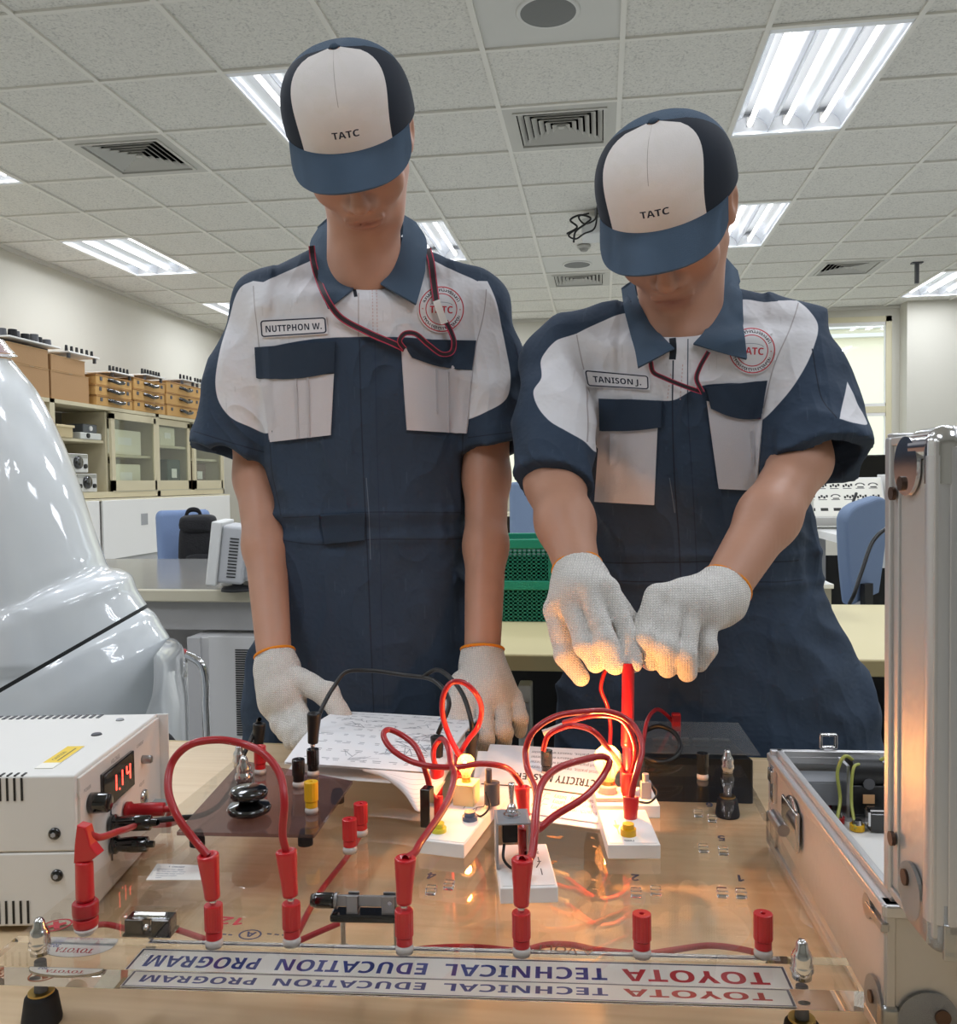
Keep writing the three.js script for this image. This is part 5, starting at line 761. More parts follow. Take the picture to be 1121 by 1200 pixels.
  cable('red cable from the left terminal to the power supply', [tt, [112, 981, dd(tt) + 0.005], [140, 974, dd(tt) + 0.03], [170, 967, dd(e1) + 0.01], [198, 966, dd(e1) + 0.03], [207, 962, dd(e1) + 0.05], [198, 957, dd(e1) + 0.03], e1], 0.0026);
  cable('black cable from the power supply over the tinted plate to the red post', [e2, [175, 963, dd(e2) + 0.01], [205, 959, dd(e2) + 0.02], [234, 956, dd(e2) + 0.05], [255, 945, dd(e2) + 0.08], [269, 928, dd(e2) + 0.11], [284, 888, 0.98], [296, 862, 1.0], [302, 846, 1.02], [304, 843, 1.0]], 0.0025, mCableBlack);
}
{
  // aluminium case: open body, lid standing upright toward the camera
  const H1 = 0.0905, zN = -0.568, zF = -0.876, ang = 0.045, t = thing('aluminium_case', 'aluminium instrument case at the right with its lid standing upright', 'case', [0.172, TY + 0.003, zN], ang);
  const W = 0.46, D = 0.31, mAlu = std(0xb5b3b0, 0.34, { metalness: 0.75, bumpMap: speck, bumpScale: 0.0003 }), mPanel = std(0xc2bfbb, 0.42, { metalness: 0.55, bumpMap: speck, bumpScale: 0.0005 }), mExt = std(0xc9c8c8, 0.4, { metalness: 0.75 }), mBronze = std(0x5d4a40, 0.35, { metalness: 0.8 }), mScuff = std(0xa8a9a8, 0.3, { metalness: 0.9, bumpMap: speck, bumpScale: 0.0012 });
  part('left_wall', B(0.006, H1 - 0.012, D, 0.004, H1 / 2, -D / 2, 0.001), mPanel, t); part('back_wall', B(W, H1 - 0.012, 0.006, W / 2, H1 / 2, -D + 0.003, 0.001), mPanel, t); part('front_wall', B(W, H1 - 0.012, 0.006, W / 2, H1 / 2, -0.004, 0.001), mPanel, t); part('right_wall', B(0.006, H1 - 0.012, D, W - 0.003, H1 / 2, -D / 2), mPanel, t); part('floor_panel', B(W, 0.004, D, W / 2, 0.004, -D / 2), mPanel, t);
  part('rim', M(B(0.013, 0.008, D, 0.005, H1 - 0.004, -D / 2, 0.0015), B(0.006, 0.006, D - 0.01, 0.0085, H1 + 0.002, -D / 2, 0.001), B(W, 0.008, 0.013, W / 2, H1 - 0.004, -D + 0.005, 0.0015), B(W, 0.006, 0.006, W / 2, H1 + 0.002, -D + 0.0085, 0.001), B(W, 0.008, 0.013, W / 2, H1 - 0.004, -0.005, 0.0015), B(0.013, 0.008, D, W - 0.005, H1 - 0.004, -D / 2, 0.0015)), mExt, t);
  part('base_rail', M(B(0.01, 0.008, D, 0.003, 0.006, -D / 2, 0.001), B(W, 0.008, 0.01, W / 2, 0.006, -0.003, 0.001)), mExt, t);
  part('inner_ledge', M(B(0.015, 0.003, D - 0.03, 0.0185, H1 - 0.016, -D / 2), B(W - 0.05, 0.003, 0.03, W / 2, H1 - 0.016, -D + 0.025), B(0.002, 0.02, D - 0.06, 0.0255, H1 - 0.026, -D / 2 - 0.01), B(W - 0.06, 0.02, 0.002, W / 2, H1 - 0.026, -D + 0.04)), std(0x8b8e92, 0.5), t);
  part('instrument_plate', B(W - 0.05, 0.003, D - 0.06, W / 2 + 0.01, H1 - 0.046, -D / 2), std(0xe4e2dd, 0.5), t);
  part('hinged_cover', B(0.13, 0.0025, 0.085, 0.112, H1 - 0.02, -0.062, 0.0008), std(0xa2a4a7, 0.45), t);
  const hd = part('side_handle', M(new THREE.TorusGeometry(0.02, 0.0035, 10, 24, Math.PI).rotateZ(-Math.PI / 2).rotateX(Math.PI / 2).rotateZ(Math.PI / 2).scale(0.5, 1, 1), B(0.004, 0.034, 0.05, -0.001, 0, 0, 0.002)).translate(-0.002, 0.058, -0.215), mChrome, t); part('grip', C(0.0052, 0.0052, 0.036).rotateX(Math.PI / 2).translate(-0.013, 0.058, -0.215), mSteel, hd);
  part('latch', M(B(0.004, 0.034, 0.013, -0.001, 0.068, -0.285, 0.001), B(0.004, 0.012, 0.014, -0.003, 0.076, -0.285, 0.001)), mChrome, t);
  part('hasp', M(B(0.016, 0.0022, 0.005, 0.055, H1 + 0.019, -D + 0.004, 0.0006), B(0.016, 0.0022, 0.005, 0.055, H1 + 0.007, -D + 0.004, 0.0006), B(0.0025, 0.013, 0.005, 0.048, H1 + 0.013, -D + 0.004, 0.0006), B(0.0025, 0.013, 0.005, 0.062, H1 + 0.013, -D + 0.004, 0.0006), B(0.008, 0.006, 0.003, 0.055, H1 + 0.003, -D + 0.004)), mChrome, t);
  // corner fittings of the body
  const disc = (x, y, z, r) => C(r, r, 0.0022, 0, 0, 0, 28).rotateX(Math.PI / 2).translate(x, y, z), discS = (x, y, z, r) => C(r, r, 0.0022, 0, 0, 0, 28).rotateZ(Math.PI / 2).translate(x, y, z);
  const cf = part('corner_fitting', M(disc(0.026, 0.018, 0.0005, 0.019), discS(-0.0005, 0.02, -0.016, 0.016), B(0.012, 0.03, 0.012, 0.004, 0.012, -0.004, 0.004), S(0.0085, 0.014, -0.004, 0.002, 1, 1, 0.8)), mScuff, t); part('rivet', disc(0.034, 0.022, 0.002, 0.0048), mBronze, cf); part('rivet', discS(-0.002, 0.022, -0.018, 0.004), mBronze, cf);
  part('corner_fitting', M(discS(-0.0005, H1 - 0.014, -0.028, 0.008), B(0.005, 0.006, 0.03, 0.0, H1 - 0.014, -0.014, 0.001)), mSteel, t);
  part('corner_fitting', M(discS(-0.0005, 0.02, -D + 0.02, 0.016), B(0.006, 0.03, 0.02, 0.001, 0.018, -D + 0.008, 0.002)), mSteel, t);
  // lid
  const lt = 0.072, lh = 0.283, lid = part('lid', M(B(W, lh - 0.014, 0.004, W / 2, H1 + 0.009 + lh / 2, lt - 0.003, 0.001), B(0.005, lh - 0.014, lt - 0.01, 0.004, H1 + 0.009 + lh / 2, lt / 2, 0.001), B(W, 0.005, lt - 0.01, W / 2, H1 + 0.004 + lh, lt / 2, 0.001), B(W, 0.005, lt - 0.01, W / 2, H1 + 0.013, lt / 2, 0.001), B(0.005, lh - 0.02, lt - 0.01, W - 0.003, H1 + 0.009 + lh / 2, lt / 2)), mPanel, t, 'upright lid of brushed aluminium');
  part('edge_extrusion', M(B(0.009, lh - 0.004, 0.009, 0.0035, H1 + 0.009 + lh / 2, 0.004, 0.002), B(0.006, lh - 0.02, 0.006, 0.003, H1 + 0.009 + lh / 2, 0.017, 0.001), C(0.0085, 0.0085, lh - 0.03, 0.0065, H1 + 0.009 + lh / 2, lt - 0.008), B(0.018, lh - 0.02, 0.004, 0.016, H1 + 0.009 + lh / 2, lt - 0.0005, 0.001), C(0.0075, 0.0075, W - 0.02, 0, 0, 0).rotateZ(Math.PI / 2).translate(W / 2, H1 + lh + 0.002, lt - 0.006), B(W, 0.008, 0.008, W / 2, H1 + lh + 0.005, 0.005, 0.001)), mExt, lid);
  const yT = H1 + lh + 0.009;
  const tc = part('lid_corner', M(S(0.0105, 0.0085, yT - 0.009, lt - 0.009), C(0.0105, 0.0105, 0.02, 0.0085, yT - 0.02, lt - 0.009), C(0.0105, 0.0105, 0.024, 0, 0, 0).rotateX(Math.PI / 2).translate(0.0085, yT - 0.0095, lt - 0.022), C(0.0105, 0.0105, 0.022, 0, 0, 0).rotateZ(Math.PI / 2).translate(0.02, yT - 0.0095, lt - 0.009), discS(-0.0006, yT - 0.02, lt - 0.038, 0.017), disc(0.034, yT - 0.02, lt + 0.0006, 0.018)), mChrome, lid); part('rivet', discS(-0.0022, yT - 0.03, lt - 0.042, 0.0042), mBronze, tc); part('rivet', discS(-0.0022, yT - 0.036, lt - 0.056, 0.004), mBronze, tc); part('rivet', disc(0.036, yT - 0.024, lt + 0.002, 0.0046), mBronze, tc);
  const yB = H1 + 0.009, bc = part('lid_corner', M(S(0.0095, 0.008, yB + 0.006, lt - 0.009), C(0.0098, 0.0098, 0.02, 0.008, yB + 0.016, lt - 0.009), discS(-0.0006, yB + 0.02, lt - 0.03, 0.016), B(0.003, 0.02, 0.03, 0.0, yB + 0.012, lt - 0.02, 0.001), disc(0.034, yB + 0.012, lt + 0.0006, 0.019), B(0.03, 0.02, 0.003, 0.02, yB + 0.006, lt, 0.001)), mScuff, lid); part('rivet', discS(-0.0022, yB + 0.026, lt - 0.034, 0.0046), mBronze, bc); part('rivet', discS(-0.0022, yB + 0.04, lt - 0.055, 0.0042), mBronze, bc); part('rivet', disc(0.04, yB + 0.014, lt + 0.002, 0.005), mBlack, bc);
  // instruments in the case
  const ib = H1 - 0.0445, iy = TY + 0.003 + ib, pz = (px, py) => onY(px, py, iy + 0.0003).toArray(), mt = thing('motor_unit', 'small motor unit with a black core and yellow green wires in the case', 'motor', pz(1012, 956), ang);
  part('frame', M(B(0.003, 0.05, 0.026, -0.018, 0.025, 0), B(0.003, 0.05, 0.026, 0.018, 0.025, 0), B(0.04, 0.004, 0.03, 0, 0.002, 0)), mSteel, mt); part('core', M(B(0.03, 0.028, 0.024, 0, 0.018, 0, 0.002), C(0.014, 0.014, 0.026, 0, 0, 0).rotateZ(Math.PI / 2).translate(0, 0.042, 0)), mBlack, mt); part('commutator', C(0.005, 0.005, 0.003).rotateX(Math.PI / 2).translate(0, 0.034, 0.0125), mDarkGrey, mt); part('label', B(0.01, 0.008, 0.001, 0, 0.02, 0.0126), std(0xd8a878, 0.5), mt);
  const mYG = phy(0xa3a752, 0.45); for (const s of [-1, 1]) part('wire', T([V(s * 0.008, 0.05, 0.004), V(s * 0.02, 0.058, 0.01), V(s * 0.027, 0.045, 0.012), V(s * 0.026, 0.02, 0.016), V(s * 0.034, 0.003, 0.03)], 0.0016, 36, 7), mYG, mt); part('wire', T([V(-0.004, 0.05, 0.006), V(-0.014, 0.05, 0.016), V(-0.018, 0.02, 0.022), V(-0.02, 0.003, 0.04)], 0.0014, 36, 7), mYG, mt);
  for (const [x, z, m, l] of [[966, 948, mRedDark, 'far red'], [981, 964, mRedDark, 'near red'], [1004, 973, mYellow, 'amber']]) { const k = thing('jack_socket', l + ' jack socket on the white plate in the case', 'socket', pz(x, z)); part('ring', C(0.0062, 0.0062, 0.005, 0, 0.003, 0), m, k); part('cap', C(0.0038, 0.0045, 0.004, 0, 0.0075, 0), mChrome, k); }
  const mt2 = thing('relay_unit', 'small black and silver relay beside the motor unit in the case', 'relay', pz(1031, 972), ang); part('body', B(0.022, 0.016, 0.018, 0, 0.0085, 0, 0.001), mBlackGloss, mt2); part('armature', M(B(0.02, 0.002, 0.01, 0, 0.018, 0), B(0.002, 0.012, 0.01, -0.012, 0.012, 0.004)), mChrome, mt2);
}

// ------------------------------------------------------------ people: distance fields meshed into single surfaces
function nets(f, lo, hi, h) {   // surface nets over blocks near the surface
  const nx = Math.ceil((hi.x - lo.x) / h) + 1, ny = Math.ceil((hi.y - lo.y) / h) + 1, nz = Math.ceil((hi.z - lo.z) / h) + 1, F = new Float32Array(nx * ny * nz), K = 8, rad = K * h * 0.87 * 1.7 + 2 * h;
  for (let bz = 0; bz < nz; bz += K) for (let by = 0; by < ny; by += K) for (let bx = 0; bx < nx; bx += K) {
    const c = f(lo.x + (bx + K / 2) * h, lo.y + (by + K / 2) * h, lo.z + (bz + K / 2) * h), far = Math.abs(c) > rad;
    for (let z = bz; z < Math.min(nz, bz + K); z++) for (let y = by; y < Math.min(ny, by + K); y++) for (let x = bx; x < Math.min(nx, bx + K); x++) F[(z * ny + y) * nx + x] = far ? c : f(lo.x + x * h, lo.y + y * h, lo.z + z * h);
  }
  const id = new Int32Array(nx * ny * nz).fill(-1), pos = [], idx = [];
  const I = (x, y, z) => (z * ny + y) * nx + x;
  for (let z = 0; z < nz - 1; z++) for (let y = 0; y < ny - 1; y++) for (let x = 0; x < nx - 1; x++) {
    let m = 0; const v = [];
    for (let k = 0; k < 8; k++) { const q = F[I(x + (k & 1), y + ((k >> 1) & 1), z + (k >> 2))]; v.push(q); if (q < 0) m |= 1 << k; }
    if (m === 0 || m === 255) continue;
    let sx = 0, sy = 0, sz = 0, n = 0;
    for (let a = 0; a < 8; a++) for (const d of [1, 2, 4]) { const b = a | d; if (b === a || (v[a] < 0) === (v[b] < 0)) continue; const t = v[a] / (v[a] - v[b]); sx += (a & 1) + (d === 1 ? t : 0); sy += ((a >> 1) & 1) + (d === 2 ? t : 0); sz += (a >> 2) + (d === 4 ? t : 0); n++; }
    id[I(x, y, z)] = pos.length / 3; pos.push(lo.x + (x + sx / n) * h, lo.y + (y + sy / n) * h, lo.z + (z + sz / n) * h);
  }
  const quad = (a, b, c, d, flip) => { if (a < 0 || b < 0 || c < 0 || d < 0) return; flip ? idx.push(a, c, b, a, d, c) : idx.push(a, b, c, a, c, d); };
  for (let z = 1; z < nz - 1; z++) for (let y = 1; y < ny - 1; y++) for (let x = 1; x < nx - 1; x++) {
    const i = I(x, y, z), s = F[i] < 0;
    if (s !== F[i + 1] < 0) quad(id[i], id[I(x, y - 1, z)], id[I(x, y - 1, z - 1)], id[I(x, y, z - 1)], s);
    if (s !== F[i + nx] < 0) quad(id[i], id[I(x, y, z - 1)], id[I(x - 1, y, z - 1)], id[I(x - 1, y, z)], s);
    if (s !== F[i + nx * ny] < 0) quad(id[i], id[I(x - 1, y, z)], id[I(x - 1, y - 1, z)], id[I(x, y - 1, z)], s);
  }
  for (let k = 0; k < idx.length; k += 3) { const t = idx[k + 1]; idx[k + 1] = idx[k + 2]; idx[k + 2] = t; }
  const g = new THREE.BufferGeometry(); g.setAttribute('position', new THREE.Float32BufferAttribute(pos, 3)); g.setIndex(idx); g.computeVertexNormals();
  // face outward
  { const p = g.attributes.position, n = g.attributes.normal; let s = 0; for (let k = 0; k < Math.min(p.count, 400); k++) { const e = h * 0.7; s += Math.sign(f(p.getX(k) + n.getX(k) * e, p.getY(k) + n.getY(k) * e, p.getZ(k) + n.getZ(k) * e) - f(p.getX(k) - n.getX(k) * e, p.getY(k) - n.getY(k) * e, p.getZ(k) - n.getZ(k) * e)); } if (s < 0) { for (let k = 0; k < idx.length; k += 3) { const t = idx[k + 1]; idx[k + 1] = idx[k + 2]; idx[k + 2] = t; } g.setIndex(idx); g.computeVertexNormals(); } }
  return g;
}
const smin = (a, b, k) => { const h = Math.max(k - Math.abs(a - b), 0) / k; return Math.min(a, b) - h * h * k * 0.25; };
const smax = (a, b, k) => -smin(-a, -b, k);
const cone = (a, b, ra, rb) => { const ax = a.x, ay = a.y, az = a.z, dx = b.x - ax, dy = b.y - ay, dz = b.z - az, L2 = dx * dx + dy * dy + dz * dz || 1e-9; return (x, y, z) => { const px = x - ax, py = y - ay, pz = z - az; let t = (px * dx + py * dy + pz * dz) / L2; t = t < 0 ? 0 : t > 1 ? 1 : t; const qx = px - dx * t, qy = py - dy * t, qz = pz - dz * t; return Math.sqrt(qx * qx + qy * qy + qz * qz) - (ra + (rb - ra) * t); }; };
const ell = (c, rx, ry, rz) => (x, y, z) => { const a = (x - c.x) / rx, b = (y - c.y) / ry, d = (z - c.z) / rz, k0 = Math.sqrt(a * a + b * b + d * d), a2 = a / rx, b2 = b / ry, d2 = d / rz, k1 = Math.sqrt(a2 * a2 + b2 * b2 + d2 * d2) || 1e-9; return k0 * (k0 - 1) / k1; };
const union = (fs, k) => (x, y, z) => { let d = fs[0](x, y, z); for (let i = 1; i < fs.length; i++) d = smin(d, fs[i](x, y, z), k); return d; };
function planarUV(g, x0, y0, w, h) { const p = g.attributes.position, uv = new Float32Array(p.count * 2); for (let k = 0; k < p.count; k++) { uv[2 * k] = (p.getX(k) - x0) / w; uv[2 * k + 1] = (p.getY(k) - y0) / h; } g.setAttribute('uv', new THREE.BufferAttribute(uv, 2)); return g; }
const boundsOf = (pts, m) => { const b = new THREE.Box3().setFromPoints(pts); return [b.min.subScalar(m), b.max.addScalar(m)]; };
// ribbon or patch between two curves, with thickness
function loft(P, nu, nv, t) {
  const pos = [], uv = [], idx = [], N = (nu + 1) * (nv + 1), w = nu + 1, pts = [];
  for (let j = 0; j <= nv; j++) for (let i = 0; i <= nu; i++) { pts.push(P(i / nu, j / nv)); uv.push(i / nu, 1 - j / nv); }
  const nrm = pts.map((p, k) => { const i = k % w, j = (k / w) | 0, a = pts[j * w + Math.min(nu, i + 1)], b = pts[j * w + Math.max(0, i - 1)], c = pts[Math.min(nv, j + 1) * w + i], d = pts[Math.max(0, j - 1) * w + i]; return d.clone().sub(c).cross(a.clone().sub(b)).normalize().negate(); });
  const sgn = 1; pts.forEach(p => pos.push(p.x, p.y, p.z)); pts.forEach((p, k) => { const q = p.clone().addScaledVector(nrm[k], -t * sgn); pos.push(q.x, q.y, q.z); }); uv.push(...uv.slice());
  for (let j = 0; j < nv; j++) for (let i = 0; i < nu; i++) { const a = j * w + i, b = a + w; idx.push(a, b, a + 1, a + 1, b, b + 1, N + a, N + a + 1, N + b, N + a + 1, N + b + 1, N + b); }
  const rim = []; for (let i = 0; i < nu; i++) rim.push([i, i + 1]); for (let j = 0; j < nv; j++) rim.push([j * w + nu, (j + 1) * w + nu]); for (let i = nu; i > 0; i--) rim.push([nv * w + i, nv * w + i - 1]); for (let j = nv; j > 0; j--) rim.push([j * w, (j - 1) * w]);
  for (const [a, b] of rim) idx.push(a, b, N + a, b, N + b, N + a);
  const g = new THREE.BufferGeometry(); g.setAttribute('position', new THREE.Float32BufferAttribute(pos, 3)); g.setAttribute('uv', new THREE.Float32BufferAttribute(uv, 2)); g.setIndex(idx); const h = g.toNonIndexed(); 
  // smooth the two faces, keep the rim sharp
  g.computeVertexNormals(); h.computeVertexNormals(); const cnt = nu * nv * 12, hn = h.attributes.normal, gn = new THREE.BufferGeometry(); gn.setAttribute('position', g.attributes.position); gn.setIndex(idx.slice(0, cnt)); gn.computeVertexNormals(); for (let k = 0; k < cnt; k++) { const v = idx[k]; hn.setXYZ(k, gn.attributes.normal.getX(v), gn.attributes.normal.getY(v), gn.attributes.normal.getZ(v)); }
  return h;
}

const twill = tex(256, 256, (u, v) => { const d = (u * 64 + v * 64) % 1; return 0.5 + 0.22 * Math.sin((u + v) * 64 * Math.PI * 2) + 0.4 * (tileNoise(u * 32, v * 32, 32) - 0.5) + 0.3 * (tileNoise(u * 9, v * 9, 9) - 0.5); }, false, [9, 11]);
const tn2 = (x, y, nx, ny, k) => { const xi = Math.floor(x), yi = Math.floor(y), s = t => t * t * (3 - 2 * t), u = s(x - xi), v = s(y - yi), m = (a, n) => ((a % n) + n) % n, c = (a, b) => hsh(m(xi + a, nx), m(yi + b, ny), k); return lerp(lerp(c(0, 0), c(1, 0), u), lerp(c(0, 1), c(1, 1), u), v); };
const wrinkle = tex(512, 512, (u, v) => { const w = tn2(u * 5, v * 5, 5, 5, 1), a = 1 - Math.abs(2 * tn2(u * 12 + w * 1.4, v * 4 + w, 12, 4, 2) - 1), b = 1 - Math.abs(2 * tn2(u * 18 + w * 2, v * 11 - w * 2, 18, 11, 3) - 1), c = tn2(u * 128, v * 128, 128, 128, 4); return clamp(0.5 * a * a + 0.4 * b * b * tn2(u * 4, v * 4, 4, 4, 5) + 0.05 * c, 0, 1); }, false, [1.5, 1.7]);
const knit = tex(256, 256, (u, v) => { const c = u * 22, r = v * 26, x = (c % 1) - 0.5, s = Math.abs(x) * 2, y = (r + s * 0.6) % 1; return clamp(0.25 + 0.7 * (1 - s * s) * (0.55 + 0.45 * Math.sin(y * Math.PI * 2)) + 0.25 * (tileNoise(u * 80, v * 80, 80) - 0.5), 0, 1); }, false);
const knitCol = tex(256, 256, (u, v) => { const c = u * 22, r = v * 26, x = (c % 1) - 0.5, s = Math.abs(x) * 2, y = (r + s * 0.6) % 1, k = (1 - s * s) * (0.55 + 0.45 * Math.sin(y * Math.PI * 2)); const a = 0.80 + 0.12 * k + 0.05 * (tileNoise(u * 60, v * 60, 60) - 0.5); return [a, a * 0.985, a * 0.96]; }, true);
const mGlove = std(0xffffff, 0.95, { map: knitCol, bumpMap: knit, bumpScale: 0.0014 }), mOrange = std(0xe58a1c, 0.8);
const mSkin = phy(0xffffff, 0.5, { vertexColors: true, sheen: 0.15 });
const SKIN = new THREE.Color(0xba8b73), LIP = new THREE.Color(0xa5705f);
const mHair = std(0x15110f, 0.7);
const NAVY = '#2d3d51', WHITE = '#dfdee1';
const mNavy = std(0x2d3d51, 0.85, { bumpMap: twill, bumpScale: 0.0008 }), mNavyL = std(0x4b6178, 0.85, { bumpMap: twill, bumpScale: 0.0008 }), mNavyD = std(0x18212e, 0.9), mClothW = std(0xdfdce0, 0.85, { bumpMap: twill, bumpScale: 0.0008 });
const emblem = std(0xffffff, 0.85, { map: canvasTex(512, 512, (g, w, h) => {
  g.fillStyle = WHITE; g.fillRect(0, 0, w, h); g.strokeStyle = '#c0303c'; for (const [r, l] of [[240, 12], [168, 10]]) { g.lineWidth = l; g.beginPath(); g.arc(256, 256, r, 0, 7); g.stroke(); }
  g.fillStyle = '#c0303c'; g.font = 'bold 108px sans-serif'; g.textAlign = 'center'; g.textBaseline = 'middle'; g.fillText('TATC', 256, 262); g.lineWidth = 6; g.strokeStyle = '#8b8f9a'; g.beginPath(); g.ellipse(256, 214, 120, 34, 0, Math.PI, 0); g.stroke();
  g.font = 'bold 40px sans-serif'; g.fillText('+', 52, 256); g.fillText('+', 460, 256);
  g.strokeStyle = '#2a2630'; let s = 9; const r = () => { s = (s * 16807) % 2147483647; return s / 2147483647; };   // the small lettering round the ring, too fine to read
  for (const [a0, a1] of [[-2.75, -0.4], [0.4, 2.75]]) for (let a = a0; a < a1; a += 0.125) { g.save(); g.translate(256 + 205 * Math.cos(a), 256 + 205 * Math.sin(a)); g.rotate(a + Math.PI / 2); g.lineWidth = 6; g.beginPath(); g.arc(0, 0, 8 + r() * 4, r() * 3, 3 + r() * 3); g.moveTo(9, -14 - r() * 8); g.lineTo(9, 14); if (r() < 0.4) { g.moveTo(-8, -22); g.lineTo(4, -24); } g.stroke(); g.restore(); }
}) });
const nameTag = s => std(0xffffff, 0.85, { map: canvasTex(512, 144, (g, w, h) => { g.fillStyle = WHITE; g.fillRect(0, 0, w, h); g.strokeStyle = '#262b3d'; g.lineWidth = 11; g.beginPath(); g.roundRect(10, 10, w - 20, h - 20, 20); g.stroke(); g.fillStyle = '#23283a'; g.font = 'bold 74px sans-serif'; g.textAlign = 'center'; g.textBaseline = 'middle'; const m = g.measureText(s).width; g.save(); g.translate(w / 2, h / 2 + 4); g.scale(Math.min(1, 440 / m), 1); g.fillText(s, 0, 0); g.restore(); }) });
const lanyardTex = std(0xffffff, 0.7, { map: canvasTex(64, 64, (g) => { g.fillStyle = '#2a1c24'; g.fillRect(0, 0, 64, 64); g.fillStyle = '#b4344e'; g.fillRect(0, 0, 64, 11); g.fillRect(0, 53, 64, 11); }), side: THREE.DoubleSide });
const capText = std(0xffffff, 0.85, { map: canvasTex(1024, 1024, (g, w, h) => { g.fillStyle = '#e2dcd8'; g.fillRect(0, 0, w, h); let s = 3; const r = () => { s = (s * 16807) % 2147483647; return s / 2147483647; }; for (let k = 0; k < 60; k++) { g.globalAlpha = 0.03; g.fillStyle = r() < 0.5 ? '#b9a99c' : '#f6f2ee'; g.beginPath(); g.ellipse(r() * w, r() * h, 30 + r() * 90, 20 + r() * 70, r() * 3, 0, 7); g.fill(); } g.globalAlpha = 1; g.fillStyle = '#272c3c'; g.font = 'bold 120px sans-serif'; g.textAlign = 'center'; g.fillText('TATC', w * 0.52, h * 0.83); g.strokeStyle = '#9d938c'; g.lineWidth = 5; g.beginPath(); g.moveTo(w / 2, 0); g.lineTo(w / 2, h * 0.45); g.stroke(); }), bumpMap: speck, bumpScale: 0.0004 });

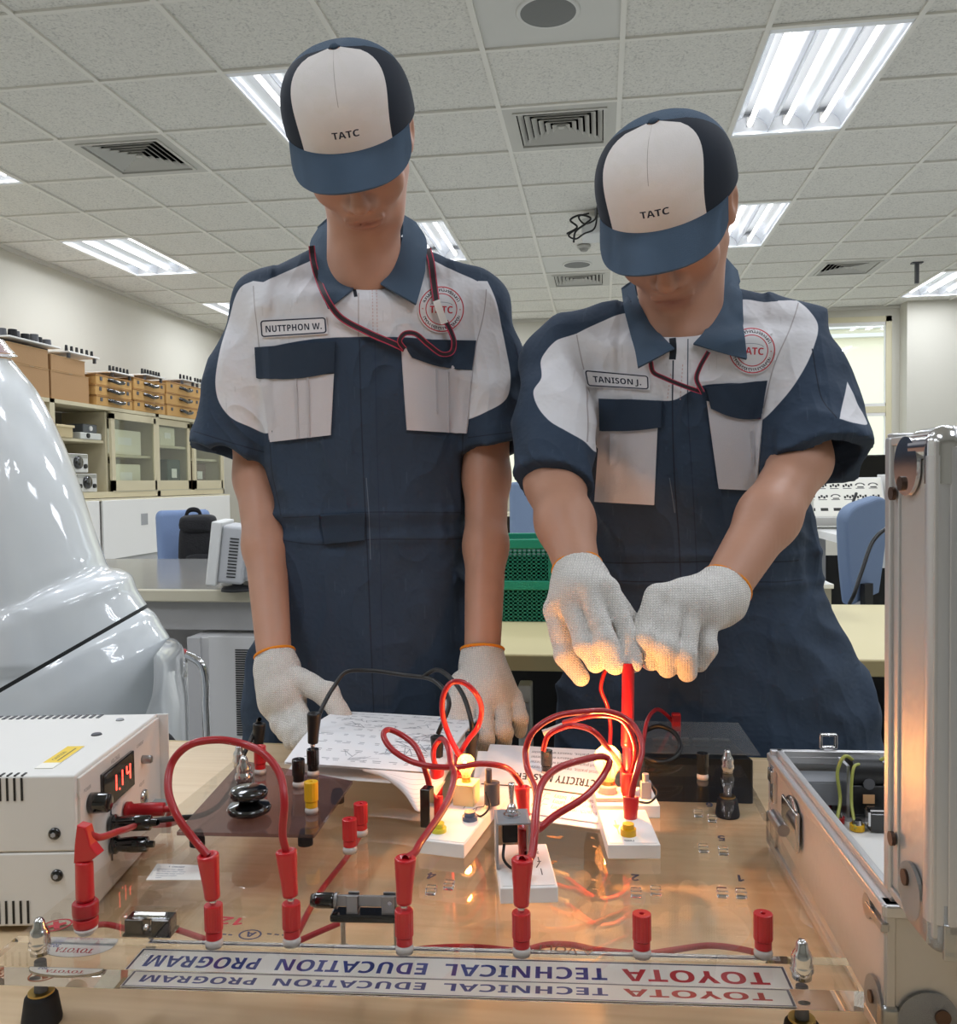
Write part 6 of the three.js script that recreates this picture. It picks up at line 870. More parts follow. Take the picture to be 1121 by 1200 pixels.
function buildPerson(o) {
  const b0 = at(o.base[0], o.base[1], o.base[2]), ry = Math.atan2(-b0.x, -b0.z) + (o.turn || 0);
  const root = thing('person', o.label, 'person', [b0.x, 0, b0.z], ry);
  const inv = new THREE.Matrix4().makeRotationY(-ry), toL = p => p.clone().sub(V(b0.x, 0, b0.z)).applyMatrix4(inv);
  const P = (px, py, d) => toL(at(px, py, d)), Q = a => P(a[0], a[1], a[2]);
  const eye = toL(camera.position), dirL = (px, py) => dirOf(px, py).applyMatrix4(inv);
  // ---- coverall
  const rows = o.torso.map(([y, xl, xr, D, b, n]) => { const A = P(xl, y, D), C2 = P(xr, y, D); return { y: (A.y + C2.y) / 2, cx: (A.x + C2.x) / 2, cz: (A.z + C2.z) / 2, a: (C2.x - A.x) / 2, b }; }).sort((p, q) => p.y - q.y);
  const yb = rows[0].y, yt = rows[rows.length - 1].y, NT = 240, tab = [];
  const sm = k => curveOf(rows.map(r => V(r.y, r[k], 0)));
  for (const k of ['cx', 'cz', 'a', 'b']) { const c = sm(k).getPoints(600), arr = new Float32Array(NT + 1); let j = 0; for (let i = 0; i <= NT; i++) { const y = lerp(yb, yt, i / NT); while (j < c.length - 2 && c[j + 1].x < y) j++; const t = clamp((y - c[j].x) / (c[j + 1].x - c[j].x || 1), 0, 1); arr[i] = lerp(c[j].y, c[j + 1].y, t); } tab.push(arr); }
  const torso = (x, y, z) => {
    const q = clamp((y - yb) / (yt - yb), 0, 1) * NT, i = Math.min(NT - 1, q | 0), t = q - i, g = k => tab[k][i] + (tab[k][i + 1] - tab[k][i]) * t;
    const a = g(2), b = g(3), dx = Math.abs(x - g(0)) / a, dz = Math.abs(z - g(1)) / b; const d = (Math.pow(Math.pow(dx, 2.5) + Math.pow(dz, 2.5), 0.4) - 1) * Math.min(a, b) * 0.92;
    return smax(d, Math.max(y - yt, yb - y), 0.03);
  };
  const sl = o.sleeves.map(s => ({ a: Q(s.a), m: s.m ? Q(s.m) : null, b: Q(s.b), ra: s.a[3], rm: s.m && s.m[3], rb: s.b[3], n: s.n ? V(...s.n).normalize() : null }));
  const fs = [torso, ...o.shoulders.map(s => cone(Q(s[0]), Q(s[1]), s[2], s[3]))];
  const sleeveF = sl.map(s => {
    const mid = s.m || s.a.clone().lerp(s.b, 0.5), rm = s.rm || (s.ra + s.rb) / 2, ax = s.n || s.b.clone().sub(mid).normalize(), end = s.b.clone().addScaledVector(s.b.clone().sub(mid).normalize(), s.rb * 1.2);
    const grow = (s.rb - rm) / s.b.distanceTo(mid), o1 = cone(s.a, mid, s.ra, rm), o2 = cone(mid, end, rm, s.rb + grow * s.rb * 1.2), i2 = cone(s.a.clone().lerp(mid, 0.8), end, s.ra * 0.8 - 0.006, s.rb + grow * s.rb * 1.2 - 0.0065);
    const cut = (x, y, z) => (x - s.b.x) * ax.x + (y - s.b.y) * ax.y + (z - s.b.z) * ax.z;
    return { out: (x, y, z) => Math.max(smin(o1(x, y, z), o2(x, y, z), 0.03), cut(x, y, z)), hole: (x, y, z) => Math.max(i2(x, y, z), -0.1 - cut(x, y, z)) };
  });
  const F0 = union([...fs], 0.05);
  const folds = o.folds;
  const core = (x, y, z) => { let d = F0(x, y, z); for (const s of sleeveF) d = smin(d, s.out(x, y, z), 0.022); return d; };
  const cloth = (x, y, z) => {
    let d = F0(x, y, z), far = Math.min(d, sleeveF[0].out(x, y, z), sleeveF[1].out(x, y, z)); if (far > 0.05) return far;
    const fo = folds(x, y, z); for (const s of sleeveF) d = smin(d, Math.max(s.out(x, y, z) - fo * 0.3, -s.hole(x, y, z)), 0.016);
    return d - fo * 0.9;
  };
  const all = [...sl.flatMap(s => [s.a, s.b]), V(rows[0].cx, yb, 0)];
  const lo = V(-0.42, yb + 0.02, -0.3), hi = V(0.42, yt + 0.14, 0.32);
  const top = nets(cloth, lo, hi, 0.0042);
  // legs below the bench top
  const hipY = yb + 0.04, legF = union([-1, 1].flatMap(s => { const hx = o.hip[0] + s * o.hip[1], hz = o.hip[2]; return [cone(V(hx, hipY + 0.05, hz), V(hx + s * 0.02, 0.48, hz + 0.01), 0.085, 0.07), cone(V(hx + s * 0.02, 0.48, hz + 0.01), V(hx + s * 0.025, 0.1, hz - 0.01), 0.07, 0.062)]; }).concat([cone(V(o.hip[0] - o.hip[1], hipY + 0.02, o.hip[2]), V(o.hip[0] + o.hip[1], hipY + 0.02, o.hip[2]), 0.1, 0.1)]), 0.05);
  const legs = nets((x, y, z) => Math.max(legF(x, y, z), 0.05 - y), V(-0.42, 0.02, -0.25), V(0.45, hipY + 0.1, 0.25), 0.011);
  const TX = [-0.4, yb - 0.02, 0.8, yt + 0.12 - yb], cw = 1500, chh = Math.round(1500 * TX[3] / TX[2]);
  planarUV(top, ...TX); planarUV(legs, -3, -3, 0.001, 0.001); { const uv = legs.attributes.uv; for (let k = 0; k < uv.count; k++) uv.setXY(k, 0.02, 0.02); }
  const cpt = (p) => { const q = P(p[0], p[1], p[2] || o.Dc); return [(q.x - TX[0]) / TX[2] * cw, (1 - (q.y - TX[1]) / TX[3]) * chh]; };
  const dye = canvasTex(cw, chh, (g, w, h) => {
    g.fillStyle = NAVY; g.fillRect(0, 0, w, h);
    const path = pts => { g.beginPath(); pts.forEach((p, i) => { const q = cpt(p); i ? g.lineTo(...q) : g.moveTo(...q); }); };
    const smooth = pts => { const c = curveOf(pts.map(p => V(p[0], p[1], p[2] || o.Dc))).getPoints(pts.length * 8); path(c.map(v => [v.x, v.y, v.z])); };
    g.fillStyle = WHITE; for (const poly of o.white) { smooth([...poly]); g.closePath(); g.fill(); }
    for (const [col, lw, pts, dash] of o.seams) { g.strokeStyle = col; g.lineWidth = lw; g.setLineDash(dash || []); smooth(pts); g.stroke(); } g.setLineDash([]);
    g.globalAlpha = 0.05; for (let k = 0; k < 700; k++) { g.fillStyle = rnd() < 0.5 ? '#000' : '#fff'; g.fillRect(rnd() * w, rnd() * h, 1 + rnd() * 3, 6 + rnd() * 30); } g.globalAlpha = 1;
  });
  const cover = part('coverall', (() => { const t = M(top, legs); return t; })(), std(0xffffff, 0.86, { map: dye, bumpMap: wrinkle, bumpScale: 0.008 }), root, 'navy and white short sleeved coverall');
  // where a line of sight meets the cloth, lifted a little: pieces sewn on
  const hit = (px, py, off = 0) => { const d = dirL(px, py), L = d.length(); d.divideScalar(L); let t = 0.7; for (let k = 0; k < 90; k++) { const x = eye.x + d.x * t, y = eye.y + d.y * t, z = eye.z + d.z * t, q = cloth(x, y, z); if (q < 0.0006) break; t += clamp(q * 0.7, 0.0006, 0.05); if (t > 1.9) break; } t -= off; return V(eye.x + d.x * t, eye.y + d.y * t, eye.z + d.z * t); };
  const patch = (name, c, mat, off = 0.003, n = 10, label, bow) => {   // corners tl, tr, br, bl in the photograph
    const ec = hit((c[0][0] + c[2][0]) / 2, (c[0][1] + c[2][1]) / 2).distanceTo(eye);
    const T2 = (u, v) => { const x = lerp(lerp(c[0][0], c[1][0], u), lerp(c[3][0], c[2][0], u), v), y = lerp(lerp(c[0][1], c[1][1], u), lerp(c[3][1], c[2][1], u), v) + (bow ? bow(u, v) : 0); const q = hit(x, y, off + (bow === undefined ? 0 : 0.001 * Math.sin(Math.PI * u) * v)), dq = q.distanceTo(eye); return dq < ec - 0.028 || dq > ec + 0.05 ? q.sub(eye).multiplyScalar((ec + 0.012) / dq).add(eye) : q; };
    if (name !== 'emblem') return part(name, loft(T2, n, n, off + 0.002), mat, cover, label);
    const sq = (u, v) => { const a = 2 * u - 1, b = 2 * v - 1; return [0.5 + 0.5 * a * Math.sqrt(1 - b * b / 2), 0.5 + 0.5 * b * Math.sqrt(1 - a * a / 2)]; }, gd = loft((u, v) => T2(...sq(u, v)), 18, 18, off + 0.001), uv = gd.attributes.uv; for (let k = 0; k < uv.count; k++) { const q = sq(uv.getX(k), 1 - uv.getY(k)); uv.setXY(k, q[0], 1 - q[1]); }
    return part(name, gd, mat, cover, label);
  };
  const ribbon = (name, pts, wpx, mat, off, parent) => { const c = curveOf(pts.map(p => V(p[0], p[1], p[2] || 0))), n = pts.length * 6, m = pts[pts.length >> 1], ref = hit(m[0], m[1]).distanceTo(eye); const g = loft((u, v) => { const p = c.getPointAt(u), t = c.getTangentAt(u), w = (v - 0.5) * wpx, q = hit(p.x - t.y * w, p.y + t.x * w, off + p.z), dq = q.distanceTo(eye); if (dq > ref + 0.1) q.sub(eye).multiplyScalar((ref + 0.1) / dq).add(eye); return q; }, n, 3, 0.0012); return part(name, g, mat, parent || root); };
  o.sewn(patch, cover, { hit, P, loft, ribbon });
  // collar wings
  for (const w of o.collar) { const A = curveOf(w.inner.map(p => V(...p))), C2 = curveOf(w.outer.map(p => V(...p))); part('collar', loft((u, v) => { const q = A.getPoint(u).lerp(C2.getPoint(u), v), a = P(q.x, q.y, q.z - 0.008 * Math.sin(v * Math.PI)), b = hit(q.x, q.y, 0.005 + 0.004 * Math.sin(v * Math.PI)); return w.back ? a : b.distanceTo(eye) < a.distanceTo(eye) ? b : a; }, 16, 10, 0.003), mNavyL, cover); }
  // ---- head, neck and arms: one skin
  const H = Q(o.head), hm = new THREE.Matrix4().makeRotationFromEuler(new THREE.Euler(o.hrot[0], o.hrot[1], o.hrot[2], 'YXZ')).setPosition(H), him = hm.clone().invert().elements;
  const v = (x, y, z) => V(x, y, z);
  const headF = (() => {
    const base = union([ell(v(0, 0.03, -0.018), 0.071, 0.09, 0.094), ell(v(0, -0.028, 0.022), 0.057, 0.082, 0.068), cone(v(-0.02, -0.088, 0.046), v(0.02, -0.088, 0.046), 0.022, 0.022), cone(v(-0.045, -0.05, -0.005), v(-0.022, -0.088, 0.04), 0.018, 0.018), cone(v(0.045, -0.05, -0.005), v(0.022, -0.088, 0.04), 0.018, 0.018)], 0.03);
    const cheeks = [ell(v(-0.038, -0.022, 0.062), 0.024, 0.026, 0.02), ell(v(0.038, -0.022, 0.062), 0.024, 0.026, 0.02), ell(v(0, -0.103, 0.066), 0.02, 0.015, 0.016), ell(v(0, -0.062, 0.078), 0.026, 0.022, 0.016), cone(v(-0.036, 0.03, 0.074), v(0.036, 0.03, 0.074), 0.011, 0.011)];
    const nose = union([cone(v(0, 0.014, 0.086), v(0, -0.026, 0.106), 0.008, 0.0105), ell(v(0, -0.03, 0.103), 0.0115, 0.0095, 0.0115), ell(v(-0.0125, -0.034, 0.092), 0.0085, 0.008, 0.0105), ell(v(0.0125, -0.034, 0.092), 0.0085, 0.008, 0.0105)], 0.008);
    const lips = union([ell(v(-0.010, -0.0575, 0.0915), 0.0185, 0.0048, 0.0065), ell(v(0.010, -0.0575, 0.0915), 0.0185, 0.0048, 0.0065), ell(v(0, -0.0665, 0.0915), 0.0225, 0.0058, 0.007)], 0.003);
    const mouth = ell(v(0, -0.0617, 0.1), 0.029, 0.0014, 0.009), nos = [ell(v(-0.0075, -0.0405, 0.1), 0.004, 0.0035, 0.006), ell(v(0.0075, -0.0405, 0.1), 0.004, 0.0035, 0.006)];
    const eyes = [ell(v(-0.031, 0.006, 0.078), 0.015, 0.009, 0.009), ell(v(0.031, 0.006, 0.078), 0.015, 0.009, 0.009)], sock = [ell(v(-0.031, 0.008, 0.094), 0.02, 0.015, 0.015), ell(v(0.031, 0.008, 0.094), 0.02, 0.015, 0.015)];
    const ears = [-1, 1].map(s => union([ell(v(s * 0.072, -0.006, -0.016), 0.0085, 0.029, 0.017), ell(v(s * 0.075, 0.005, -0.022), 0.008, 0.021, 0.015)], 0.01)), concha = [-1, 1].map(s => ell(v(s * 0.083, -0.002, -0.012), 0.006, 0.015, 0.009));
    return (x, y, z) => {
      let d = base(x, y, z); if (d > 0.06) return d;
      for (const c of cheeks) d = smin(d, c(x, y, z), 0.022); for (const s of sock) d = smax(d, -s(x, y, z), 0.014); for (const e of eyes) d = smin(d, e(x, y, z), 0.006);
      d = smin(d, nose(x, y, z), 0.012); for (const q of nos) d = smax(d, -q(x, y, z), 0.003); d = smin(d, lips(x, y, z), 0.005); d = smax(d, -mouth(x, y, z), 0.003);
      for (let k = 0; k < 2; k++) { d = smin(d, ears[k](x, y, z), 0.008); d = smax(d, -concha[k](x, y, z), 0.005); }
      return d;
    };
  })();
  const toHead = (x, y, z) => [him[0] * x + him[4] * y + him[8] * z + him[12], him[1] * x + him[5] * y + him[9] * z + him[13], him[2] * x + him[6] * y + him[10] * z + him[14]];
  const hp = (x, y, z) => V(x, y, z).applyMatrix4(hm), nb = Q(o.neck), nk = [cone(hp(0, -0.05, -0.042), nb, 0.05, 0.056), cone(hp(0, -0.072, 0.004), nb.clone().add(V(0, 0.0, 0.03)), 0.03, 0.03)];
  const nf = (x, y, z) => smin(nk[0](x, y, z), nk[1](x, y, z), 0.03);
  const headAll = (x, y, z) => { const q = toHead(x, y, z); return smin(headF(q[0], q[1], q[2]), nf(x, y, z), 0.02); };
  const hb = boundsOf([H.clone().add(V(0, 0.1, 0)), H.clone().add(V(0, -0.1, 0)), H.clone().add(V(0.06, 0, 0.06)), H.clone().add(V(-0.06, 0, -0.06)), nb], 0.075);
  const headG = nets(headAll, hb[0], hb[1], 0.0028);
  const armF = union(o.arms.flatMap(a => { const q = a.map(Q); const r = []; for (let k = 0; k + 1 < q.length; k++) r.push(cone(q[k], q[k + 1], a[k][3], a[k + 1][3])); r.push(cone(nb.clone().add(V(0, -0.07, -0.05)), q[0].clone().add(V(0, -0.012, -0.012)), 0.045, 0.034)); return r; }).concat([cone(nb.clone().add(V(0, 0.0, -0.006)), nb.clone().add(V(0, -0.09, -0.06)), 0.05, 0.045)]), 0.02);
  const ab = boundsOf([nb.clone().add(V(0, 0.0, 0)), nb.clone().add(V(0, -0.15, 0)), ...o.arms.flat().map(Q)], 0.075);
  const armG = nets(armF, ab[0], ab[1], 0.005);
  for (const g of [headG, armG]) { const p = g.attributes.position, c = new Float32Array(p.count * 3); for (let k = 0; k < p.count; k++) { const q = toHead(p.getX(k), p.getY(k), p.getZ(k)), li = g === headG ? Math.exp(-Math.pow(q[0] / 0.024, 2) - Math.pow((q[1] + 0.0625) / 0.0085, 2)) * (q[2] > 0.075 ? 1 : 0) : 0, n = 0.96 + 0.08 * noise(p.getX(k) * 60, p.getY(k) * 60, p.getZ(k) * 60), br = g === headG && q[2] > 0.06 && Math.abs(Math.abs(q[0]) - 0.03) < 0.02 && Math.abs(q[1] - 0.03) < 0.005 ? 0.25 : 1; const col = SKIN.clone().lerp(LIP, li).multiplyScalar(n * br); c.set([col.r, col.g, col.b], k * 3); } g.setAttribute('color', new THREE.BufferAttribute(c, 3)); planarUV(g, 0, 0, 0.1, 0.1); }
  const body = part('body', mergeGeometries([headG.toNonIndexed(), armG.toNonIndexed()]), mSkin, root);
  // hair below the cap
  const hairF = (x, y, z) => { const d = ell(v(0, 0.03, -0.02), 0.079, 0.094, 0.098)(x, y, z); return Math.max(d, y - 0.07, -y - 0.045 + 0.3 * z, z - 0.038 - y * 0.2, Math.max(Math.abs(z + 0.012) < 0.02 && y < 0.02 ? 0.02 - Math.abs(z + 0.012) : -1, -1)); };
  const hg = nets(hairF, V(-0.09, -0.09, -0.13), V(0.09, 0.09, 0.07), 0.0035); hg.applyMatrix4(hm); planarUV(hg, 0, 0, 0.1, 0.1); part('hair', hg, mHair, root);
  // ---- cap
  const cap = new THREE.Group(); cap.name = numbered('cap'); cap.applyMatrix4(hm.clone().multiply(new THREE.Matrix4().makeRotationX(-0.1).setPosition(0, 0.032, -0.008))); cap.userData.label = 'cap with a white front panel reading TATC'; root.add(cap);
  const A = 0.0885, Bz = 0.102, Hc = 0.091, pr = 2.5, cr = (a, t, off = 0) => { const s = Math.pow(Math.max(0, 1 - Math.pow(t, pr)), 1 / pr), f = 0.5 + 0.5 * Math.cos(a), tt = Math.pow(t, lerp(1, 0.86, f)); return V((A + off) * Math.sin(a) * s, (Hc + off) * tt, (Bz + off) * Math.cos(a) * s); };
  const shell = (a0, a1, t0, t1, off, nu, nv) => loft((u, w) => { const q = lerp(t1, t0, w); return cr(lerp(a0(q), a1(q), u), q, off); }, nu, nv, 0.0018);
  const k1 = t => 0.70 + 0.62 * Math.pow(t, 2.4), tq = 0.999;
  part('front_panel', shell(t => -k1(t), t => k1(t), 0.0, tq, 0.0012, 26, 26), capText, cap, 'white front panel lettered TATC');
  for (const s of [-1, 1]) { const lo2 = t => s > 0 ? k1(t) - 0.01 : -1.95 + 0.3 * t, hi2 = t => s > 0 ? 1.95 - 0.3 * t : -k1(t) + 0.01; part('side_panel', shell(lo2, hi2, 0, tq, 0.0002, 16, 20), mNavyD, cap); }
  part('back_panel', shell(t => 1.92 - 0.3 * t, t => 2 * Math.PI - 1.92 + 0.3 * t, 0, tq, 0, 40, 20), mNavyL, cap);
  part('button', S(0.006, 0, Hc + 0.002, 0, 1, 0.6, 1), mNavyL, cap);
  const edge = 1.12;
  part('brim', loft((u, w) => { const a = lerp(-edge, edge, u), p0 = cr(a, 0, 0.001), c = Math.cos(a / edge * Math.PI / 2), e = 0.063 * Math.pow(Math.max(0, c), 0.42) * w; return V(p0.x * (1 + 0.10 * w * Math.sqrt(c)), 0.002 - 0.36 * e - 3.4 * p0.x * p0.x * w * Math.pow(c, 0.25) + 0.012 * w * (1 - c * 0.3) * 0, p0.z + e * 0.93); }, 40, 14, 0.003), mNavyL, cap);
  // ---- gloves
  for (const gl of o.gloves) {
    const w = Q(gl.wrist), K = gl.fingers.map(f => f.map(Q)), th = gl.thumb.map(Q), prim = [];
    const cuffDir = Q(gl.arm).sub(w).normalize(), cuff = w.clone().addScaledVector(cuffDir, gl.cuff || 0.022);
    K.forEach((f, i) => { const r = gl.r || [0.0135, 0.0138, 0.0132, 0.012]; prim.push(cone(w.clone().lerp(f[0], 0.15), f[0].clone().lerp(w, 0.08), 0.019, r[i] + 0.0005)); });
    prim.push(cone(w, K[1][0].clone().lerp(K[2][0], 0.5).lerp(w, 0.35), gl.wr || 0.027, 0.028));
    const palm = union(prim, 0.018), cuffF = cone(cuff.clone().addScaledVector(cuffDir, 0.01), w, gl.cr || 0.0275, gl.wr || 0.027);
    const fing = K.map((f, i) => { const r = gl.r || [0.0135, 0.0138, 0.0132, 0.012], s = []; for (let k = 0; k + 1 < f.length; k++) s.push(cone(f[k], f[k + 1], r[i] * (1 - 0.07 * k), r[i] * (1 - 0.07 * (k + 1)))); return union(s, 0.006); });
    const tb = (() => { const s = []; for (let k = 0; k + 1 < th.length; k++) s.push(cone(th[k], th[k + 1], 0.0165 - 0.0022 * k, 0.0143 - 0.0016 * k)); return union(s, 0.01); })();
    const f = (x, y, z) => { let d = palm(x, y, z); if (d > 0.09) return d; let q = 9; for (const g of fing) q = smin(q, g(x, y, z), 0.0012); d = smin(d, q, 0.004); d = smin(d, tb(x, y, z), 0.007); d = smin(d, cuffF(x, y, z), 0.006);
      const cx = (x - cuff.x) * cuffDir.x + (y - cuff.y) * cuffDir.y + (z - cuff.z) * cuffDir.z; d -= 0.0022 * (noise(x * 70, y * 70, z * 70) - 0.5) + (cx > -0.03 ? 0 : 0); return Math.max(d, cx); };
    const [l2, h2] = boundsOf([w, cuff, ...K.flat(), ...th], 0.04);
    const gg = planarUV(nets(f, l2, h2, 0.0024), 0, 0, 0.06, 0.06), gm = part('glove', gg, mGlove, root, 'white knitted work glove');
    const ring = new THREE.TorusGeometry((gl.cr || 0.0275) - 0.0002, 0.0023, 8, 40); ring.applyQuaternion(new THREE.Quaternion().setFromUnitVectors(V(0, 0, 1), cuffDir)).translate(cuff.x, cuff.y, cuff.z); part('cuff_trim', ring, mOrange, gm, 'orange cuff trim');
    const ribs = []; const ux = new THREE.Vector3().crossVectors(cuffDir, V(0, 0, 1)).normalize(), uy = new THREE.Vector3().crossVectors(cuffDir, ux); for (let k = 0; k < 40; k++) { const a = k / 40 * Math.PI * 2, e = ux.clone().multiplyScalar(Math.cos(a)).addScaledVector(uy, Math.sin(a)); ribs.push(bar(cuff.clone().addScaledVector(e, (gl.cr || 0.0275) - 0.0002).addScaledVector(cuffDir, -0.0005), w.clone().addScaledVector(e, (gl.wr || 0.027) - 0.0001).addScaledVector(cuffDir, 0.002), 0.0011, 5)); }
    const rb = part('cuff_rib', M(ribs), mGlove, gm); rb.userData.kind = 'stuff';
  }
  // shoes
  for (const s of [-1, 1]) part('shoe', M(ell0(o.hip[0] + s * (o.hip[1] + 0.025), 0.05, o.hip[2] + 0.05)), mBlack, root);
  if (o.lanyard) o.lanyard(ribbon, { hit, P, loft });
  return { root, hit, P };
}
function ell0(x, y, z) { const g = new THREE.SphereGeometry(1, 24, 16), p = g.attributes.position; for (let k = 0; k < p.count; k++) { const Y = Math.max(p.getY(k), -0.75); p.setXYZ(k, x + p.getX(k) * 0.048, y + Y * 0.06 - 0.004, z + p.getZ(k) * 0.135); } g.computeVertexNormals(); return g; }
const ridge = (x) => 1 - Math.abs(2 * x - 1);

// the taller student, left
const one = buildPerson({
  label: 'taller person in cap and navy white coverall, head bowed, both gloved hands on the bench', base: [428, 600, 1.36], Dc: 1.262, hip: [0.0, 0.085, 0.0],
  torso: [[338, 318, 556, 1.37, 0.06], [360, 303, 566, 1.35, 0.095], [400, 304, 560, 1.355, 0.108], [450, 308, 554, 1.36, 0.11], [500, 312, 549, 1.36, 0.108], [545, 316, 546, 1.36, 0.104], [600, 326, 545, 1.36, 0.1], [625, 328, 546, 1.36, 0.099], [680, 317, 552, 1.36, 0.105], [720, 306, 558, 1.36, 0.11], [780, 297, 565, 1.36, 0.114], [850, 291, 570, 1.36, 0.116], [930, 290, 572, 1.36, 0.116]],
  shoulders: [[[400, 316, 1.36], [322, 364, 1.35], 0.045, 0.05], [[458, 312, 1.36], [550, 362, 1.35], 0.045, 0.048]],
  sleeves: [{ a: [322, 366, 1.355, 0.052], m: [298, 440, 1.35, 0.056], b: [270, 530, 1.345, 0.061], n: [-0.27, -0.95, 0.12] }, { a: [550, 366, 1.35, 0.05], m: [568, 440, 1.345, 0.053], b: [582, 524, 1.335, 0.052], n: [0.04, -0.97, 0.15] }],
  folds: (x, y, z) => {
    const w = noise(x * 7, y * 7, z * 7); let f = 0.0085 * (ridge(noise(x * 15 + y * 3 + w, y * 4.5, z * 11)) - 0.5) + 0.0022 * (noise(x * 40, y * 14, z * 30) - 0.5);
    const waist = Math.exp(-Math.pow((y - 1.035) / 0.045, 2)); f += waist * 0.006 * (ridge(noise(x * 42, y * 8 + 3, z * 42)) - 0.45) + 0.003 * (Math.exp(-Math.pow((y - 1.055) / 0.006, 2)) + Math.exp(-Math.pow((y - 1.018) / 0.006, 2)) - 0.8 * Math.exp(-Math.pow((y - 1.036) / 0.008, 2)));
    f += 0.0022 * Math.exp(-Math.pow((x - 0.006) / 0.017, 4)) * (z > 0 && y < 1.42 ? 1 : 0);   // placket
    if (Math.abs(x) > 0.13) f += 0.008 * (ridge(noise(x * 9 + y * 16, y * 9 - x * 8, z * 12 + 5)) - 0.5);
    return f;
  },
  white: [[[297, 331], [325, 316], [358, 298], [372, 290], [400, 300], [428, 320], [460, 300], [492, 288], [530, 306], [574, 331], [573, 360, 1.28], [561, 399], [500, 397], [428, 397], [360, 401], [302, 408]],
    [[297, 330, 1.3], [284, 340, 1.32], [269, 372, 1.32], [259, 420, 1.315], [255, 452, 1.31], [258, 472, 1.3], [270, 489, 1.285], [290, 499, 1.28], [316, 507, 1.28], [318, 460, 1.28], [316, 405, 1.28], [316, 360, 1.28], [310, 330, 1.28]],
    [[572, 328, 1.3], [582, 360, 1.31], [591, 405, 1.31], [597, 445, 1.3], [592, 468, 1.295], [573, 481, 1.285], [543, 490, 1.28], [544, 450, 1.28], [550, 399, 1.28], [556, 360, 1.28], [562, 325, 1.28]]],
  seams: [['#141b26', 9, [[411, 330], [415, 340], [417, 350]]], ['#1a2636', 3, [[421, 400], [423, 480], [426, 560], [430, 640], [434, 740], [438, 840]]], ['#22324a', 2, [[439, 400], [441, 500], [444, 600], [447, 720], [450, 840]]], ['#b9b0b0', 3, [[420, 345], [420, 397]]], ['#c9a9a4', 2, [[436, 340], [437, 396]], [5, 4]], ['#c9a9a4', 2, [[441, 340], [442, 396]], [5, 4]],
    ['#a9a2a4', 2.5, [[294, 330], [298, 360], [302, 405], [310, 470], [314, 515]]], ['#a9a2a4', 2.5, [[574, 332], [570, 365], [561, 402], [554, 450], [548, 495]]], ['#1a2636', 3, [[315, 520], [318, 560], [328, 605]]], ['#1a2636', 3, [[546, 500], [546, 560], [546, 605]]], ['#1a2636', 2.5, [[330, 607], [380, 604], [430, 600], [545, 602]]], ['#1a2636', 2.5, [[330, 634], [380, 638], [430, 632], [546, 634]]], ['#64717f', 2, [[429, 560], [432, 600], [434, 655]]], ['#1a2636', 2.5, [[226, 505, 1.3], [268, 518, 1.3], [310, 530, 1.3]]], ['#1a2636', 2.5, [[548, 513, 1.3], [590, 508, 1.3], [618, 503, 1.3]]], ['#1a2636', 2, [[600, 405, 1.33], [608, 440, 1.33], [618, 460, 1.33]]]],
  sewn: (patch, cover, h) => {
    patch('pocket', [[305, 444], [391, 438], [387, 510], [316, 518]], mClothW, 0.003, 12, 'white chest pocket', (u, v) => 0);
    patch('pocket', [[470, 405], [553, 430], [546, 508], [477, 504]], mClothW, 0.003, 12, 'white chest pocket', (u, v) => 0);
    patch('pocket_flap', [[298, 407], [392, 400], [391, 436], [300, 443]], mNavy, 0.005, 12, undefined, (u, v) => v * 4 * Math.sin(Math.PI * u));
    patch('pocket_flap', [[470, 397], [558, 399], [553, 433], [483, 419]], mNavy, 0.005, 12, undefined, (u, v) => v * 4 * Math.sin(Math.PI * u));
    for (const [a, b] of [[[346, 442], [349, 514]], [[360, 441], [362, 513]], [[512, 432], [513, 485]], [[526, 436], [527, 507]]]) patch('pleat', [[a[0] - 1.2, a[1]], [a[0] + 1.2, a[1]], [b[0] + 1.2, b[1]], [b[0] - 1.2, b[1]]], mClothW, 0.005, 4);
    patch('waist_tab', [[375, 605], [427, 601], [427, 633], [380, 638]], mNavy, 0.004, 8, undefined, () => 0);
    patch('name_patch', [[304, 375], [382, 371], [383.5, 391], [305.5, 396]], nameTag('NUTTPHON W.'), 0.003, 8, 'white name patch reading NUTTPHON W.');
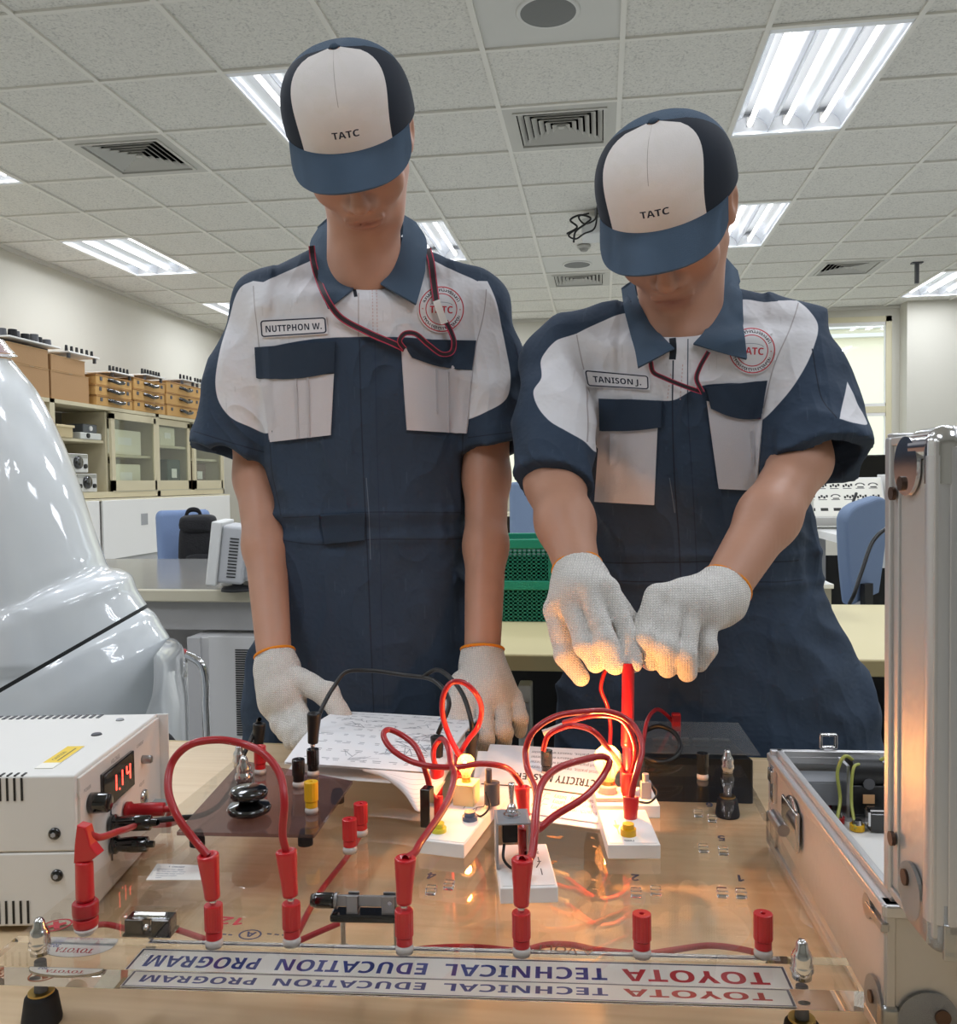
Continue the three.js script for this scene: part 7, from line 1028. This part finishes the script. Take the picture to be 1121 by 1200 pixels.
    patch('emblem', [[490, 334], [545, 335], [544, 391], [489, 389]], emblem, 0.0025, 12, 'round red emblem lettered TATC');
  },
  collar: [{ inner: [[388, 255, 1.375], [386, 272, 1.34], [394, 300, 1.30], [409, 326, 1.275], [416, 336, 1.262]], outer: [[372, 268, 1.385], [363, 285, 1.36], [368, 318, 1.30], [377, 345, 1.265], [384, 362, 1.243]] },
    { inner: [[470, 252, 1.375], [472, 268, 1.34], [468, 296, 1.30], [455, 324, 1.275], [446, 334, 1.262]], outer: [[486, 262, 1.385], [498, 282, 1.36], [498, 312, 1.30], [492, 340, 1.265], [487, 358, 1.243]] },
    { inner: [[388, 254, 1.375], [410, 262, 1.42], [428, 264, 1.43], [448, 262, 1.42], [470, 252, 1.375]], back: 1, outer: [[372, 268, 1.385], [400, 285, 1.45], [428, 290, 1.46], [458, 285, 1.45], [486, 262, 1.385]] }],
  head: [416, 168, 1.215], hrot: [0.9, -0.01, 0.19], neck: [427, 333, 1.318],
  arms: [[[322, 368, 1.35, 0.045], [298, 470, 1.365, 0.040], [303, 560, 1.35, 0.035], [311, 640, 1.295, 0.0305], [321, 765, 1.2, 0.0235]], [[550, 368, 1.35, 0.045], [568, 470, 1.355, 0.040], [570, 560, 1.335, 0.0335], [569, 640, 1.285, 0.030], [565, 765, 1.19, 0.0245]]],
  gloves: [
    { wrist: [325, 784, 1.195], arm: [316, 735, 1.22], wr: 0.028, cr: 0.0265, fingers: [[[346, 826, 1.155], [357, 850, 1.12], [360, 864, 1.10]], [[338, 834, 1.15], [348, 858, 1.115], [351, 869, 1.105]], [[328, 834, 1.155], [338, 857, 1.125], [342, 868, 1.115]], [[319, 828, 1.165], [327, 848, 1.14], [334, 860, 1.13]]], thumb: [[350, 796, 1.17], [384, 814, 1.135], [401, 841, 1.11]] },
    { wrist: [565, 780, 1.185], arm: [565, 735, 1.205], wr: 0.0295, cr: 0.0285, r: [0.0112, 0.0116, 0.0114, 0.0104], fingers: [[[549, 826, 1.135], [546, 858, 1.10], [549, 873, 1.12]], [[568, 830, 1.12], [569, 866, 1.08], [569, 881, 1.105]], [[588, 826, 1.125], [591, 858, 1.09], [590, 873, 1.115]], [[603, 818, 1.145], [610, 842, 1.115], [609, 858, 1.14]]], thumb: [[541, 800, 1.16], [534, 832, 1.125], [538, 858, 1.10]] }],
  lanyard: (ribbon) => {
    const strap = ribbon('lanyard', [[365, 288, 0.004], [367, 306, 0.004], [374, 330, 0.004], [384, 352, 0.012], [398, 371, 0.006], [430, 389, 0.005], [462, 403, 0.006], [474, 409, 0.008]], 7.5, lanyardTex, 0.004);
    ribbon('strap_loop', [[474, 409, 0.01], [468, 400, 0.012], [474, 391, 0.014], [486, 391, 0.016], [502, 404, 0.014], [518, 415, 0.012], [529, 413, 0.012], [532, 402, 0.013], [528, 388, 0.012], [522, 376, 0.010]], 6, lanyardTex, 0.005, strap);
    ribbon('strap_side', [[501, 291, 0.004], [505, 306, 0.004], [508, 330, 0.004], [511, 352, 0.006]], 8, lanyardTex, 0.004, strap);
    ribbon('white_buckle', [[511, 352, 0.008], [515, 363, 0.008], [521, 379, 0.009]], 8, mWhite, 0.008, strap);
  },
});
// the shorter student, right
const two = buildPerson({
  label: 'shorter person in cap and navy white coverall, leaning in, gloved hands above the glowing bulb', base: [812, 640, 1.33], Dc: 1.16, hip: [0.02, 0.095, 0.0],
  torso: [[390, 676, 922, 1.245, 0.06], [410, 664, 935, 1.23, 0.092], [450, 674, 922, 1.24, 0.106], [500, 677, 914, 1.255, 0.11], [560, 682, 925, 1.275, 0.11], [600, 686, 938, 1.29, 0.107], [640, 692, 943, 1.3, 0.104], [672, 690, 943, 1.305, 0.104], [720, 679, 962, 1.315, 0.115], [790, 664, 997, 1.325, 0.125], [860, 658, 1014, 1.33, 0.13], [930, 656, 1022, 1.33, 0.13]],
  shoulders: [[[770, 378, 1.25], [655, 416, 1.235], 0.043, 0.044], [[835, 370, 1.25], [914, 390, 1.22], 0.043, 0.046]],
  sleeves: [{ a: [654, 425, 1.237, 0.0455], m: [649, 490, 1.183, 0.0435], b: [648, 563, 1.105, 0.043], n: [-0.12, -0.78, 0.62] }, { a: [918, 398, 1.22, 0.0485], m: [938, 465, 1.17, 0.056], b: [957, 541, 1.12, 0.068], n: [0.18, -0.86, 0.45] }],
  folds: (x, y, z) => {
    const w = noise(x * 7, y * 7, z * 7 + 9); let f = 0.010 * (ridge(noise(x * 14 + y * 4 + w + 3, y * 5, z * 11)) - 0.5) + 0.0024 * (noise(x * 40, y * 14, z * 30 + 4) - 0.5);
    const waist = Math.exp(-Math.pow((y - 0.975) / 0.05, 2)); f += waist * 0.008 * (ridge(noise(x * 38, y * 8 + 3, z * 38)) - 0.45) + 0.003 * (Math.exp(-Math.pow((y - 0.995) / 0.006, 2)) + Math.exp(-Math.pow((y - 0.955) / 0.006, 2)));
    if (y < 0.95) f += 0.007 * sst(0.95, 0.8, y) * (ridge(noise(x * 13 + (0.95 - y) * 1.2, y * 2, z * 13 + 2)) - 0.5);
    f += 0.0024 * Math.exp(-Math.pow((x + 0.015) / 0.018, 4)) * (z > 0 && y < 1.3 ? 1 : 0);
    if (x < -0.1 || x > 0.1) f += 0.010 * (ridge(noise(x * 8 + y * 18, y * 10 - Math.abs(x) * 10, z * 12 + 5)) - 0.5);
    return f;
  },
  white: [[[672, 386], [700, 372], [734, 361], [760, 372], [800, 395], [835, 370], [868, 345], [900, 349], [936, 348], [925, 380], [900, 440], [892, 450], [850, 452], [820, 455], [790, 470], [770, 470], [730, 467], [690, 466], [684, 440], [676, 410]],
    [[672, 388, 1.17], [652, 398, 1.18], [640, 412, 1.19], [634, 424, 1.19], [637, 445, 1.17], [630, 461, 1.17], [634, 478, 1.15], [648, 495, 1.13], [668, 507, 1.12], [686, 518, 1.11], [698, 530, 1.11], [702, 495, 1.13], [700, 450, 1.15], [692, 405, 1.16], [684, 386, 1.16]],
    [[936, 348, 1.17], [948, 365, 1.17], [956, 384, 1.17], [951, 410, 1.14], [938, 438, 1.13], [917, 468, 1.12], [890, 492, 1.12], [886, 450, 1.14], [892, 400, 1.15], [915, 345, 1.15]],
    [[980, 455, 1.2], [992, 478, 1.18], [1003, 501, 1.16], [988, 500, 1.14], [975, 494, 1.12]]],
  seams: [['#141b26', 16, [[788, 398], [789, 412], [788, 424]]], ['#152030', 3, [[789, 425], [788, 480], [790, 560], [795, 640], [800, 760]]], ['#1c2a3e', 2, [[806, 400], [806, 480], [812, 580], [818, 700]]], ['#c9a9a4', 2, [[786, 440], [782, 470]], [5, 4]], ['#c9a9a4', 2, [[800, 430], [797, 470]], [5, 4]], ['#64717f', 2, [[784, 560], [787, 580], [790, 602]]],
    ['#a9a2a4', 2.5, [[672, 388], [680, 425], [690, 470], [694, 520]]], ['#a9a2a4', 2.5, [[938, 350], [925, 385], [905, 430], [893, 480]]], ['#131d2b', 2.5, [[952, 408, 1.12], [956, 440, 1.11], [962, 470, 1.1], [975, 492, 1.1]]], ['#131d2b', 2.5, [[700, 668], [800, 662], [940, 660]]], ['#131d2b', 2.5, [[700, 690], [800, 686], [945, 684]]]],
  sewn: (patch, cover, h) => {
    patch('pocket', [[702, 503], [770, 500], [766, 592], [696, 588]], mClothW, 0.003, 12, 'white chest pocket', () => 0);
    patch('pocket', [[828, 470], [893, 485], [886, 575], [842, 573]], mClothW, 0.003, 12, 'white chest pocket', () => 0);
    patch('pocket_flap', [[701, 467], [775, 470], [774, 501], [702, 505]], mNavy, 0.005, 12, undefined, (u, v) => v * 2 * Math.sin(Math.PI * u));
    patch('pocket_flap', [[827, 454], [899, 446], [891, 491], [833, 479]], mNavy, 0.005, 12, undefined, (u, v) => v * 5 * Math.sin(Math.PI * u));
    for (const [a, b] of [[[714, 508], [713, 545]], [[881, 505], [883, 545]]]) patch('pleat', [[a[0] - 1.2, a[1]], [a[0] + 1.2, a[1]], [b[0] + 1.2, b[1]], [b[0] - 1.2, b[1]]], mClothW, 0.005, 4);
    patch('name_patch', [[684, 433], [760, 440], [760.5, 457], [688, 453]], nameTag('TANISON J.'), 0.003, 8, 'white name patch reading TANISON J.');
    patch('emblem', [[852, 382], [911, 384], [907, 440], [853, 437]], emblem, 0.0025, 12, 'round red emblem lettered TATC');
  },
  collar: [{ inner: [[742, 330, 1.27], [748, 352, 1.22], [762, 378, 1.18], [780, 398, 1.155], [790, 408, 1.145]], outer: [[728, 340, 1.28], [731, 362, 1.245], [738, 390, 1.18], [744, 412, 1.14], [747, 430, 1.12]] },
    { inner: [[846, 300, 1.27], [846, 330, 1.22], [838, 366, 1.175], [824, 392, 1.15], [812, 404, 1.142]], outer: [[862, 318, 1.285], [868, 345, 1.24], [870, 378, 1.17], [872, 402, 1.135], [874, 422, 1.115]] },
    { inner: [[742, 330, 1.27], [765, 330, 1.32], [795, 325, 1.33], [825, 315, 1.32], [846, 300, 1.27]], back: 1, outer: [[728, 340, 1.28], [760, 350, 1.35], [795, 350, 1.36], [830, 340, 1.35], [862, 318, 1.285]] }],
  head: [786, 254, 1.15], hrot: [0.86, -0.14, 0.06], neck: [800, 402, 1.208],
  arms: [[[656, 425, 1.237, 0.038], [650, 490, 1.19, 0.036], [650, 565, 1.108, 0.0355], [662, 612, 1.045, 0.0325], [677, 668, 0.99, 0.0255]], [[922, 398, 1.22, 0.044], [935, 460, 1.185, 0.038], [938, 540, 1.118, 0.0355], [900, 606, 1.045, 0.034], [849, 688, 0.985, 0.0265]]],
  gloves: [
    { wrist: [680, 682, 0.985], arm: [672, 650, 1.01], cuff: 0.02, wr: 0.0305, cr: 0.0275, r: [0.0122, 0.0126, 0.0122, 0.0116], fingers: [[[714, 692, 0.93], [736, 748, 0.905], [741, 777, 0.89]], [[691, 696, 0.93], [709, 752, 0.895], [720, 778, 0.89]], [[668, 703, 0.94], [685, 756, 0.905], [698, 776, 0.90]], [[649, 716, 0.955], [662, 768, 0.93], [680, 793, 0.92]]], thumb: [[712, 700, 0.97], [738, 735, 0.945], [746, 768, 0.92]] },
    { wrist: [842, 700, 0.98], arm: [862, 668, 1.005], cuff: 0.02, wr: 0.0305, cr: 0.0285, r: [0.0122, 0.0126, 0.0122, 0.0114], fingers: [[[768, 698, 0.93], [758, 748, 0.90], [762, 774, 0.905]], [[787, 710, 0.925], [779, 760, 0.893], [782, 782, 0.903]], [[808, 720, 0.925], [802, 770, 0.896], [806, 788, 0.906]], [[828, 728, 0.935], [828, 760, 0.918], [818, 776, 0.92]]], thumb: [[780, 708, 0.95], [760, 732, 0.918], [755, 752, 0.90]] }],
  lanyard: (ribbon) => {
    const s = ribbon('lanyard', [[762, 424, 0.012], [765, 436, 0.008], [778, 443, 0.007], [800, 452, 0.007], [823, 460, 0.008]], 5.5, lanyardTex, 0.005);
    ribbon('strap_side', [[823, 460, 0.01], [816, 444, 0.009], [820, 430, 0.009], [830, 412, 0.012]], 5.5, lanyardTex, 0.005, s);
  },
});

// every thing made in room coordinates gets its origin at its own base
for (const o of [...scene.children]) {
  if (o.isLight || o.isCamera || o.userData.kind === 'structure' || o.position.lengthSq() > 1e-9 || o.quaternion.w < 0.9999) continue;
  scene.updateMatrixWorld(true); const b = new THREE.Box3().setFromObject(o); if (b.isEmpty()) continue;
  const c = V((b.min.x + b.max.x) / 2, b.min.y, (b.min.z + b.max.z) / 2);
  if (o.isMesh) o.geometry.translate(-c.x, -c.y, -c.z); else for (const k of o.children) k.position.sub(c);
  o.position.copy(c);
}
renderer.render(scene, camera);
